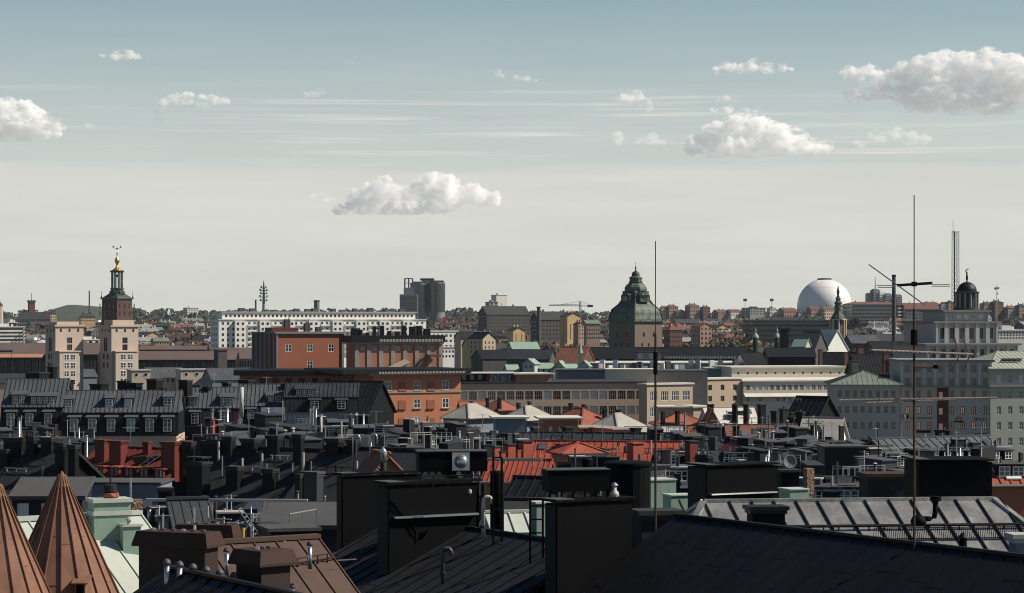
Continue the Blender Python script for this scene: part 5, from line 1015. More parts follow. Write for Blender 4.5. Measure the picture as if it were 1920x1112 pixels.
def tier(label, px, py, w, D, dep, rows, col, cm='grey_green', h=20, rz=-3):
    th = block('tower_tier', label, 'building', px, py, D, w, dep, R(rz), cm, rows=rows, roof=('flat', .35, 'grey_stone'), over=.5, zb=col[3]); i = INFO[th.name]; b = MB()
    for k in range(col[0]): x = i['W'] * (k + .0) / (col[0] - 1); b.box(max(0, x - col[1] / 2), min(i['W'], x + col[1] / 2), -.3, .02, 0, i['H'] - .02)
    part('pilaster', b, M['pale_stone'], th); return th
tier('wide pilastered tier of the grey stepped tower with tall windows', 1738, 648, 176, 400, 18, [(655, 16, 9, 7, 3, 'dk')], (10, .5, 0, 36), rz=9)
tier('colonnaded middle tier of the grey stepped tower', 1754, 606, 122, 408, 14, [(615, 20, 6, 9, 4, 'dk')], (7, .7, 0, 42), rz=13)
tier('small blank upper tier of the grey stepped tower', 1772, 585, 84, 412, 10, [(590, 8, 5, 9, 6, 'pal')], (2, .3, 0, 47), rz=13)
D = 416; s = D / F; p = P(1813, 584, D); th = thing('domed_lantern', 'round colonnaded lantern with a dark dome and a statue', 'lantern', p, R(10)); part('base', MB().lathe((0, 0, -1), [(27 * s, 0), (27 * s, 1 + 3 * s), (25 * s, 1 + 3.2 * s), (25 * s, 1 + 7 * s)], 24), M['dark_stone'], th)
for k in range(12): a = R(30 * k); part('column', MB().tube([(math.cos(a) * 20 * s, math.sin(a) * 20 * s, 7 * s), (math.cos(a) * 20 * s, math.sin(a) * 20 * s, 34 * s)], 2.2 * s, 8), M['grey_stone'], th)
part('core', MB().lathe((0, 0, 7 * s), [(12.5 * s, 0), (12.5 * s, 27 * s)], 16), M['dark_stone'], th); part('entablature', MB().lathe((0, 0, 34 * s), [(22 * s, 0), (24 * s, 2 * s), (24 * s, 3 * s), (20 * s, 3.2 * s)], 24), M['dark_stone'], th)
part('dome', MB().lathe((0, 0, 37 * s), [(18.5 * s * math.cos(R(t)), 18.5 * s * math.sin(R(t))) for t in range(0, 90, 9)] + [(1.5 * s, 18.5 * s)], 24), M['black_sheet'], th, smooth=True)
part('statue', MB().lathe((0, 0, 55 * s), [(1.6 * s, 0), (1.2 * s, 3 * s), (2 * s, 4 * s), (2.2 * s, 10 * s), (1.2 * s, 15 * s), (1 * s, 16 * s), (1.4 * s, 18 * s), (.5 * s, 20 * s)], 8).bar((0, 0, 68 * s), (-2.5 * s, 0, 77 * s), .12).bar((-2.5 * s, 0, 77 * s), (3 * s, 0, 80 * s), .14), M['black_wall'], th)
# ------------------------------------------------------------------ roofs of the near quarter, back to front
def mansard(name, label, px0, px1, D, pye, pyb, pyr, wm, m1, m2, rz=0.0, rows=(), dorm=(), up=(), seam=.6, dw=15, wst='w6', lean=1.1, group=None):
    """wall up to pye, steep lower roof to pyb, flatter upper roof to pyr"""
    s = D / F; th = block(name, label, 'house', px0, pye, D, px1 - px0, 11, rz, wm, rows, roof=('none', 0, m2), group=group); i = INFO[th.name]; W_, H = i['W'], i['H']
    h1 = (pye - pyb) * s; h2 = (pyb - pyr) * s; b = MB(); b.slab((-.25, -.3, H), (W_ + .25, -.3, H), (W_ + .25, lean, H + h1), (-.25, lean, H + h1), .12); b.ribs((-.25, -.3, H), (W_ + .25, -.3, H), (W_ + .25, lean, H + h1), (-.25, lean, H + h1), seam, .05, .05)
    b.quad((0, 11, H), (0, 0, H), (0, lean, H + h1), (0, 11 - lean, H + h1)); b.quad((W_, 0, H), (W_, 11, H), (W_, 11 - lean, H + h1), (W_, lean, H + h1)); part('mansard', b, M[m1], th)
    b = MB(); A = ((-.3, lean - .25, H + h1), (W_ + .3, lean - .25, H + h1), (W_ + .3, 5.5, H + h1 + h2), (-.3, 5.5, H + h1 + h2)); b.slab(*A, .14); b.ribs(*A, seam, .11, .10, jit=.06)
    b.slab((W_ + .3, 11 - lean, H + h1), (-.3, 11 - lean, H + h1), (-.3, 5.5, H + h1 + h2), (W_ + .3, 5.5, H + h1 + h2), .14).bar((-.3, 5.5, H + h1 + h2), (W_ + .3, 5.5, H + h1 + h2), .22, .1)
    b.quad((0, 11 - lean, H + h1), (0, lean, H + h1), (0, 5.5, H + h1 + h2)); b.quad((W_, lean, H + h1), (W_, 11 - lean, H + h1), (W_, 5.5, H + h1 + h2)); part('roof', b, M[m2], th)
    for px in dorm:
        x = (px - px0) * s / i['c']; w = dw * s; z = H + h1 * .16; hh = h1 * .62; d = link('dormer', MB().box(-w * .62, w * .62, -.05, lean + .2, z, z + hh + .1).mesh('dormer', M['black_wall']), th, (x, -.1, 0))
        nx, ny, fr, fm, gl, _ = STY[wst]; link('window', win_mesh(w * .86, hh * .92, nx, ny, .08 * w, fm, rnd.choice(gl)), d, (-w * .43, -.07, z + .05)); part('dormer_roof', MB().slab((-w * .72, -.3, z + hh + .1), (w * .72, -.3, z + hh + .1), (w * .72, lean + .3, z + hh + .42), (-w * .72, lean + .3, z + hh + .42), .07), M[m2], d)
    sl = h2 / (5.5 - lean)
    for px, py, w, hh, n in up:
        x = (px - px0) * s / i['c']; z = ZC + (EY - py) * s; y = lean + (z - H - h1) / sl; w *= s; hh *= s; d = link('dormer', MB().box(-w / 2, w / 2, 0, hh / sl, -.3, hh).mesh('dormer', M['black_wall']), th, (x, y, z))
        for k in range(n): cw = w / n; nx, ny, fr, fm, gl, _ = STY['w4']; link('window', win_mesh(cw * .84, hh * .78, nx, ny, .1 * cw, fm, rnd.choice(gl)), d, (-w / 2 + k * cw + cw * .08, -.02, hh * .1))
        part('dormer_roof', MB().slab((-w * .6, -.35, hh), (w * .6, -.35, hh), (w * .6, hh / sl + .6, hh + .5), (-w * .6, hh / sl + .6, hh + .5), .08), M[m2], d)
    return th
def skylight(px, py, w, h, th, label='skylight'):
    i = INFO[th.name]; s = i['s']; return None
mansard('mansard_house', 'mansard house with three dormers over an orange wall at the left edge', 3, 116, 330, 806, 764, 712, 'orange', 'black_sheet', 'grey_sheet', R(2), [(816, 20, 3, 14, 6, 'w4')], (20, 55, 90), ((31, 760, 24, 20, 2), (76, 760, 44, 17, 4)), dw=17)
mansard('mansard_house', 'long mansard house with a row of six dormer windows in its black lower roof', 119, 330, 322, 817, 774, 734, 'beige', 'black_sheet', 'grey_sheet', R(2), (), (139, 173, 208, 245, 280, 313), ((124, 766, 16, 17, 1), (200, 765, 16, 18, 1), (236, 765, 16, 18, 1), (310, 763, 18, 18, 1)), dw=18)
mansard('mansard_house', 'short grey mansard house with a wide window band right of the six dormers', 331, 448, 338, 800, 766, 728, 'tar', 'black_sheet', 'grey_sheet', R(3), (), (365, 420), ((352, 765, 30, 20, 4), (424, 763, 26, 18, 2)), dw=16)
mansard('mansard_house', 'dark mansard house with seamed grey upper roof below the orange cube', 446, 545, 345, 790, 762, 722, 'tar', 'black_sheet', 'grey_sheet', R(3), (), (470, 520), ((520, 756, 40, 14, 3),), dw=15)
mansard('mansard_house', 'blue-grey walled mansard house left of the low orange wing', 535, 668, 342, 772, 745, 720, 'blue_grey', 'black_sheet', 'dark_sheet', R(2), (), (590, 640), ((570, 742, 34, 12, 3),), dw=18)
house('steep plain black roof rising against the big orange house', 595, 692, 714, 772, 350, 'black_wall', 'black_sheet', R(-20), .9, seam=.7)
# hip-roof cluster in front of the beige building
for a, k in ((('red tile hip roof behind the pale hips', 936, 972, 748, 770, 372, 'orange_dark', 'red_tile', R(42), .85), 'hip'), (('small red tile roof farthest left beside the orange house', 868, 912, 752, 764, 380, 'orange_dark', 'red_tile', R(10), .6), 'gable'), (('sunlit pale grey pyramid roof next to the orange corner house', 879, 938, 757, 785, 340, 'blue_grey', 'pale_roof', R(48), .85), 'hip'),
             (('sunlit pale pyramid roof in the middle of the hip roofs', 988, 1042, 761, 789, 330, 'blue_grey', 'pale_roof', R(48), .85), 'hip'), (('large red tile hip roof with a pale gutter over an orange wall', 1091, 1152, 765, 797, 322, 'orange', 'red_tile', R(40), .6), 'hip'), (('speckled pale hip roof right of the large red tile hip', 1158, 1212, 775, 803, 312, 'orange', 'pale_roof', R(48), .85), 'hip'),
             (('low red tile roof below the white-roofed annex', 1236, 1330, 776, 797, 350, 'dark_stone', 'red_tile', R(6), .5), 'hip'), (('long thin grey roof edge in front of the red tile roof', 1180, 1420, 800, 808, 300, 'dark_stone', 'pale_metal', R(2), .25), 'gable')):
    house(*a, form=k, seam=0, over=.5)
house('dark roof full of vents below the pale pyramid roofs', 852, 1000, 812, 846, 245, 'tar', 'dark_sheet', R(4), .5, seam=.8)
block('flat_box', 'dark blue flat-topped rooftop box between the pale pyramid roofs', 'building', 930, 785, 285, 54, 5, R(4), 'blue_grey', roof=('flat', .2, 'white_roof'), over=.5)
block('brick_block', 'dull red flat-roofed block with two windows below the pyramid roofs', 'building', 1018, 786, 290, 66, 6, R(4), 'orange_dark', rows=[(800, 14, 3, 7, 5, 'pal')], roof=('flat', .2, 'white_roof'), over=.6)
block('orange_house', 'narrow bright orange wall with windows under the speckled pale roof', 'house', 1088, 803, 300, 60, 5, R(26), 'orange', rows=[(806, 12, 4, 7, 3, 'dk')], roof=('flat', .15, 'trim'), over=.3)
block('orange_house', 'orange wall strip to the left of the thin grey roof edge', 'house', 1150, 806, 296, 42, 5, R(30), 'orange', roof=('flat', .15, 'trim'), over=.3)
th_band = house('long black seamed roof behind the red chimneys', 985, 1250, 810, 856, 255, 'black_wall', 'dark_sheet', R(-12), .7, seam=1.1, rw=.09)
CL = []
# pale and tiled roofs right of centre
for a, k in ((('white roof with black chimneys left of the dark gabled house', 1335, 1425, 764, 802, 345, 'white', 'white_roof', R(12), .8), 'gable'), (('dark gabled house with a lit red right-hand slope', 1466, 1516, 742, 800, 320, 'black_wall', 'black_sheet', R(-40), 1.0), 'gable'), (('rough white roof slope right of the dark gabled house', 1496, 1562, 782, 832, 300, 'white', 'pale_roof', R(-20), .8), 'gable'),
             (('brown pantile roof in the gap between white roofs', 1368, 1496, 796, 822, 285, 'dull_tile', 'dull_tile', R(2), .7), 'gable'), (('dull brown roof in shade left of the brown pantile roof', 1286, 1372, 798, 818, 290, 'brick', 'dull_tile', R(-4), .6), 'gable'), (('grey metal gable slope under the rough white roof', 1455, 1535, 818, 846, 245, 'black_wall', 'dark_sheet', R(-30), .7), 'gable'),
             (('dark grey roof in front of the brown pantile roof', 1330, 1470, 822, 846, 250, 'tar', 'dark_sheet', R(6), .55), 'gable'), (('dark roof left of the orange pediment', 1250, 1345, 812, 848, 240, 'tar', 'dark_sheet', R(-20), .7), 'hip')):
    h_ = house(*a, form=k, seam=0 if 'white' in a[0] or 'tile' in a[7] else .8); CL.append((h_, a[1], a[2], a[3], a[4]))
th = house('small orange pediment gable among dark roofs', 1371, 1418, 826, 843, 228, 'orange', 'dark_red', R(16), .6, form='cross', seam=0)
house('bright red roof slope beside the grey office building', 1538, 1566, 752, 784, 335, 'black_wall', 'red_sheet', R(32), 1.0, seam=0)
block('orange_house', 'orange gabled end wall with a tall chimney in front of the white roof', 'house', 1318, 797, 330, 34, 3, R(4), 'terracotta', roof=('cross', 2.2, 'dull_tile'))
# centre and right dark roofs, nearer
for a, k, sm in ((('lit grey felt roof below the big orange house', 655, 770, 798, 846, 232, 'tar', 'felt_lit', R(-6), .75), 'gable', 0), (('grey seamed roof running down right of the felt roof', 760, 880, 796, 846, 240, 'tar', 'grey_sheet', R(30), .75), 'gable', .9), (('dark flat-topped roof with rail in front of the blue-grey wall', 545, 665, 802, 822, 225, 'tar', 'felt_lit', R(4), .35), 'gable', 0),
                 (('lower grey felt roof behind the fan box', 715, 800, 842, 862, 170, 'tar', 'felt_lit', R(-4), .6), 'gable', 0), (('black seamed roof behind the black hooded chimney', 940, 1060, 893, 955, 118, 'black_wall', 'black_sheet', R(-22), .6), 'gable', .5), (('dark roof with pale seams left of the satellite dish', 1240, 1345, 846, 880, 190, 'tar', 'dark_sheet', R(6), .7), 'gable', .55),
                 (('dark seamed roof right of the small chimney', 1345, 1475, 846, 874, 192, 'tar', 'dark_sheet', R(4), .7), 'gable', .55), (('dark seamed roof behind the satellite dish', 1475, 1580, 842, 880, 195, 'tar', 'dark_sheet', R(8), .7), 'gable', .55), (('brown-grey seamed roof with a ladder in front of the big black box', 1500, 1640, 893, 958, 116, 'tar', 'felt', R(-25), .6), 'gable', 1.6),
                 (('grey seamed roof falling to the right below the grey office', 1690, 1930, 822, 874, 185, 'tar', 'grey_sheet', R(30), .6), 'gable', .75), (('small grey seamed roof below the antenna mast', 1612, 1720, 838, 886, 175, 'tar', 'grey_sheet', R(28), .6), 'gable', .75), (('orange-red seamed roof at the far right', 1858, 1960, 872, 902, 140, 'orange_dark', 'red_sheet', R(4), .5), 'gable', .6),
                 (('dark patched roof right of the brown-grey roof', 1640, 1740, 905, 960, 112, 'tar', 'felt', R(-20), .6), 'gable', 1.0), (('low black curved roof in front of the red roofs', 1060, 1230, 868, 888, 138, 'black_wall', 'tar', R(3), .3), 'gable', 0), (('dark low seamed roof behind the green boxes', 1180, 1330, 882, 912, 128, 'tar', 'dark_sheet', R(10), .5), 'hip', .7), (('pale mint roof strip left of the ladder frame', 936, 1015, 962, 990, 88, 'mint', 'mint_pale', R(12), .5), 'gable', .6),
                 (('dark roof behind the pale mint strip', 930, 1030, 935, 966, 96, 'mint', 'felt', R(-10), .5), 'gable', 0)):
    h_ = house(*a, form=k, seam=sm, rw=.06); CL.append((h_, a[1], a[2], a[3], a[4]))
# the red roofs in the middle
RED = house('long orange-red tiled and seamed roof with red chimneys', 975, 1262, 826, 876, 198, 'orange', 'red_sheet', R(-9), .62, seam=.5, rw=.05, cross=1.5)
RED2 = house('lower pale red seamed roof slope with a white snow rail', 912, 1016, 860, 896, 160, 'orange', 'red_sheet', R(-14), .7, seam=.35, rw=.05)
block('hipped_house', 'small orange house with a red hip roof in front of the long red roof', 'house', 1058, 851, 178, 76, 3.6, R(14), 'orange', rows=[(856, 10, 5, 6, 3, 'dk')], roof=('hip', .75, 'red_sheet'), over=.3)
b = MB(); s = 158 / F
solo('snow_rail', MB().box(-3.0, 1.6, -.06, .06, -.06, .06).box(-2.8, -2.7, 0, .1, -.3, 0).box(-1, -.9, 0, .1, -.3, 0).box(.9, 1, 0, .1, -.3, 0), M['pale_metal'], 'white snow rail across the pale red roof slope', 'rail', None, P(972, 862, 158), R(-14))
for k, (px, py, w_, h_, D) in enumerate(((930, 836, 17, 32, 185), (956, 832, 22, 36, 186), (985, 826, 26, 44, 187), (1052, 832, 20, 30, 200), (1114, 833, 18, 22, 202), (1135, 840, 18, 26, 192), (1191, 829, 32, 46, 188), (1160, 838, 9, 14, 200), (1296, 826, 24, 48, 185), (1012, 828, 14, 16, 203), (1032, 830, 12, 14, 203), (1082, 828, 14, 14, 204), (1150, 830, 12, 12, 203), (1226, 828, 16, 16, 203), (1252, 834, 14, 20, 200), (942, 846, 12, 18, 183), (972, 844, 10, 18, 184))):
    chim(px, py, w_, h_, D, 'dark_red' if k == 8 else 'red_sheet', R(38), label='orange-red sheet metal chimney, {o} from the left on the red roofs', group='red chimneys in the middle', extra=1.2, pots=0, cap=.1)
# the dark red roof on the left with its shed dormers
LR = house('dark red seamed roof with six shed dormers on the left', 132, 316, 836, 896, 186, 'black_wall', 'red_dull', R(-30), .62, seam=.6, rw=.05)
for k in range(6): dormer(LR, 158 + k * 28, 889 + k * 1.4, 19, 17, 'dark_red', 'red_sheet', 'w4', 'shed', 2, roofh=.1, ww=.4)
for px, py, w_, h_ in ((192, 860, 28, 36), (222, 868, 34, 42), (276, 850, 16, 22), (322, 878, 40, 50), (349, 868, 20, 42)):
    D = ondist(LR, px, py); chim(px, py - h_, w_, h_, D, 'dark_red', R(-30), label='dark red sheet metal chimney, {o} from the left on the dark red roof', group='dark red chimneys on the left', extra=1.0, cap=.12)
b = MB()
for k in range(9): b.bar((k * .42, k * .1, k * .30), (k * .42 + .32, k * .1 + .1, k * .30 - .12), .05)
for dx in (0, .34): b.bar((dx, dx * .3, -dx * .36), (3.6 + dx, .85 + dx * .3, 2.6 - dx * .36), .05)
solo('roof_ladder', b, M['pale_metal'], 'pale roof ladder lying on the dark red roof between the chimneys', 'ladder', None, P(252, 882, 184) + Vector((0, -.3, .1)), R(-10))
for k in range(2): p = P(265 + k * 30, 866, 185); solo('skylight', MB().bar((-.55, 0, 0), (.55, -.2, .18), .06, 1.1, (0, -1, 1)), M['glass_mid'], ('left' if k == 0 else 'right') + ' one of two blue skylights in the dark red roof', 'skylight', None, p)
# big dark roofs on the left
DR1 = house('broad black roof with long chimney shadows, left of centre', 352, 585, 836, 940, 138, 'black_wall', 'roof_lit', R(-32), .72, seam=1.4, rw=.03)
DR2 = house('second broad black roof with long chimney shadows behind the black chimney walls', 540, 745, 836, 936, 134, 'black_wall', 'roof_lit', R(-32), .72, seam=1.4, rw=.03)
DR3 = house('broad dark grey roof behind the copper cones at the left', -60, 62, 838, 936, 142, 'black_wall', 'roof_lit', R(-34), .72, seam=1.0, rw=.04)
def onroof(th, px, py, w, h, m='black_wall', rz=-.5, **k):                # chimney whose foot row is py on roof th
    D = ondist(th, px, py); return chim(px, py - h, w, h, D, m, rz, **k)
LB = '%s black chimney, {o} from the left on the broad black roofs'
for px, py, w, h, k in ((372, 930, 44, 64, {'hood': True}), (440, 912, 32, 38, {}), (506, 915, 28, 36, {}), (560, 945, 14, 62, {}), (585, 942, 38, 58, {}), (405, 850, 30, 26, {'hood': True}), (430, 848, 24, 30, {}), (470, 846, 36, 24, {}), (515, 846, 30, 30, {}), (560, 848, 22, 34, {}), (628, 848, 34, 26, {}), (663, 846, 26, 22, {}), (355, 850, 22, 22, {}), (385, 846, 18, 20, {})):
    onroof(DR1 if px < 540 else DR2, px, py, w, h, label=LB % ('tall' if h > 50 else 'hooded' if k else 'squat' if h < 27 else 'plain'), group='black chimneys on the broad black roofs', capm='felt', **k)
for px, py, w, h, k in ((115, 872, 24, 42, {}), (138, 872, 20, 38, {}), (30, 850, 44, 30, {}), (92, 846, 30, 26, {}), (60, 852, 22, 34, {'hood': True}), (10, 872, 24, 30, {})):
    onroof(DR3, px, py, w, h, label='%s black chimney, {o} from the left on the dark roof behind the cones' % ('tall' if h > 36 else 'low'), group='black chimneys behind the cones', capm='felt', **k)
# dark chimneys and boxes over the left and centre roofs, each standing on the roof behind it
BACK = 'dark chimney, {o} from the left along the mansard ridges'
for px, py, w, h, D in ((70, 698, 44, 34, 345), (98, 688, 18, 40, 350), (128, 712, 20, 32, 340), (186, 720, 34, 30, 338), (232, 714, 24, 30, 340), (252, 718, 30, 26, 339), (290, 710, 30, 36, 338), (348, 712, 26, 32, 340), (305, 728, 14, 20, 336), (372, 722, 20, 34, 345), (388, 726, 16, 36, 343), (425, 716, 18, 40, 352), (462, 712, 30, 30, 355), (535, 720, 16, 34, 350), (560, 722, 20, 36, 348), (585, 734, 32, 28, 345), (640, 712, 22, 30, 358), (665, 716, 28, 30, 356)):
    chim(px, py, w, h, D, 'black_wall', R(-32), label=BACK, group='dark chimneys along the mansard ridges', extra=3, pots=rnd.choice((0, 0, 2)))
for px, py, w, h, D in ((872, 804, 18, 16, 250), (890, 800, 14, 22, 252), (908, 808, 22, 14, 248), (928, 812, 16, 14, 246), (948, 812, 20, 16, 246), (862, 816, 26, 18, 240), (900, 820, 30, 14, 236), (940, 826, 24, 16, 232), (968, 814, 14, 22, 244), (978, 822, 22, 12, 234)):
    chim(px, py, w, h, D, rnd.choice(('black_wall', 'tar', 'black_wall', 'dark_sheet')), R(rnd.choice((-30, 20, 35))), label='small dark roof box, {o} from the left below the pale pyramid roofs', group='dark roof boxes below the pale pyramids', extra=2, capm=rnd.choice(('felt', 'felt_lit', 'pale_metal')), pots=rnd.choice((0, 0, 2, 3)), potm=rnd.choice(('pale_metal', 'flue')), name='roof_box')
MID = 'dark sheet chimney, {o} from the left in the hip roof cluster'
for px, py, w, h, D in ((884, 752, 6, 10, 345), (914, 746, 7, 10, 365), (937, 744, 7, 10, 372), (972, 755, 8, 12, 338), (993, 752, 8, 12, 336), (1070, 756, 8, 14, 330), (1095, 758, 8, 12, 330), (1134, 768, 9, 14, 325), (1160, 768, 9, 12, 318), (1243, 772, 8, 12, 350), (1270, 770, 9, 14, 350), (1003, 800, 18, 38, 268), (1064, 800, 22, 40, 262), (1192, 802, 20, 34, 262)):
    chim(px, py, w, h, D, 'black_wall', R(40), label=MID, group='dark chimneys in the hip roof cluster', extra=1.5, dep=None if w > 15 else .5)
RT = '%s dark chimney, {o} from the left among the right-hand roofs'
for px, py, w, h, D in ((1332, 758, 12, 34, 335), (1378, 758, 11, 26, 335), (1399, 758, 11, 30, 332), (1428, 758, 16, 40, 328), (1452, 770, 14, 30, 318), (1470, 766, 18, 26, 312), (1500, 772, 18, 30, 305), (1484, 782, 14, 24, 300), (1530, 806, 26, 30, 262), (1474, 806, 14, 34, 262), (1432, 803, 10, 18, 280), (1365, 818, 16, 28, 245), (1380, 798, 12, 22, 282), (1388, 838, 14, 26, 215), (1446, 838, 42, 18, 205), (1536, 832, 40, 18, 215), (1630, 824, 26, 14, 210), (1660, 826, 30, 18, 205), (1746, 824, 28, 30, 196), (1804, 822, 46, 32, 194), (1770, 806, 34, 20, 240), (1716, 842, 38, 22, 180), (1670, 850, 26, 24, 170), (1320, 852, 26, 24, 170), (1352, 800, 14, 16, 288)):
    chim(px, py, w, h, D, rnd.choice(('black_wall', 'black_wall', 'tar')), R(rnd.choice((-30, 35, 8))), label=RT % ('broad' if w > 24 else 'slim'), group='dark chimneys among the right-hand roofs', extra=2, pots=rnd.choice((0, 0, 1, 3)), capm='felt')
for px, py, w, h, D in ((1858, 862, 18, 22, 146), (1893, 868, 32, 14, 144)): chim(px, py, w, h, D, 'dark_red', R(20), label='dark red chimney, {o} from the left on the far right red roof', group='chimneys on the far right red roof', extra=1)
block('ribbed_box', 'black ribbed plant house with a pale roof edge right of the satellite dish', 'building', 1546, 840, 165, 78, 3, R(2), 'black_sheet', roof=('flat', .12, 'felt_lit'), over=.15)
block('ribbed_box', 'wide black roof box with a lit top edge behind the ribbed plant house', 'building', 1556, 832, 205, 64, 3, R(2), 'black_wall', roof=('flat', .12, 'felt'), over=.15)
# satellite dish
D = 150; s = D / F; p = P(1480, 866, D); th = thing('satellite_dish', 'round grey satellite dish on the right-hand roofs', 'satellite dish', (p.x, p.y, p.z - 13 * s)); r = 13 * s
d = part('dish', MB().lathe((0, 0, 0), [(.03, .0), (r * .5, .03), (r * .85, .08), (r, .12), (r, .14), (r * .85, .11), (r * .5, .06), (.03, .03)], 24), M['grey_stone'], th, smooth=True); d.location = (0, 0, 13 * s); d.rotation_euler = (R(82), 0, R(8))
part('bracket', MB().tube([(0, .1, -1.2), (0, .1, 12 * s)], .04, 6).tube([(0, -.02, r * .2), (0, -.5, r)], .015, 5), M['dark_stone'], th)
# boxes with hoods, billboard, steel masts over the dark roofs
p = P(512, 776, 300); th = thing('billboard', 'bluish poster hoarding with an orange patch among the dark roofs', 'billboard', (p.x, p.y, p.z - .8), R(4)); mat('poster', (.42, .46, .54), .6, var=.4, scale=.9, fine=2, alt=(.62, .34, .22)); part('panel', MB().box(-1.5, 1.5, -.05, .05, .0, 1.6), M['poster'], th); part('support', MB().box(-1.3, -1.2, .05, .15, -1.6, 1.4).box(1.2, 1.3, .05, .15, -1.6, 2.4), M['pale_metal'], th)
D = 225; s = D / F; p = P(453, 782, D); th = thing('steel_flue', 'tall white steel flue on a tripod above the dark roofs', 'flue', p); part('pipe', MB().tube([(0, 0, 0), (0, 0, 56 * s)], 4 * s, 12), M['pale_metal'], th, smooth=True); b = MB()
for dx, dy in ((-26, .6), (-9, -1.0), (4, .2)): b.bar((0, 0, 0), (dx * s, dy, -40 * s), .09)
part('leg', b, M['steel'], th); part('crossbar', MB().bar((-18 * s, 0, 34 * s), (18 * s, 0, 34 * s), .12), M['pale_metal'], th)
for k, px in enumerate((583, 592, 602)):
    p = P(px, 830, 205); s = 205 / F; th = thing('steel_flue', 'tall pale twin-wall flue beside the blue-grey wall, %s of three' % ('left', 'middle', 'right')[k], 'flue', p, 0, 'three pale flues'); H = (62, 64, 52)[k] * s; part('pipe', MB().tube([(0, 0, -.8), (0, 0, H)], 2.6 * s, 10), M['steel' if k == 1 else 'pale_metal'], th, smooth=True); part('collar', MB().lathe((0, 0, H), [(3.2 * s, -.1), (3.2 * s, .06)], 10), M['steel'], th)
for k, (px, top, bot, D) in enumerate(((662, 822, 884, 120), (694, 820, 884, 120))):
    p = P(px, bot, D); s = D / F; th = thing('gooseneck_pipe', '%s of two thin grey swan-neck vent pipes over the black chimney wall' % ('left', 'right')[k], 'pipe', p); H = (bot - top) * s; part('pipe', MB().tube([(0, 0, -.5), (0, 0, H)] + [(.17 - .17 * math.cos(R(a)), 0, H + .17 * math.sin(R(a))) for a in range(15, 181, 15)] + [(.34, 0, H - .35)], .045, 8), M['steel'], th, smooth=True)
for px, py, h_, m, D in ((520, 793, 34, 'steel', 215), (400, 790, 20, 'signal_red', 220), (545, 826, 18, 'dark_red', 205), (448, 776, 12, 'signal_red', 232), (640, 790, 26, 'pale_metal', 215), (1225, 806, 12, 'signal_yellow', 270), (1290, 806, 10, 'signal_yellow', 265)):
    solo('vent_pipe', MB().tube([(0, 0, -1), (0, 0, h_ * D / F)], .16 if 'red' in m else .09, 8), M[m], '%s vent pipe, {o} from the left above the dark middle roofs' % {'steel': 'grey', 'signal_red': 'red', 'dark_red': 'dark red', 'pale_metal': 'pale', 'signal_yellow': 'yellow'}[m], 'vent pipe', 'vent pipes above the middle roofs', P(px, py + h_, D))
# orange-brown tiled gable with its steel flue
house('small tan gable roof peeping over the black chimney wall', 692, 758, 850, 888, 118, 'terracotta', 'dull_tile', R(20), 1.0, form='cross', seam=0)
p = P(719, 885, 112); s = 112 / F; th = thing('steel_flue', 'short steel flue with white elbow before the tan gable', 'flue', p); part('pipe', MB().tube([(0, 0, -1), (0, 0, 22 * s)], 6 * s, 12), M['black_wall'], th, smooth=True); part('sleeve', MB().tube([(0, 0, 19 * s), (0, 0, 38 * s), (-.12, 0, 44 * s)], 6.4 * s, 12), M['steel'], th, smooth=True)

for h_, a, b_, c, d in CL:
    if 'mint' in h_['label'] or 'hooded' in h_['label']: continue
    if b_ - a > 60 and 'tile' not in h_['label'] and 'white' not in h_['label'] and 'curved' not in h_['label'] and d - c > 16:
        q = INFO[h_.name]['s']
        for e in range(int((b_ - a) / 30)): dormer(h_, a + (b_ - a) * (.12 + .76 * (e + .5) / int((b_ - a) / 30)), d - (d - c) * .22, .95 / q, .8 / q, 'black_wall', rnd.choice(('dark_sheet', 'felt_lit', 'grey_sheet')), 'w4', 'shed', 1)
    w = max(10, (b_ - a) * .8); n = int(min(14, (b_ - a) / 11)); lab = h_['label'].split(' ', 1); clutter(h_, a + w * .1, a + w, c + (d - c) * .15, d - (d - c) * .25, n, 'the ' + ' '.join(h_['label'].split()[:5]))
clutter(DR1, 400, 560, 850, 905, 12, 'the broad black roof left of centre', 'ppv'); clutter(DR2, 560, 720, 850, 905, 12, 'the second broad black roof', 'ppv'); clutter(DR3, 0, 90, 855, 910, 5, 'the dark grey roof behind the cones', 'pv')
clutter(RED, 1000, 1240, 836, 866, 14, 'the long orange-red roof', 'phv'); clutter(th_band, 1000, 1230, 816, 844, 16, 'the long black seamed roof', 'pbhv')
# ridge clutter seen against the houses behind: tall thin pipes, hoods and aerials
def tv_aerial(px, py, h, D, where):
    s = D / F; p = P(px, py + h, D); th = thing('tv_aerial', 'small television aerial on a pole ' + where, 'aerial', p, rnd.uniform(-1, 1), 'television aerials'); H = h * s; part('pole', MB().tube([(0, 0, -.8), (0, 0, H)], .03, 6), M['steel'], th)
    b = MB().tube([(-.7, 0, H * .93), (.7, 0, H * .93)], .02, 5)
    for k in range(6): x = -.6 + .24 * k; b.tube([(x, -.3, H * .93), (x, .3, H * .93)], .012, 4)
    part('boom', b, M['steel'], th)
for px, py, h, D in ((150, 700, 30, 338), (270, 704, 28, 336), (402, 700, 34, 345), (500, 706, 30, 345), (648, 776, 30, 250), (705, 770, 34, 235), (905, 776, 30, 250), (1010, 790, 26, 255), (1130, 786, 30, 255), (1222, 788, 32, 250), (1345, 786, 40, 250), (1410, 790, 36, 240), (1560, 790, 44, 215), (1690, 796, 34, 200), (1840, 800, 36, 190), (36, 800, 34, 170), (245, 800, 34, 200), (610, 800, 40, 160)): tv_aerial(px, py, h, D, 'over the roofs of the near quarter')

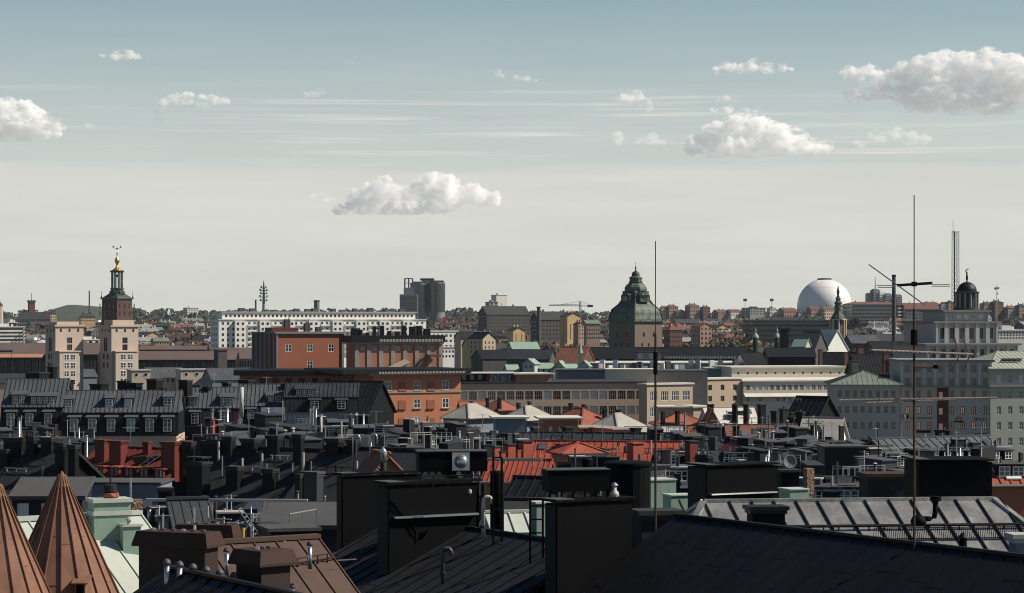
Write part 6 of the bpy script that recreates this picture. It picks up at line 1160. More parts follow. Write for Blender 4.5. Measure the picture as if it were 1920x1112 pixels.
# roof-edge jumble that fills the gaps between the near roofs: hoods, boxes, short flues, each a thing of its own
JL = ('small %s roof fitting %s')
for (x0, x1, y0, y1, D0, D1, n, where) in ((370, 690, 786, 836, 260, 170, 70, 'in the jumble below the blue-grey wall'), (640, 870, 800, 850, 235, 165, 40, 'among the grey felt roofs'), (860, 925, 806, 850, 250, 190, 16, 'below the pale pyramid roofs'), (1230, 1580, 800, 884, 260, 150, 90, 'among the right-hand roofs'), (1580, 1845, 826, 900, 210, 120, 46, 'under the grey office building'), (0, 200, 806, 850, 260, 180, 34, 'below the left mansard houses'), (1030, 1300, 896, 925, 128, 105, 18, 'in front of the red roofs'), (270, 640, 945, 1010, 110, 72, 34, 'left of the black chimney walls')):
    for k in range(n):
        t = (k + rnd.random()) / n; py = y0 + (y1 - y0) * t; D = D0 + (D1 - D0) * t; px = rnd.uniform(x0, x1); p = P(px, py, D); s = D / F; kind = rnd.randrange(5); rz = R(rnd.choice((-30, 30, 5)) + rnd.uniform(-6, 6)); m = rnd.choice(('black_wall', 'tar', 'tar', 'dark_sheet', 'grey_sheet')); lm = rnd.choice(('pale_metal', 'felt_lit', 'grey_sheet', 'felt', 'felt_lit'))
        if kind == 0:
            w, h = rnd.uniform(4, 11) * s, rnd.uniform(6, 16) * s; th = thing('vent_box', 'small metal vent box ' + where, 'vent', p, rz, 'vent boxes ' + where); part('body', MB().box(-w, w, -w * .6, w * .6, -6, h), M[m], th); part('lid', MB().box(-w * 1.1, w * 1.1, -w * .7, w * .7, h, h + 1.4 * s), M[lm], th)
        elif kind == 1:
            r, h = rnd.uniform(1.4, 3) * s, rnd.uniform(10, 30) * s; th = thing('flue', 'short metal flue with a cap ' + where, 'flue', p, rz, 'short flues ' + where); part('pipe', MB().lathe((0, 0, -5), [(r, 0), (r, 5 + h)], 10), M[rnd.choice(('steel', 'grey_sheet', 'tar', 'flue'))], th, smooth=True); part('cap', MB().lathe((0, 0, h + 1.5 * s), [(r * 1.7, 0), (r * .3, r)], 10), M[lm], th)
        elif kind == 2:
            L, h = rnd.uniform(10, 28) * s, rnd.uniform(5, 10) * s; b = MB().bar((-L, 0, h), (L, 0, h), .05).bar((-L, 0, h * .5), (L, 0, h * .5), .035); [b.bar((L * x, 0, -2), (L * x, 0, h), .04) for x in (-1, -.33, .33, 1)]
            solo('railing', b, M[rnd.choice(('pale_metal', 'steel', 'tar'))], 'short roof railing ' + where, 'railing', 'roof railings ' + where, p, rz)
        elif kind == 3:
            L = rnd.uniform(8, 20) * s; w = L * .5; th = thing('dormer_box', 'small dark dormer box with a lit lid ' + where, 'dormer', p, rz, 'dormer boxes ' + where); part('body', MB().box(-L, L, 0, 2.5, -6, 9 * s), M[m], th); part('lid', MB().slab((-L * 1.06, -.12, 9 * s), (L * 1.06, -.12, 9 * s), (L * 1.06, 2.6, 13 * s), (-L * 1.06, 2.6, 13 * s), .08), M[rnd.choice(('felt_lit', 'grey_sheet', 'dark_sheet', 'felt'))], th)
        else:
            h = rnd.uniform(18, 40) * s; solo('pole', MB().tube([(0, 0, -3), (0, 0, h)], .035, 6).bar((-.3, 0, h * .9), (.3, 0, h * .9), .03), M[rnd.choice(('steel', 'tar', 'pale_metal'))], 'thin pole with a short crossbar ' + where, 'pole', 'thin poles ' + where, p, rz)
# ------------------------------------------------------------------ nearest roofs
def rplane(label, r0, az, length, fall, tan, rm, seam=.6, rw=.045, cross=2.2, wm='black_wall', name='seamed_roof', back=True, cat='roof', jit=0.0):
    """a ridge that starts at world point r0 and runs along compass direction az (radians from +x); the visible slope falls to its right-hand side"""
    u = Vector((math.cos(az), math.sin(az), 0)); n = Vector((u.y, -u.x, 0)); th = thing(name, label, cat, (r0.x, r0.y, 0), az); H = r0.z; b = MB()
    z1 = H - fall * tan; Q = ((0, -fall, z1), (length, -fall, z1), (length, 0, H), (0, 0, H)); b.slab(*Q, .08); b.k = 1; b.ribs(*Q, seam, rw, rw * .8, 0, cross, jit); b.k = 0
    if back: b.slab((length, fall * .8, H - fall * .8 * tan), (0, fall * .8, H - fall * .8 * tan), (0, 0, H), (length, 0, H), .08)
    part('roof', b, [M[rm], M['seam_shade']], th); part('ridge_cap', MB().bar((-.05, 0, H + .02), (length + .05, 0, H + .02), .12, .06), M[rm], th); w = MB()
    w.quad((0.1, -fall + .1, 0), (length - .1, -fall + .1, 0), (length - .1, -fall + .1, z1 - .1), (.1, -fall + .1, z1 - .1)); zb = H - fall * .8 * tan - .1
    for x in (.1, length - .1): w.quad((x, fall * .8 - .1, 0), (x, -fall + .1, 0), (x, -fall + .1, z1 - .1), (x, 0, H - .1), (x, fall * .8 - .1, zb))
    w.quad((length - .1, fall * .8 - .1, 0), (.1, fall * .8 - .1, 0), (.1, fall * .8 - .1, zb), (length - .1, fall * .8 - .1, zb)); part('wall', w, M[wm], th); return th
AZ = math.atan2(-.854, .525)
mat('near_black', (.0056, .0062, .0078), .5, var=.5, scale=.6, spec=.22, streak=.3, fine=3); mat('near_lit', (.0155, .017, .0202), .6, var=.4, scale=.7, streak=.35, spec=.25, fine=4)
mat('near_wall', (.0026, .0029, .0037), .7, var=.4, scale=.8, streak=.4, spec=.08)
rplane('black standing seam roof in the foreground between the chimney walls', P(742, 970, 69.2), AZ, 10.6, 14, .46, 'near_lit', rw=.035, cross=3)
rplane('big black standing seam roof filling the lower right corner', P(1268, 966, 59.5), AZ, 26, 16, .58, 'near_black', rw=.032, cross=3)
# silvery roof behind
SV = house('silvery sheet metal roof with bent panels in the right foreground', 1272, 2010, 940, 1052, 78, 'dark_stone', 'silver', R(7), .62, 'hip', 0, inset=1.4, over=.2)
i = INFO[SV.name]; W_, dp, H, hh = i['W'], i['dep'], i['H'], i['h']; d2 = dp / 2; b = MB(); x = .9
while x < W_ - .3: b.bar((x, -.2, H + .03), (x - .35, d2, H + hh + .03), .05, .07, (0, -1, 1)); x += .80 * rnd.uniform(.93, 1.07)
part('seam', b, M['near_black'], SV); b = MB()
sl = hh / (d2 + .2); z_ = lambda y: H + (y + .2) * sl
rail = MB().tube([(0.9, 1.2, z_(1.2) + .16), (W_, 1.2, z_(1.2) + .16)], .05, 8)
for k in range(24): x = 1 + (W_ - 1) * k / 23.; rail.bar((x, 1.2, z_(1.2)), (x, 1.2, z_(1.2) + .18), .04)
part('snow_rail', rail, M['near_black'], SV); b = MB()
for k in range(84): x = W_ * .52 + W_ * .48 * k / 83.; b.bar((x, .72, z_(.7) + .02), (x, .6, z_(.7) + .42), .018)
b.bar((W_ * .52, .72, z_(.7) + .05), (W_, .72, z_(.7) + .05), .03).bar((W_ * .52, .6, z_(.7) + .42), (W_, .6, z_(.7) + .42), .03); part('snow_fence', b, M['near_black'], SV)
D = 76; s = D / F; p = P(1722, 985, D); th = thing('cowl_vent', 'dark cowl vent with a bent pipe on the silvery roof', 'vent', p, R(6)); part('cowl', MB().lathe((0, 0, 0), [(8 * s, 0), (14 * s, 2 * s), (15 * s, 8 * s), (12 * s, 15 * s), (5 * s, 20 * s)], 16), M['near_wall'], th, smooth=True)
part('pipe', MB().tube([(6 * s, 0, 12 * s), (22 * s, 0, 12 * s), (32 * s, .1, 15 * s), (34 * s, .1, 24 * s), (35 * s, .1, 46 * s)], 5 * s, 10), M['near_wall'], th, smooth=True); part('outlet', MB().lathe((35 * s, .1, 44 * s), [(7 * s, 0), (11 * s, 2 * s), (11 * s, 9 * s), (9 * s, 10 * s)], 12), M['near_wall'], th)
chim(1436, 948, 68, 46, 77, 'near_wall', R(8), label='small black box chimney on the silvery roof', group='foreground chimneys', dep=.8, capm='near_black')
p = P(1806, 1003, 74.5); s = 74.5 / F; th = thing('lamp_vent', 'small dark cone-topped vent in front of the snow fence', 'vent', p); part('body', MB().lathe((0, 0, -.5), [(7 * s, 0), (7 * s, .42)], 12), M['near_wall'], th); part('cap', MB().lathe((0, 0, -.08), [(10 * s, 0), (6 * s, 6 * s), (1 * s, 10 * s)], 12), M['near_black'], th)
chim(1925, 1000, 60, 60, 66, 'blue_grey', R(6), label='low grey box chimney cut by the right edge', group='foreground chimneys', capm='pale_metal')
# big black chimney walls
def bigchim(label, pxc, top, pxl, pxr, D, rz, bot, m='near_wall', endm=None, ledge=None, capw=.07):
    """near vertical edge at pxc; left face out to pxl, right face out to pxr"""
    s = D / F; p = P(pxc, top, D); W_ = (pxr - pxc) * s / math.cos(rz); dp = (pxc - pxl) * s / math.sin(rz); z0 = (bot - top) * s + 1.5; th = thing('chimney_wall', label, 'chimney', (p.x, p.y, p.z - z0), rz, 'big black chimney walls'); H = z0
    b = MB().box(0, W_, 0, dp, 0, H - .1); part('stack', b, M[m], th); part('cap', MB().box(-capw, W_ + capw, -capw, dp + capw, H - .05, H), M['near_wall'], th); part('cap_edge', MB().box(-capw, min(W_, .45), -capw, dp + capw, H + .003, H + .02), M['felt_lit'], th)
    if endm: part('end_tone', MB().box(-.03, -.004, .04, dp - .04, 0, H - .14), M[endm], th)  # sheet that tones the end face; brown is painted light off the roof
    if ledge: part('ledge', MB().box(.1, W_ - .1, -.16, -.004, H - ledge * s - .05, H - ledge * s), M['steel'], th)
    return th
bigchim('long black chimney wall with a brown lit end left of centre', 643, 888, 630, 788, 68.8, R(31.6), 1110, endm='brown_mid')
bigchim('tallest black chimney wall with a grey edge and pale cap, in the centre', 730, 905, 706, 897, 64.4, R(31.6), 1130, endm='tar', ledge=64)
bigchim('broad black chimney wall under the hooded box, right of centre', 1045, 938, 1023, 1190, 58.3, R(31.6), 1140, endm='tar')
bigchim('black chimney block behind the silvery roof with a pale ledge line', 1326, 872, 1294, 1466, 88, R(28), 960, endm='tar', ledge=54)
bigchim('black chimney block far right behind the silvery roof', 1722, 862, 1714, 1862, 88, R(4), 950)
# hooded box on the right chimney wall, fan box on the centre one
D = 59.3; s = D / F; p = P(1086, 938, D); th = thing('chimney_hood', 'black box hood on short posts over the right chimney wall', 'hood', p, R(12)); part('box', MB().box(-60 * s, 58 * s, 0, .7, 16 * s, 56 * s), M['near_wall'], th); part('lid', MB().box(-62 * s, 60 * s, -.03, .73, 56.1 * s, 58 * s), M['felt_lit'], th); b = MB()
for k in range(6): x = (-56 + 22 * k) * s; part('post', MB().box(x, x + .04, .05, .1, 0, 16 * s), M['near_wall'], th)
for k in range(5): x = (-44 + 22 * k) * s; part('pot', MB().lathe((x, .35, 0), [(5 * s, 0), (5.5 * s, 9 * s), (4 * s, 10 * s)], 10), M['pale_metal'] if k % 2 else M['mint_pale'], th)
D = 66.5; s = D / F; p = P(785, 888, D); th = thing('fan_unit', 'long black ventilation box with a round silver fan on the centre chimney', 'fan unit', p, R(8)); part('box', MB().box(0, 130 * s, 0, .8, 3 * s, 40 * s), M['near_wall'], th); part('lid', MB().box(-.03, 131 * s, -.03, .83, 40.1 * s, 42 * s), M['felt_lit'], th)
f = part('fan_hood', MB().lathe((0, 0, 0), [(13 * s, 0), (13 * s, .03), (10 * s, .05), (11 * s, .14), (10.5 * s, .2), (8 * s, .24), (3.5 * s, .26)], 24), M['steel'], th, smooth=True); f.location = (80 * s, -.002, 22 * s); f.rotation_euler = (R(90), 0, 0); part('mounting_plate', MB().box(63 * s, 96 * s, -.015, -.002, 5 * s, 39 * s), M['steel'], th)
b = MB()
for k in range(10): b.box((6 + 12.5 * k) * s, (10 + 12.5 * k) * s, .1, .16, -2 * s, 3 * s)
part('foot', b, M['near_wall'], th)
D = 64.6; s = D / F; p = P(780, 906, D); th = thing('service_rail', 'dark service railing along the centre chimney wall', 'railing', p, R(14)); b = MB().bar((0, -.2, .2), (118 * s, -.2, .2), .03).bar((0, -.2, 0), (118 * s, -.2, 0), .02)
for k in range(5): x = 118 * s * k / 4.; b.bar((x, -.2, -.1), (x, -.2, .2), .025)
part('rail', b, M['near_black'], th); p = P(868, 906, D)
th = thing('wall_lamp', 'small pale lamp on the centre chimney wall', 'lamp', P(881, 922, 64.9), R(31)); part('globe', MB().lathe((0, 0, -.07), [(.02, 0), (.05, .03), (.055, .08), (.03, .14)], 10), M['sand'], th); part('bracket', MB().box(-.02, .02, .02, .12, -.12, -.05), M['near_black'], th)
def goose(label, px, bot, top, D, r, m='pale_metal', flip=1, grp=None):
    s = D / F; p = P(px, bot, D); th = thing('gooseneck_pipe', label, 'pipe', p, 0, grp); H = (bot - top) * s; q = r * 2.2; part('pipe', MB().tube([(0, 0, -.3), (0, 0, H - q)] + [(flip * (q - q * math.cos(R(a))), 0, H - q + q * math.sin(R(a))) for a in range(15, 181, 15)] + [(flip * 2 * q, 0, H - q - .06)], r, 10), M[m], th, smooth=True); part('flange', MB().lathe((0, 0, -.05), [(r * 2, 0), (r * 1.8, .04), (r * 1.1, .06)], 10), M['near_black'], th)
goose('pale swan-neck pipe at the end of the centre chimney wall', 906, 986, 932, 64.5, .055); goose('dark swan-neck pipe on the foreground black roof', 830, 1072, 1028, 60.5, .05, 'flue')
p = P(932, 986, 66); s = 66 / F; th = thing('round_flue', 'fat round black flue behind the swan-neck pipe', 'flue', p); part('pipe', MB().lathe((0, 0, -1), [(13 * s, 0), (13 * s, 1 + 100 * s), (12 * s, 1 + 103 * s)], 16), M['near_wall'], th, smooth=True); b = MB()
for z in (30, 65): b.lathe((0, 0, z * s), [(13.6 * s, 0), (13.6 * s, 2 * s)], 16)
part('band', b, M['near_black'], th)
def frame(label, px, top, bot, w, D, rungs, rz=.2, m='near_wall'):
    s = D / F; p = P(px, bot, D); th = thing('roof_ladder', label, 'ladder', p, rz); H = (bot - top) * s; W_ = w * s; part('rail', MB().bar((0, 0, -1), (0, 0, H), .05), M[m], th); part('rail', MB().bar((W_, 0, -1), (W_, 0, H), .05), M[m], th); [part('rung', MB().bar((0, 0, z), (W_, 0, z), .035), M[m], th) for z in [H * (k + .5) / rungs for k in range(rungs)] + [H]]
frame('thin black ladder frame beside the fat round flue', 925, 858, 985, 16, 63.5, 2); frame('black ladder frame in front of the pale mint box', 994, 936, 1012, 24, 61, 3, .1)
# green sheet metal boxes
for lab, px, py, w, h, D, m, dp in (('large pale green sheet metal box behind the aerial mast', 1232, 897, 64, 52, 100, 'mint', 1.2), ('lower pale green box beside the large one', 1272, 926, 56, 28, 92, 'mint', .8), ('pale green box just right of the black chimney block', 1488, 915, 46, 30, 96, 'mint', 1.0), ('flat pale green box strip right of the green box', 1524, 938, 52, 12, 94, 'mint', .6), ('short pale green box at the foot of the patched roof', 1622, 940, 50, 8, 94, 'mint', .6), ('small green box left of the aerial foot', 1705, 934, 34, 14, 92, 'mint', .6), ('tall pale mint box behind the black ladder frame', 1012, 940, 30, 66, 66, 'mint', .5)):
    s = D / F; p = P(px, py + h, D); th = thing('green_box', lab, 'vent box', (p.x, p.y, p.z), R(20)); W_ = w * s * .42; b = MB().box(-W_, W_, -dp / 2, dp / 2, -.8, h * s - .05); part('body', b, M[m], th); part('lid', MB().box(-W_ - .04, W_ + .04, -dp / 2 - .04, dp / 2 + .04, h * s - .05, h * s), M['mint_pale'], th)
p = P(1152, 934, 59.5); s = 59.5 / F; th = thing('onion_vent', 'pale bulbous ventilator beside the hooded box', 'vent', p); part('body', MB().lathe((0, 0, -.2), [(4 * s, 0), (5 * s, .2), (9 * s, .2 + 6 * s), (8 * s, .2 + 11 * s), (4 * s, .2 + 15 * s), (4 * s, .2 + 24 * s)], 14), M['pale_metal'], th, smooth=True); part('hat', MB().lathe((0, 0, 24 * s), [(8 * s, 0), (4 * s, 4 * s), (1 * s, 6 * s)], 14), M['steel'], th)
p = P(1150, 936, 80); th = thing('cylinder_tank', 'black cylindrical tank behind the bulbous ventilator', 'tank', p, R(10)); part('drum', MB().lathe((.5, 0, -.8), [(.75, 0), (.75, 1.9), (.8, 1.92), (.8, 2.0), (.7, 2.05)], 20), M['near_wall'], th)
chim(1230, 955, 84, 54, 63, 'tar', R(14), label='low black box wrapped in crumpled sheeting at the mast foot', group='foreground chimneys', dep=.9, capm='felt', extra=.15)
chim(1660, 886, 90, 54, 106, 'tar', R(6), label='dark plant box with a rusty flat top on the patched roof', group='foreground chimneys', dep=1.6, capm='rust', cap=.14)
chim(1478, 880, 38, 34, 104, 'near_wall', R(8), label='black louvred chimney above the green box', group='foreground chimneys', dep=.8, cap=.1, capm='felt')
chim(1516, 878, 20, 40, 106, 'rough_stone', R(20), label='broken brick chimney stump next to the louvred chimney', group='foreground chimneys', dep=.6, cap=0)
chim(1566, 893, 46, 18, 118, 'tar', R(10), label='low dark box at the top of the brown-grey roof', group='foreground chimneys', dep=.8, capm='felt_lit')
p = P(1101, 880, 130); s = 130 / F; th = thing('roof_fan', 'black mushroom fan on the low curved roof before the red roofs', 'fan', p); part('drum', MB().lathe((0, 0, -.4), [(7 * s, 0), (6 * s, .4), (10 * s, .4 + 3 * s), (11 * s, .4 + 18 * s), (9 * s, .4 + 21 * s)], 16), M['near_wall'], th)
# masts with aerials
def aerial(label, px, top, bot, D, r, m='rust'):
    s = D / F; p = P(px, bot, D); th = thing('aerial_mast', label, 'aerial', p); H = (bot - top) * s; part('pole', MB().tube([(0, 0, -1.2), (0, 0, H * .68)], r, 8).tube([(0, 0, H * .68), (0, 0, H)], r * .45, 6), M[m], th); return th, s, H
th, s, H = aerial('thin dark whip mast right of the green tower', 1229, 452, 1000, 61.5, .03); z = lambda py: (1000 - py) * s
part('joint', MB().tube([(0, 0, z(702)), (0, 0, z(660))], .055, 8), M['near_wall'], th)
th, s, H = aerial('tall rusty aerial mast with yagi aerials on the big black roof', 1714, 366, 1032, 51.8, .027); z = lambda py: (1030 - py) * s; X = lambda px: (px - 1714) * s
part('joint', MB().tube([(0, 0, z(645)), (0, 0, z(616))], .075, 8), M['near_wall'], th); part('dipole', MB().tube([(X(1682), 0, z(533)), (0, -.1, z(531)), (X(1745), -.2, z(529))], .03, 6), M['near_black'], th)
[part('dipole_rod', MB().tube([(X(a), e, z(y)), (X(b), e, z(y))], .010, 5), M['grey_stone'], th) for a, b, y, e in ((1648, 1682, 533, .3), (1650, 1682, 536.5, .3), (1744, 1778, 532, -.2), (1744, 1778, 535, -.2))]
part('hub', MB().lathe((0, 0, z(535)), [(.06, 0), (.06, .1)], 10), M['near_wall'], th); part('stay_rod', MB().tube([(X(1634), .4, z(493)), (X(1728), -.4, z(570))], .014, 5), M['grey_stone'], th)
mat('pale_pink', (.22, .165, .14), .5, var=.3, fine=20)
def yagi(nm, x0, y0, x1, y1, n, L, tilt, r=.03):
    b = MB(); a = Vector((X(x0), -.5, z(y0))); c = Vector((X(x1), .5, z(y1))); b.tube([a, c], r, 6); d = part(nm, b, M['pale_pink'], th)
    for k in range(n): q = a.lerp(c, (k + .3) / n); part('element', MB().tube([q - Vector((0.02, L / 2, tilt)), q + Vector((.02, L / 2, tilt))], .009, 5), M['pale_metal'], d)
    return d
yg = yagi('yagi_aerial', 1628, 654, 1832, 663, 22, 1.2, .01, .026); b = MB()
for dx, dy, ex, ey in ((1826, 664, 1812, 622), (1826, 664, 1815, 705), (1806, 664, 1798, 625), (1806, 664, 1796, 700)): b.tube([(X(dx), .5, z(dy)), (X(ex), .6, z(ey))], .016, 5)
part('reflector', b, M['brown_sheet'], yg); part('lower_boom', MB().tube([(0, 0, z(686)), (X(1756), -.2, z(686))], .028, 6).tube([(X(1756), -.2, z(686)), (X(1776), -.25, z(684)), (X(1786), -.25, z(672))], .012, 5), M['brown_sheet'], th); part('balun', MB().lathe((X(1752), -.2, z(689)), [(.05, 0), (.07, .03), (.05, .08)], 8), M['near_wall'], th)
yagi('yagi_aerial', 1566, 747, 1880, 745, 5, .5, 0, .02); yagi('yagi_aerial', 1616, 752, 1800, 748, 4, .4, 0, .018)
# copper-brown cones
def cone(label, px, py, D, half, hpx):
    s = D / F; p = P(px, py, D); th = thing('cone_turret', label, 'turret', (p.x, p.y, 0), 0, 'brown sheet metal cones'); H = p.z; hh = hpx * s; n = 18; r1 = half * hh; b = MB().lathe((0, 0, H - hh), [(r1, 0), (.04, hh - .05)], n); 
    for k in range(n): a = 2 * math.pi * k / n; c, e = math.cos(a), math.sin(a); b.bar((c * r1, e * r1, H - hh + .01), (c * .05, e * .05, H - .06), .022, .06, (c, e, half))
    for k in range(n):
        for t in (rnd.uniform(.15, .4), rnd.uniform(.5, .8)): a0, a1 = 2 * math.pi * (k + .06) / n, 2 * math.pi * (k + .94) / n; rr = r1 * (1 - t) * 1.0; zz = H - hh + t * hh; b.bar((math.cos(a0) * rr, math.sin(a0) * rr, zz), (math.cos(a1) * rr, math.sin(a1) * rr, zz), .03, .012)
    part('cone_roof', b, M['brown_sheet'], th); part('tip', MB().lathe((0, 0, H - 26 * s), [(26 * s * half + .045, 0), (.012, 26 * s + .02)], n), M['brown_sheet'], th); part('drum_wall', MB().lathe((0, 0, 0), [(r1 * .93, 0), (r1 * .93, H - hh)], n), M['brown_wall'], th); return th
c1 = cone('whole brown sheet metal cone turret in the left foreground', 116, 885, 47, .455, 330); cone('brown sheet metal cone turret cut by the left edge', -4, 903, 44, .455, 330)
s = 47 / F; p = P(168, 1080, 47); h_ = link('hatch', MB().box(-.10, .10, -.06, .5, -.30, 0).slab((-.16, -.12, -.02), (.16, -.12, -.02), (.16, .5, .1), (-.16, .5, .1), .02).mesh('hatch', M['brown_sheet']), c1, (p.x - c1.location.x, -1.0, p.z)); part('opening', MB().box(-.07, .07, -.065, -.05, -.26, -.05), M['near_wall'], h_)
# green chimney, stone stump, pale mint roof
th = house('pale mint seamed roof beside the copper cone', 118, 330, 972, 1140, 54, 'mint', 'mint_pale', R(38), .62, seam=.6, rw=.035, cross=0)
D = 57; s = D / F; p = P(222, 1024, D); th = thing('green_chimney', 'weathered mint green sheet metal chimney with a red pot', 'chimney', (p.x, p.y, p.z - .6), R(24)); part('stack', MB().box(-46 * s, 24 * s, 0, .62, 0, .6 + 82 * s), M['mint'], th); part('cap', MB().box(-49 * s, 27 * s, -.05, .67, .6 + 82 * s, .6 + 89 * s), M['mint_pale'], th); part('band', MB().box(-48 * s, 26 * s, -.03, .65, .6 + 58 * s, .6 + 66 * s), M['mint_pale'], th)
part('step', MB().box(2 * s, 36 * s, -.35, -.01, 0, .6 + 38 * s), M['mint'], th); part('step_cap', MB().box(0, 39 * s, -.39, -.005, .6 + 38 * s, .6 + 42 * s), M['mint_pale'], th); part('pot', MB().lathe((-8 * s, .3, .6 + 89 * s), [(11 * s, 0), (16 * s, 3 * s), (15 * s, 9 * s), (11 * s, 10 * s)], 14), M['red_tile'], th); part('cowl', MB().lathe((-9 * s, .3, .6 + 99 * s), [(11 * s, 0), (13 * s, 2 * s), (12 * s, 14 * s), (9 * s, 16 * s)], 14).tube([(-9 * s, .3, .6 + 112 * s), (-9 * s, .3, .6 + 132 * s)], .02, 6), M['tar'], th)
part('pipe', MB().tube([(14 * s, -.3, .6 + 42 * s), (14 * s, -.3, .6 + 50 * s)], .05, 10).lathe((14 * s, -.3, .6 + 50 * s), [(.09, 0), (.07, .05), (.02, .08)], 10), M['pale_metal'], th)
chim(256, 936, 24, 50, 64, 'rough_stone', R(20), label='rough broken stone chimney stump beside the green chimney', group='foreground chimneys', dep=.3, cap=0)
# grey felt house behind the cones
th = block('flat_house', 'dark walled attic house with a pale window behind the copper cone', 'house', 22, 930, 102, 130, 4, R(4), 'tar', rows=[(944, 34, 3, 22, -2, 'w4')], roof=('shed', .55, 'felt_lit'), over=.15)
block('parapet_house', 'blue-grey rendered parapet wall behind the green chimney', 'house', 132, 908, 110, 168, 3, R(-3), 'blue_grey', roof=('flat', .08, 'felt_lit'), over=.1)
chim(310, 914, 28, 34, 106, 'black_wall', R(8), label='black box chimney at the end of the blue-grey parapet', group='foreground chimneys', capm='felt')
solo('pole', MB().tube([(0, 0, -.5), (0, 0, 40 * 104 / F)], .05, 8), M['steel'], 'short grey pole in front of the blue-grey parapet', 'pole', None, P(245, 936, 104)); solo('pole', MB().tube([(0, 0, -.5), (0, 0, .62)], .025, 8), M['pale_metal'], 'thin pale marker pole on the clutter roofs', 'pole', None, P(390, 982, 84))
# cluttered vent roofs
def vents(label, grp, pts, D, r, h, m='steel', hat='felt_lit'):
    for px, py in pts:
        s = D / F; p = P(px, py, D); th = thing('roof_vent', label, 'vent', (p.x, p.y, p.z - h), 0, grp); part('pipe', MB().lathe((0, 0, -.4), [(r, 0), (r, h + .3)], 12), M[m], th, smooth=True); part('hat', MB().lathe((0, 0, h - .06), [(r * 1.5, 0), (r * 1.45, .04), (r * .9, .09), (.01, .11)], 14), M[hat], th, smooth=True)
block('vent_box', 'black plant box with a row of mushroom vents on top', 'building', 268, 958, 92, 74, 1.6, R(3), 'tar', roof=('flat', .06, 'felt'), over=.06); vents('small silver mushroom vent, {o} from the left on the black plant box', 'vents on the black plant box', [(280, 950), (295, 950), (309, 950), (322, 949), (336, 949)], 91.6, .08, .18)
house('small grey seamed roof panel behind the brown chimneys', 340, 384, 944, 984, 90, 'tar', 'dark_sheet', R(20), .9, seam=.35, rw=.03)
solo('gutter', MB().box(-3.0, 3.2, -.08, .08, -.05, .05), M['pale_metal'], 'long pale roof edge gutter across the clutter roofs', 'gutter', None, P(420, 938, 92), R(-3)); chim(431, 958, 46, 50, 84, 'tar', R(10), label='squat dark chimney with a pale slab cap left of the crossed ladders', group='foreground chimneys', dep=.6, capm='pale_metal', cap=.06)
for dx, lab in ((0, 'pale plank leaning among the clutter roofs'), (1, 'thin pale ladder leaning across the plank')):
    b = MB()
    if dx == 0: b.bar((0, 0, 0), (.5, .1, .62), .07, .04)
    else: b.bar((-.15, 0, .72), (.55, 0, -.35), .025).bar((-.06, .1, .76), (.64, .1, -.31), .025); [b.bar((-.15 + .7 * k / 8, 0, .72 - 1.07 * k / 8), (-.06 + .7 * k / 8, .1, .76 - 1.07 * k / 8), .018) for k in range(9)]
    solo('plank' if dx == 0 else 'ladder', b, M['pale_metal'], lab, 'plank' if dx == 0 else 'ladder', None, P(456, 997, 78))
block('flat_roof', 'dark flat roof with a pale railing right of the clutter', 'building', 495, 985, 82, 150, 4, R(4), 'tar', roof=('shed', .5, 'felt_lit'), over=.15); block('vent_box', 'brown sheeted box below the pale railing', 'building', 508, 997, 72, 84, 1.4, R(18), 'brown_wall', roof=('flat', .05, 'felt_lit'), over=.12)
b = MB().bar((0, 0, .5), (.85, .5, .62), .03).bar((0, 0, 0), (0, 0, .5), .025).bar((.85, .5, .1), (.85, .5, .62), .025).bar((.42, .25, .05), (.42, .25, .56), .02); solo('railing', b, M['pale_metal'], 'small pale safety railing on the dark flat roof', 'railing', None, P(543, 992, 80))
chim(560, 888, 14, 64, 122, 'near_black', R(-30), label='narrow black stack beside the ribbed stack', group='foreground chimneys', extra=1); chim(588, 884, 36, 66, 124, 'dark_sheet', R(-30), label='ribbed dark metal stack left of the black chimney wall', group='foreground chimneys', extra=1)
# brown chimneys and roofs at the bottom
def brownchim(label, pxc, top, pxl, pxr, D, rz, bot, lip):
    s = D / F; p = P(pxc, top, D); H = (bot - top) * s + 1
    if rz > 0: W_, dp = (pxr - pxc) * s / math.cos(rz), (pxc - pxl) * s / math.sin(rz); x0, x1 = 0, W_
    else: W_, dp = (pxc - pxl) * s / math.cos(rz), (pxr - pxc) * s / math.sin(-rz); x0, x1 = -W_, 0
    th = thing('brown_chimney', label, 'chimney', (p.x, p.y, p.z - H), rz, 'brown sheet metal chimneys'); part('stack', MB().box(x0, x1, 0, dp, 0, H - lip * s), M['brown_wall'], th); o = .12; b = MB(); za, zb = H - lip * s, H
    b.box(x0 - o, x1 + o, -o, dp + o, za - .05, za); lo = [(x0 - o, -o, za), (x1 + o, -o, za), (x1 + o, dp + o, za), (x0 - o, dp + o, za)]; i = .04; hi = [(x0 - i, -i, zb), (x1 + i, -i, zb), (x1 + i, dp + i, zb), (x0 - i, dp + i, zb)]
    for k in range(4): b.quad(lo[k], lo[(k + 1) % 4], hi[(k + 1) % 4], hi[k])
    b.quad(*hi); part('collar', b, M['brown_mid'], th)
    n = max(3, int((x1 - x0) / .28)); 
    for k in range(n): part('flue', MB().lathe((x0 + .2 + (x1 - x0 - .4) * k / max(1, n - 1), dp * .5, zb - .05), [(.06, 0), (.06, .09), (.045, .1)], 10), M['flue' if k % 3 else 'steel'], th)
    return th
brownchim('long brown chimney with sloped collar, its right end sunlit', 384, 1000, 252, 403, 54, R(-22), 1085, 24); brownchim('brown chimney with a blue-grey lit collar at the bottom, seen corner on', 490, 1034, 436, 540, 47, R(42), 1130, 24); brownchim('lower brown chimney box behind the long brown chimney', 432, 985, 330, 440, 66, R(-12), 1030, 22)
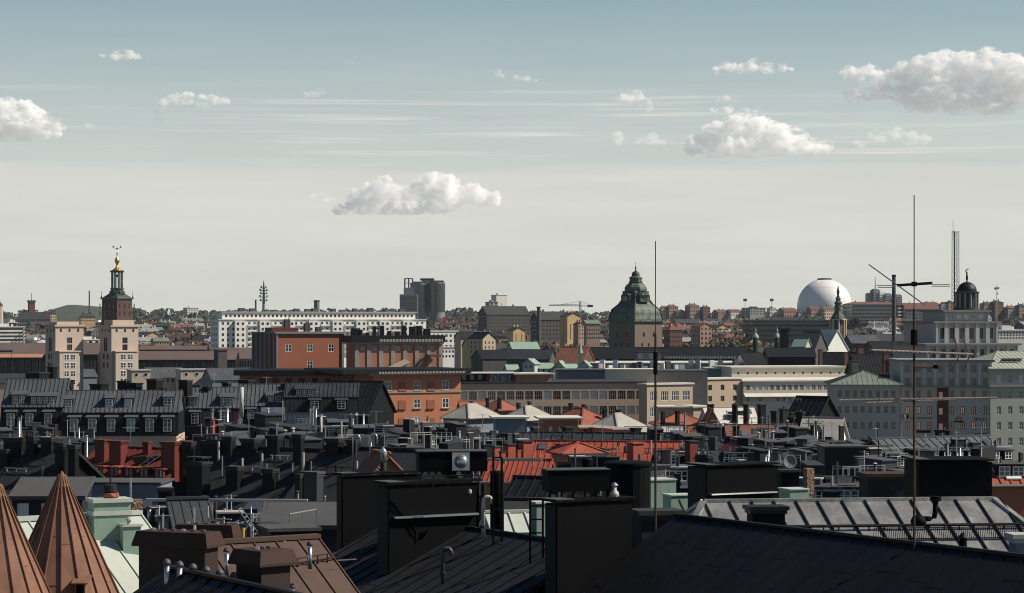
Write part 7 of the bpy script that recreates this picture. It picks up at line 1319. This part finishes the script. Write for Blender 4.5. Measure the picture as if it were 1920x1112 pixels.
BR = house('brown seamed roof with snow guard in the lower left middle', 420, 640, 1018, 1130, 55, 'brown_wall', 'brown_roof', R(34), .6, seam=.6, rw=.035, cross=2); rplane('black seamed roof with silver vents at the bottom left', P(318, 1064, 48), AZ, 6.0, 5, .58, 'near_black', back=True)
vents('silver pipe vent, {o} from the left on the bottom black roof', 'silver vents along the bottom roof ridge', [(313, 1052), (337, 1056), (362, 1061), (387, 1066), (412, 1071), (438, 1077)], 47.2, .055, .26, 'steel', 'grey_sheet'); vents('silver mushroom vent, {o} from the left on the brown roof', 'silver vents on the brown roof', [(581, 1018), (548, 1098), (425, 1030)], 53, .05, .17, 'steel')
a_ = onw(BR, 540, 1066); c_ = onw(BR, 632, 1052); d_ = c_ - a_; b = MB().bar((0, 0, .10), d_ + Vector((0, 0, .10)), .025).bar((0, 0, .20), d_ + Vector((0, 0, .20)), .025); [b.bar(d_ * (k / 5.), d_ * (k / 5.) + Vector((0, 0, .2)), .03) for k in range(6)]; solo('snow_guard', b, M['brown_mid'], 'brown snow guard rail across the brown roof', 'rail', None, a_)
solo('skylight', MB().bar((0, 0, 0), (.30, .18, .16), .03, .05, (-.5, -.3, .85)).bar((.12, -.05, 0), (.42, .13, .16), .03, .05, (-.5, -.3, .85)), M['steel'], 'bright edged roof window frame on the foreground black roof', 'skylight', None, P(880, 1108, 59.6))
for k, (px, py, D, h_, m) in enumerate(((365, 1012, 58, .34, 'pale_metal'), (456, 1020, 60, .4, 'signal_yellow'), (508, 1034, 58, .35, 'steel'), (518, 1034, 58, .33, 'signal_yellow'), (527, 1034, 58, .33, 'pale_metal'), (533, 1036, 58, .33, 'signal_yellow'))):
    solo('vent_pipe', MB().tube([(0, 0, -.4), (0, 0, h_)], .035, 8), M[m], '%s upright pipe, {o} from the left below the brown sheeted box' % {'pale_metal': 'pale', 'signal_yellow': 'yellow', 'steel': 'grey'}[m], 'vent pipe', 'thin pipes by the brown box', P(px, py, D))
# ------------------------------------------------------------------ labels that count from the left
def finish():
    bpy.context.view_layer.update(); gr = {}
    for o in bpy.data.objects:
        if o.parent is None and '{o}' in str(o.get('label', '')): gr.setdefault(o['group'], []).append(o)
    for g, lst in gr.items():
        lst.sort(key=lambda o: o.matrix_world.translation.x / o.matrix_world.translation.y); n = len(lst)
        for i, o in enumerate(lst): o['label'] = o['label'].replace('{o}', ORD[i] if i < 20 else 'number %d' % (i + 1))
finish()
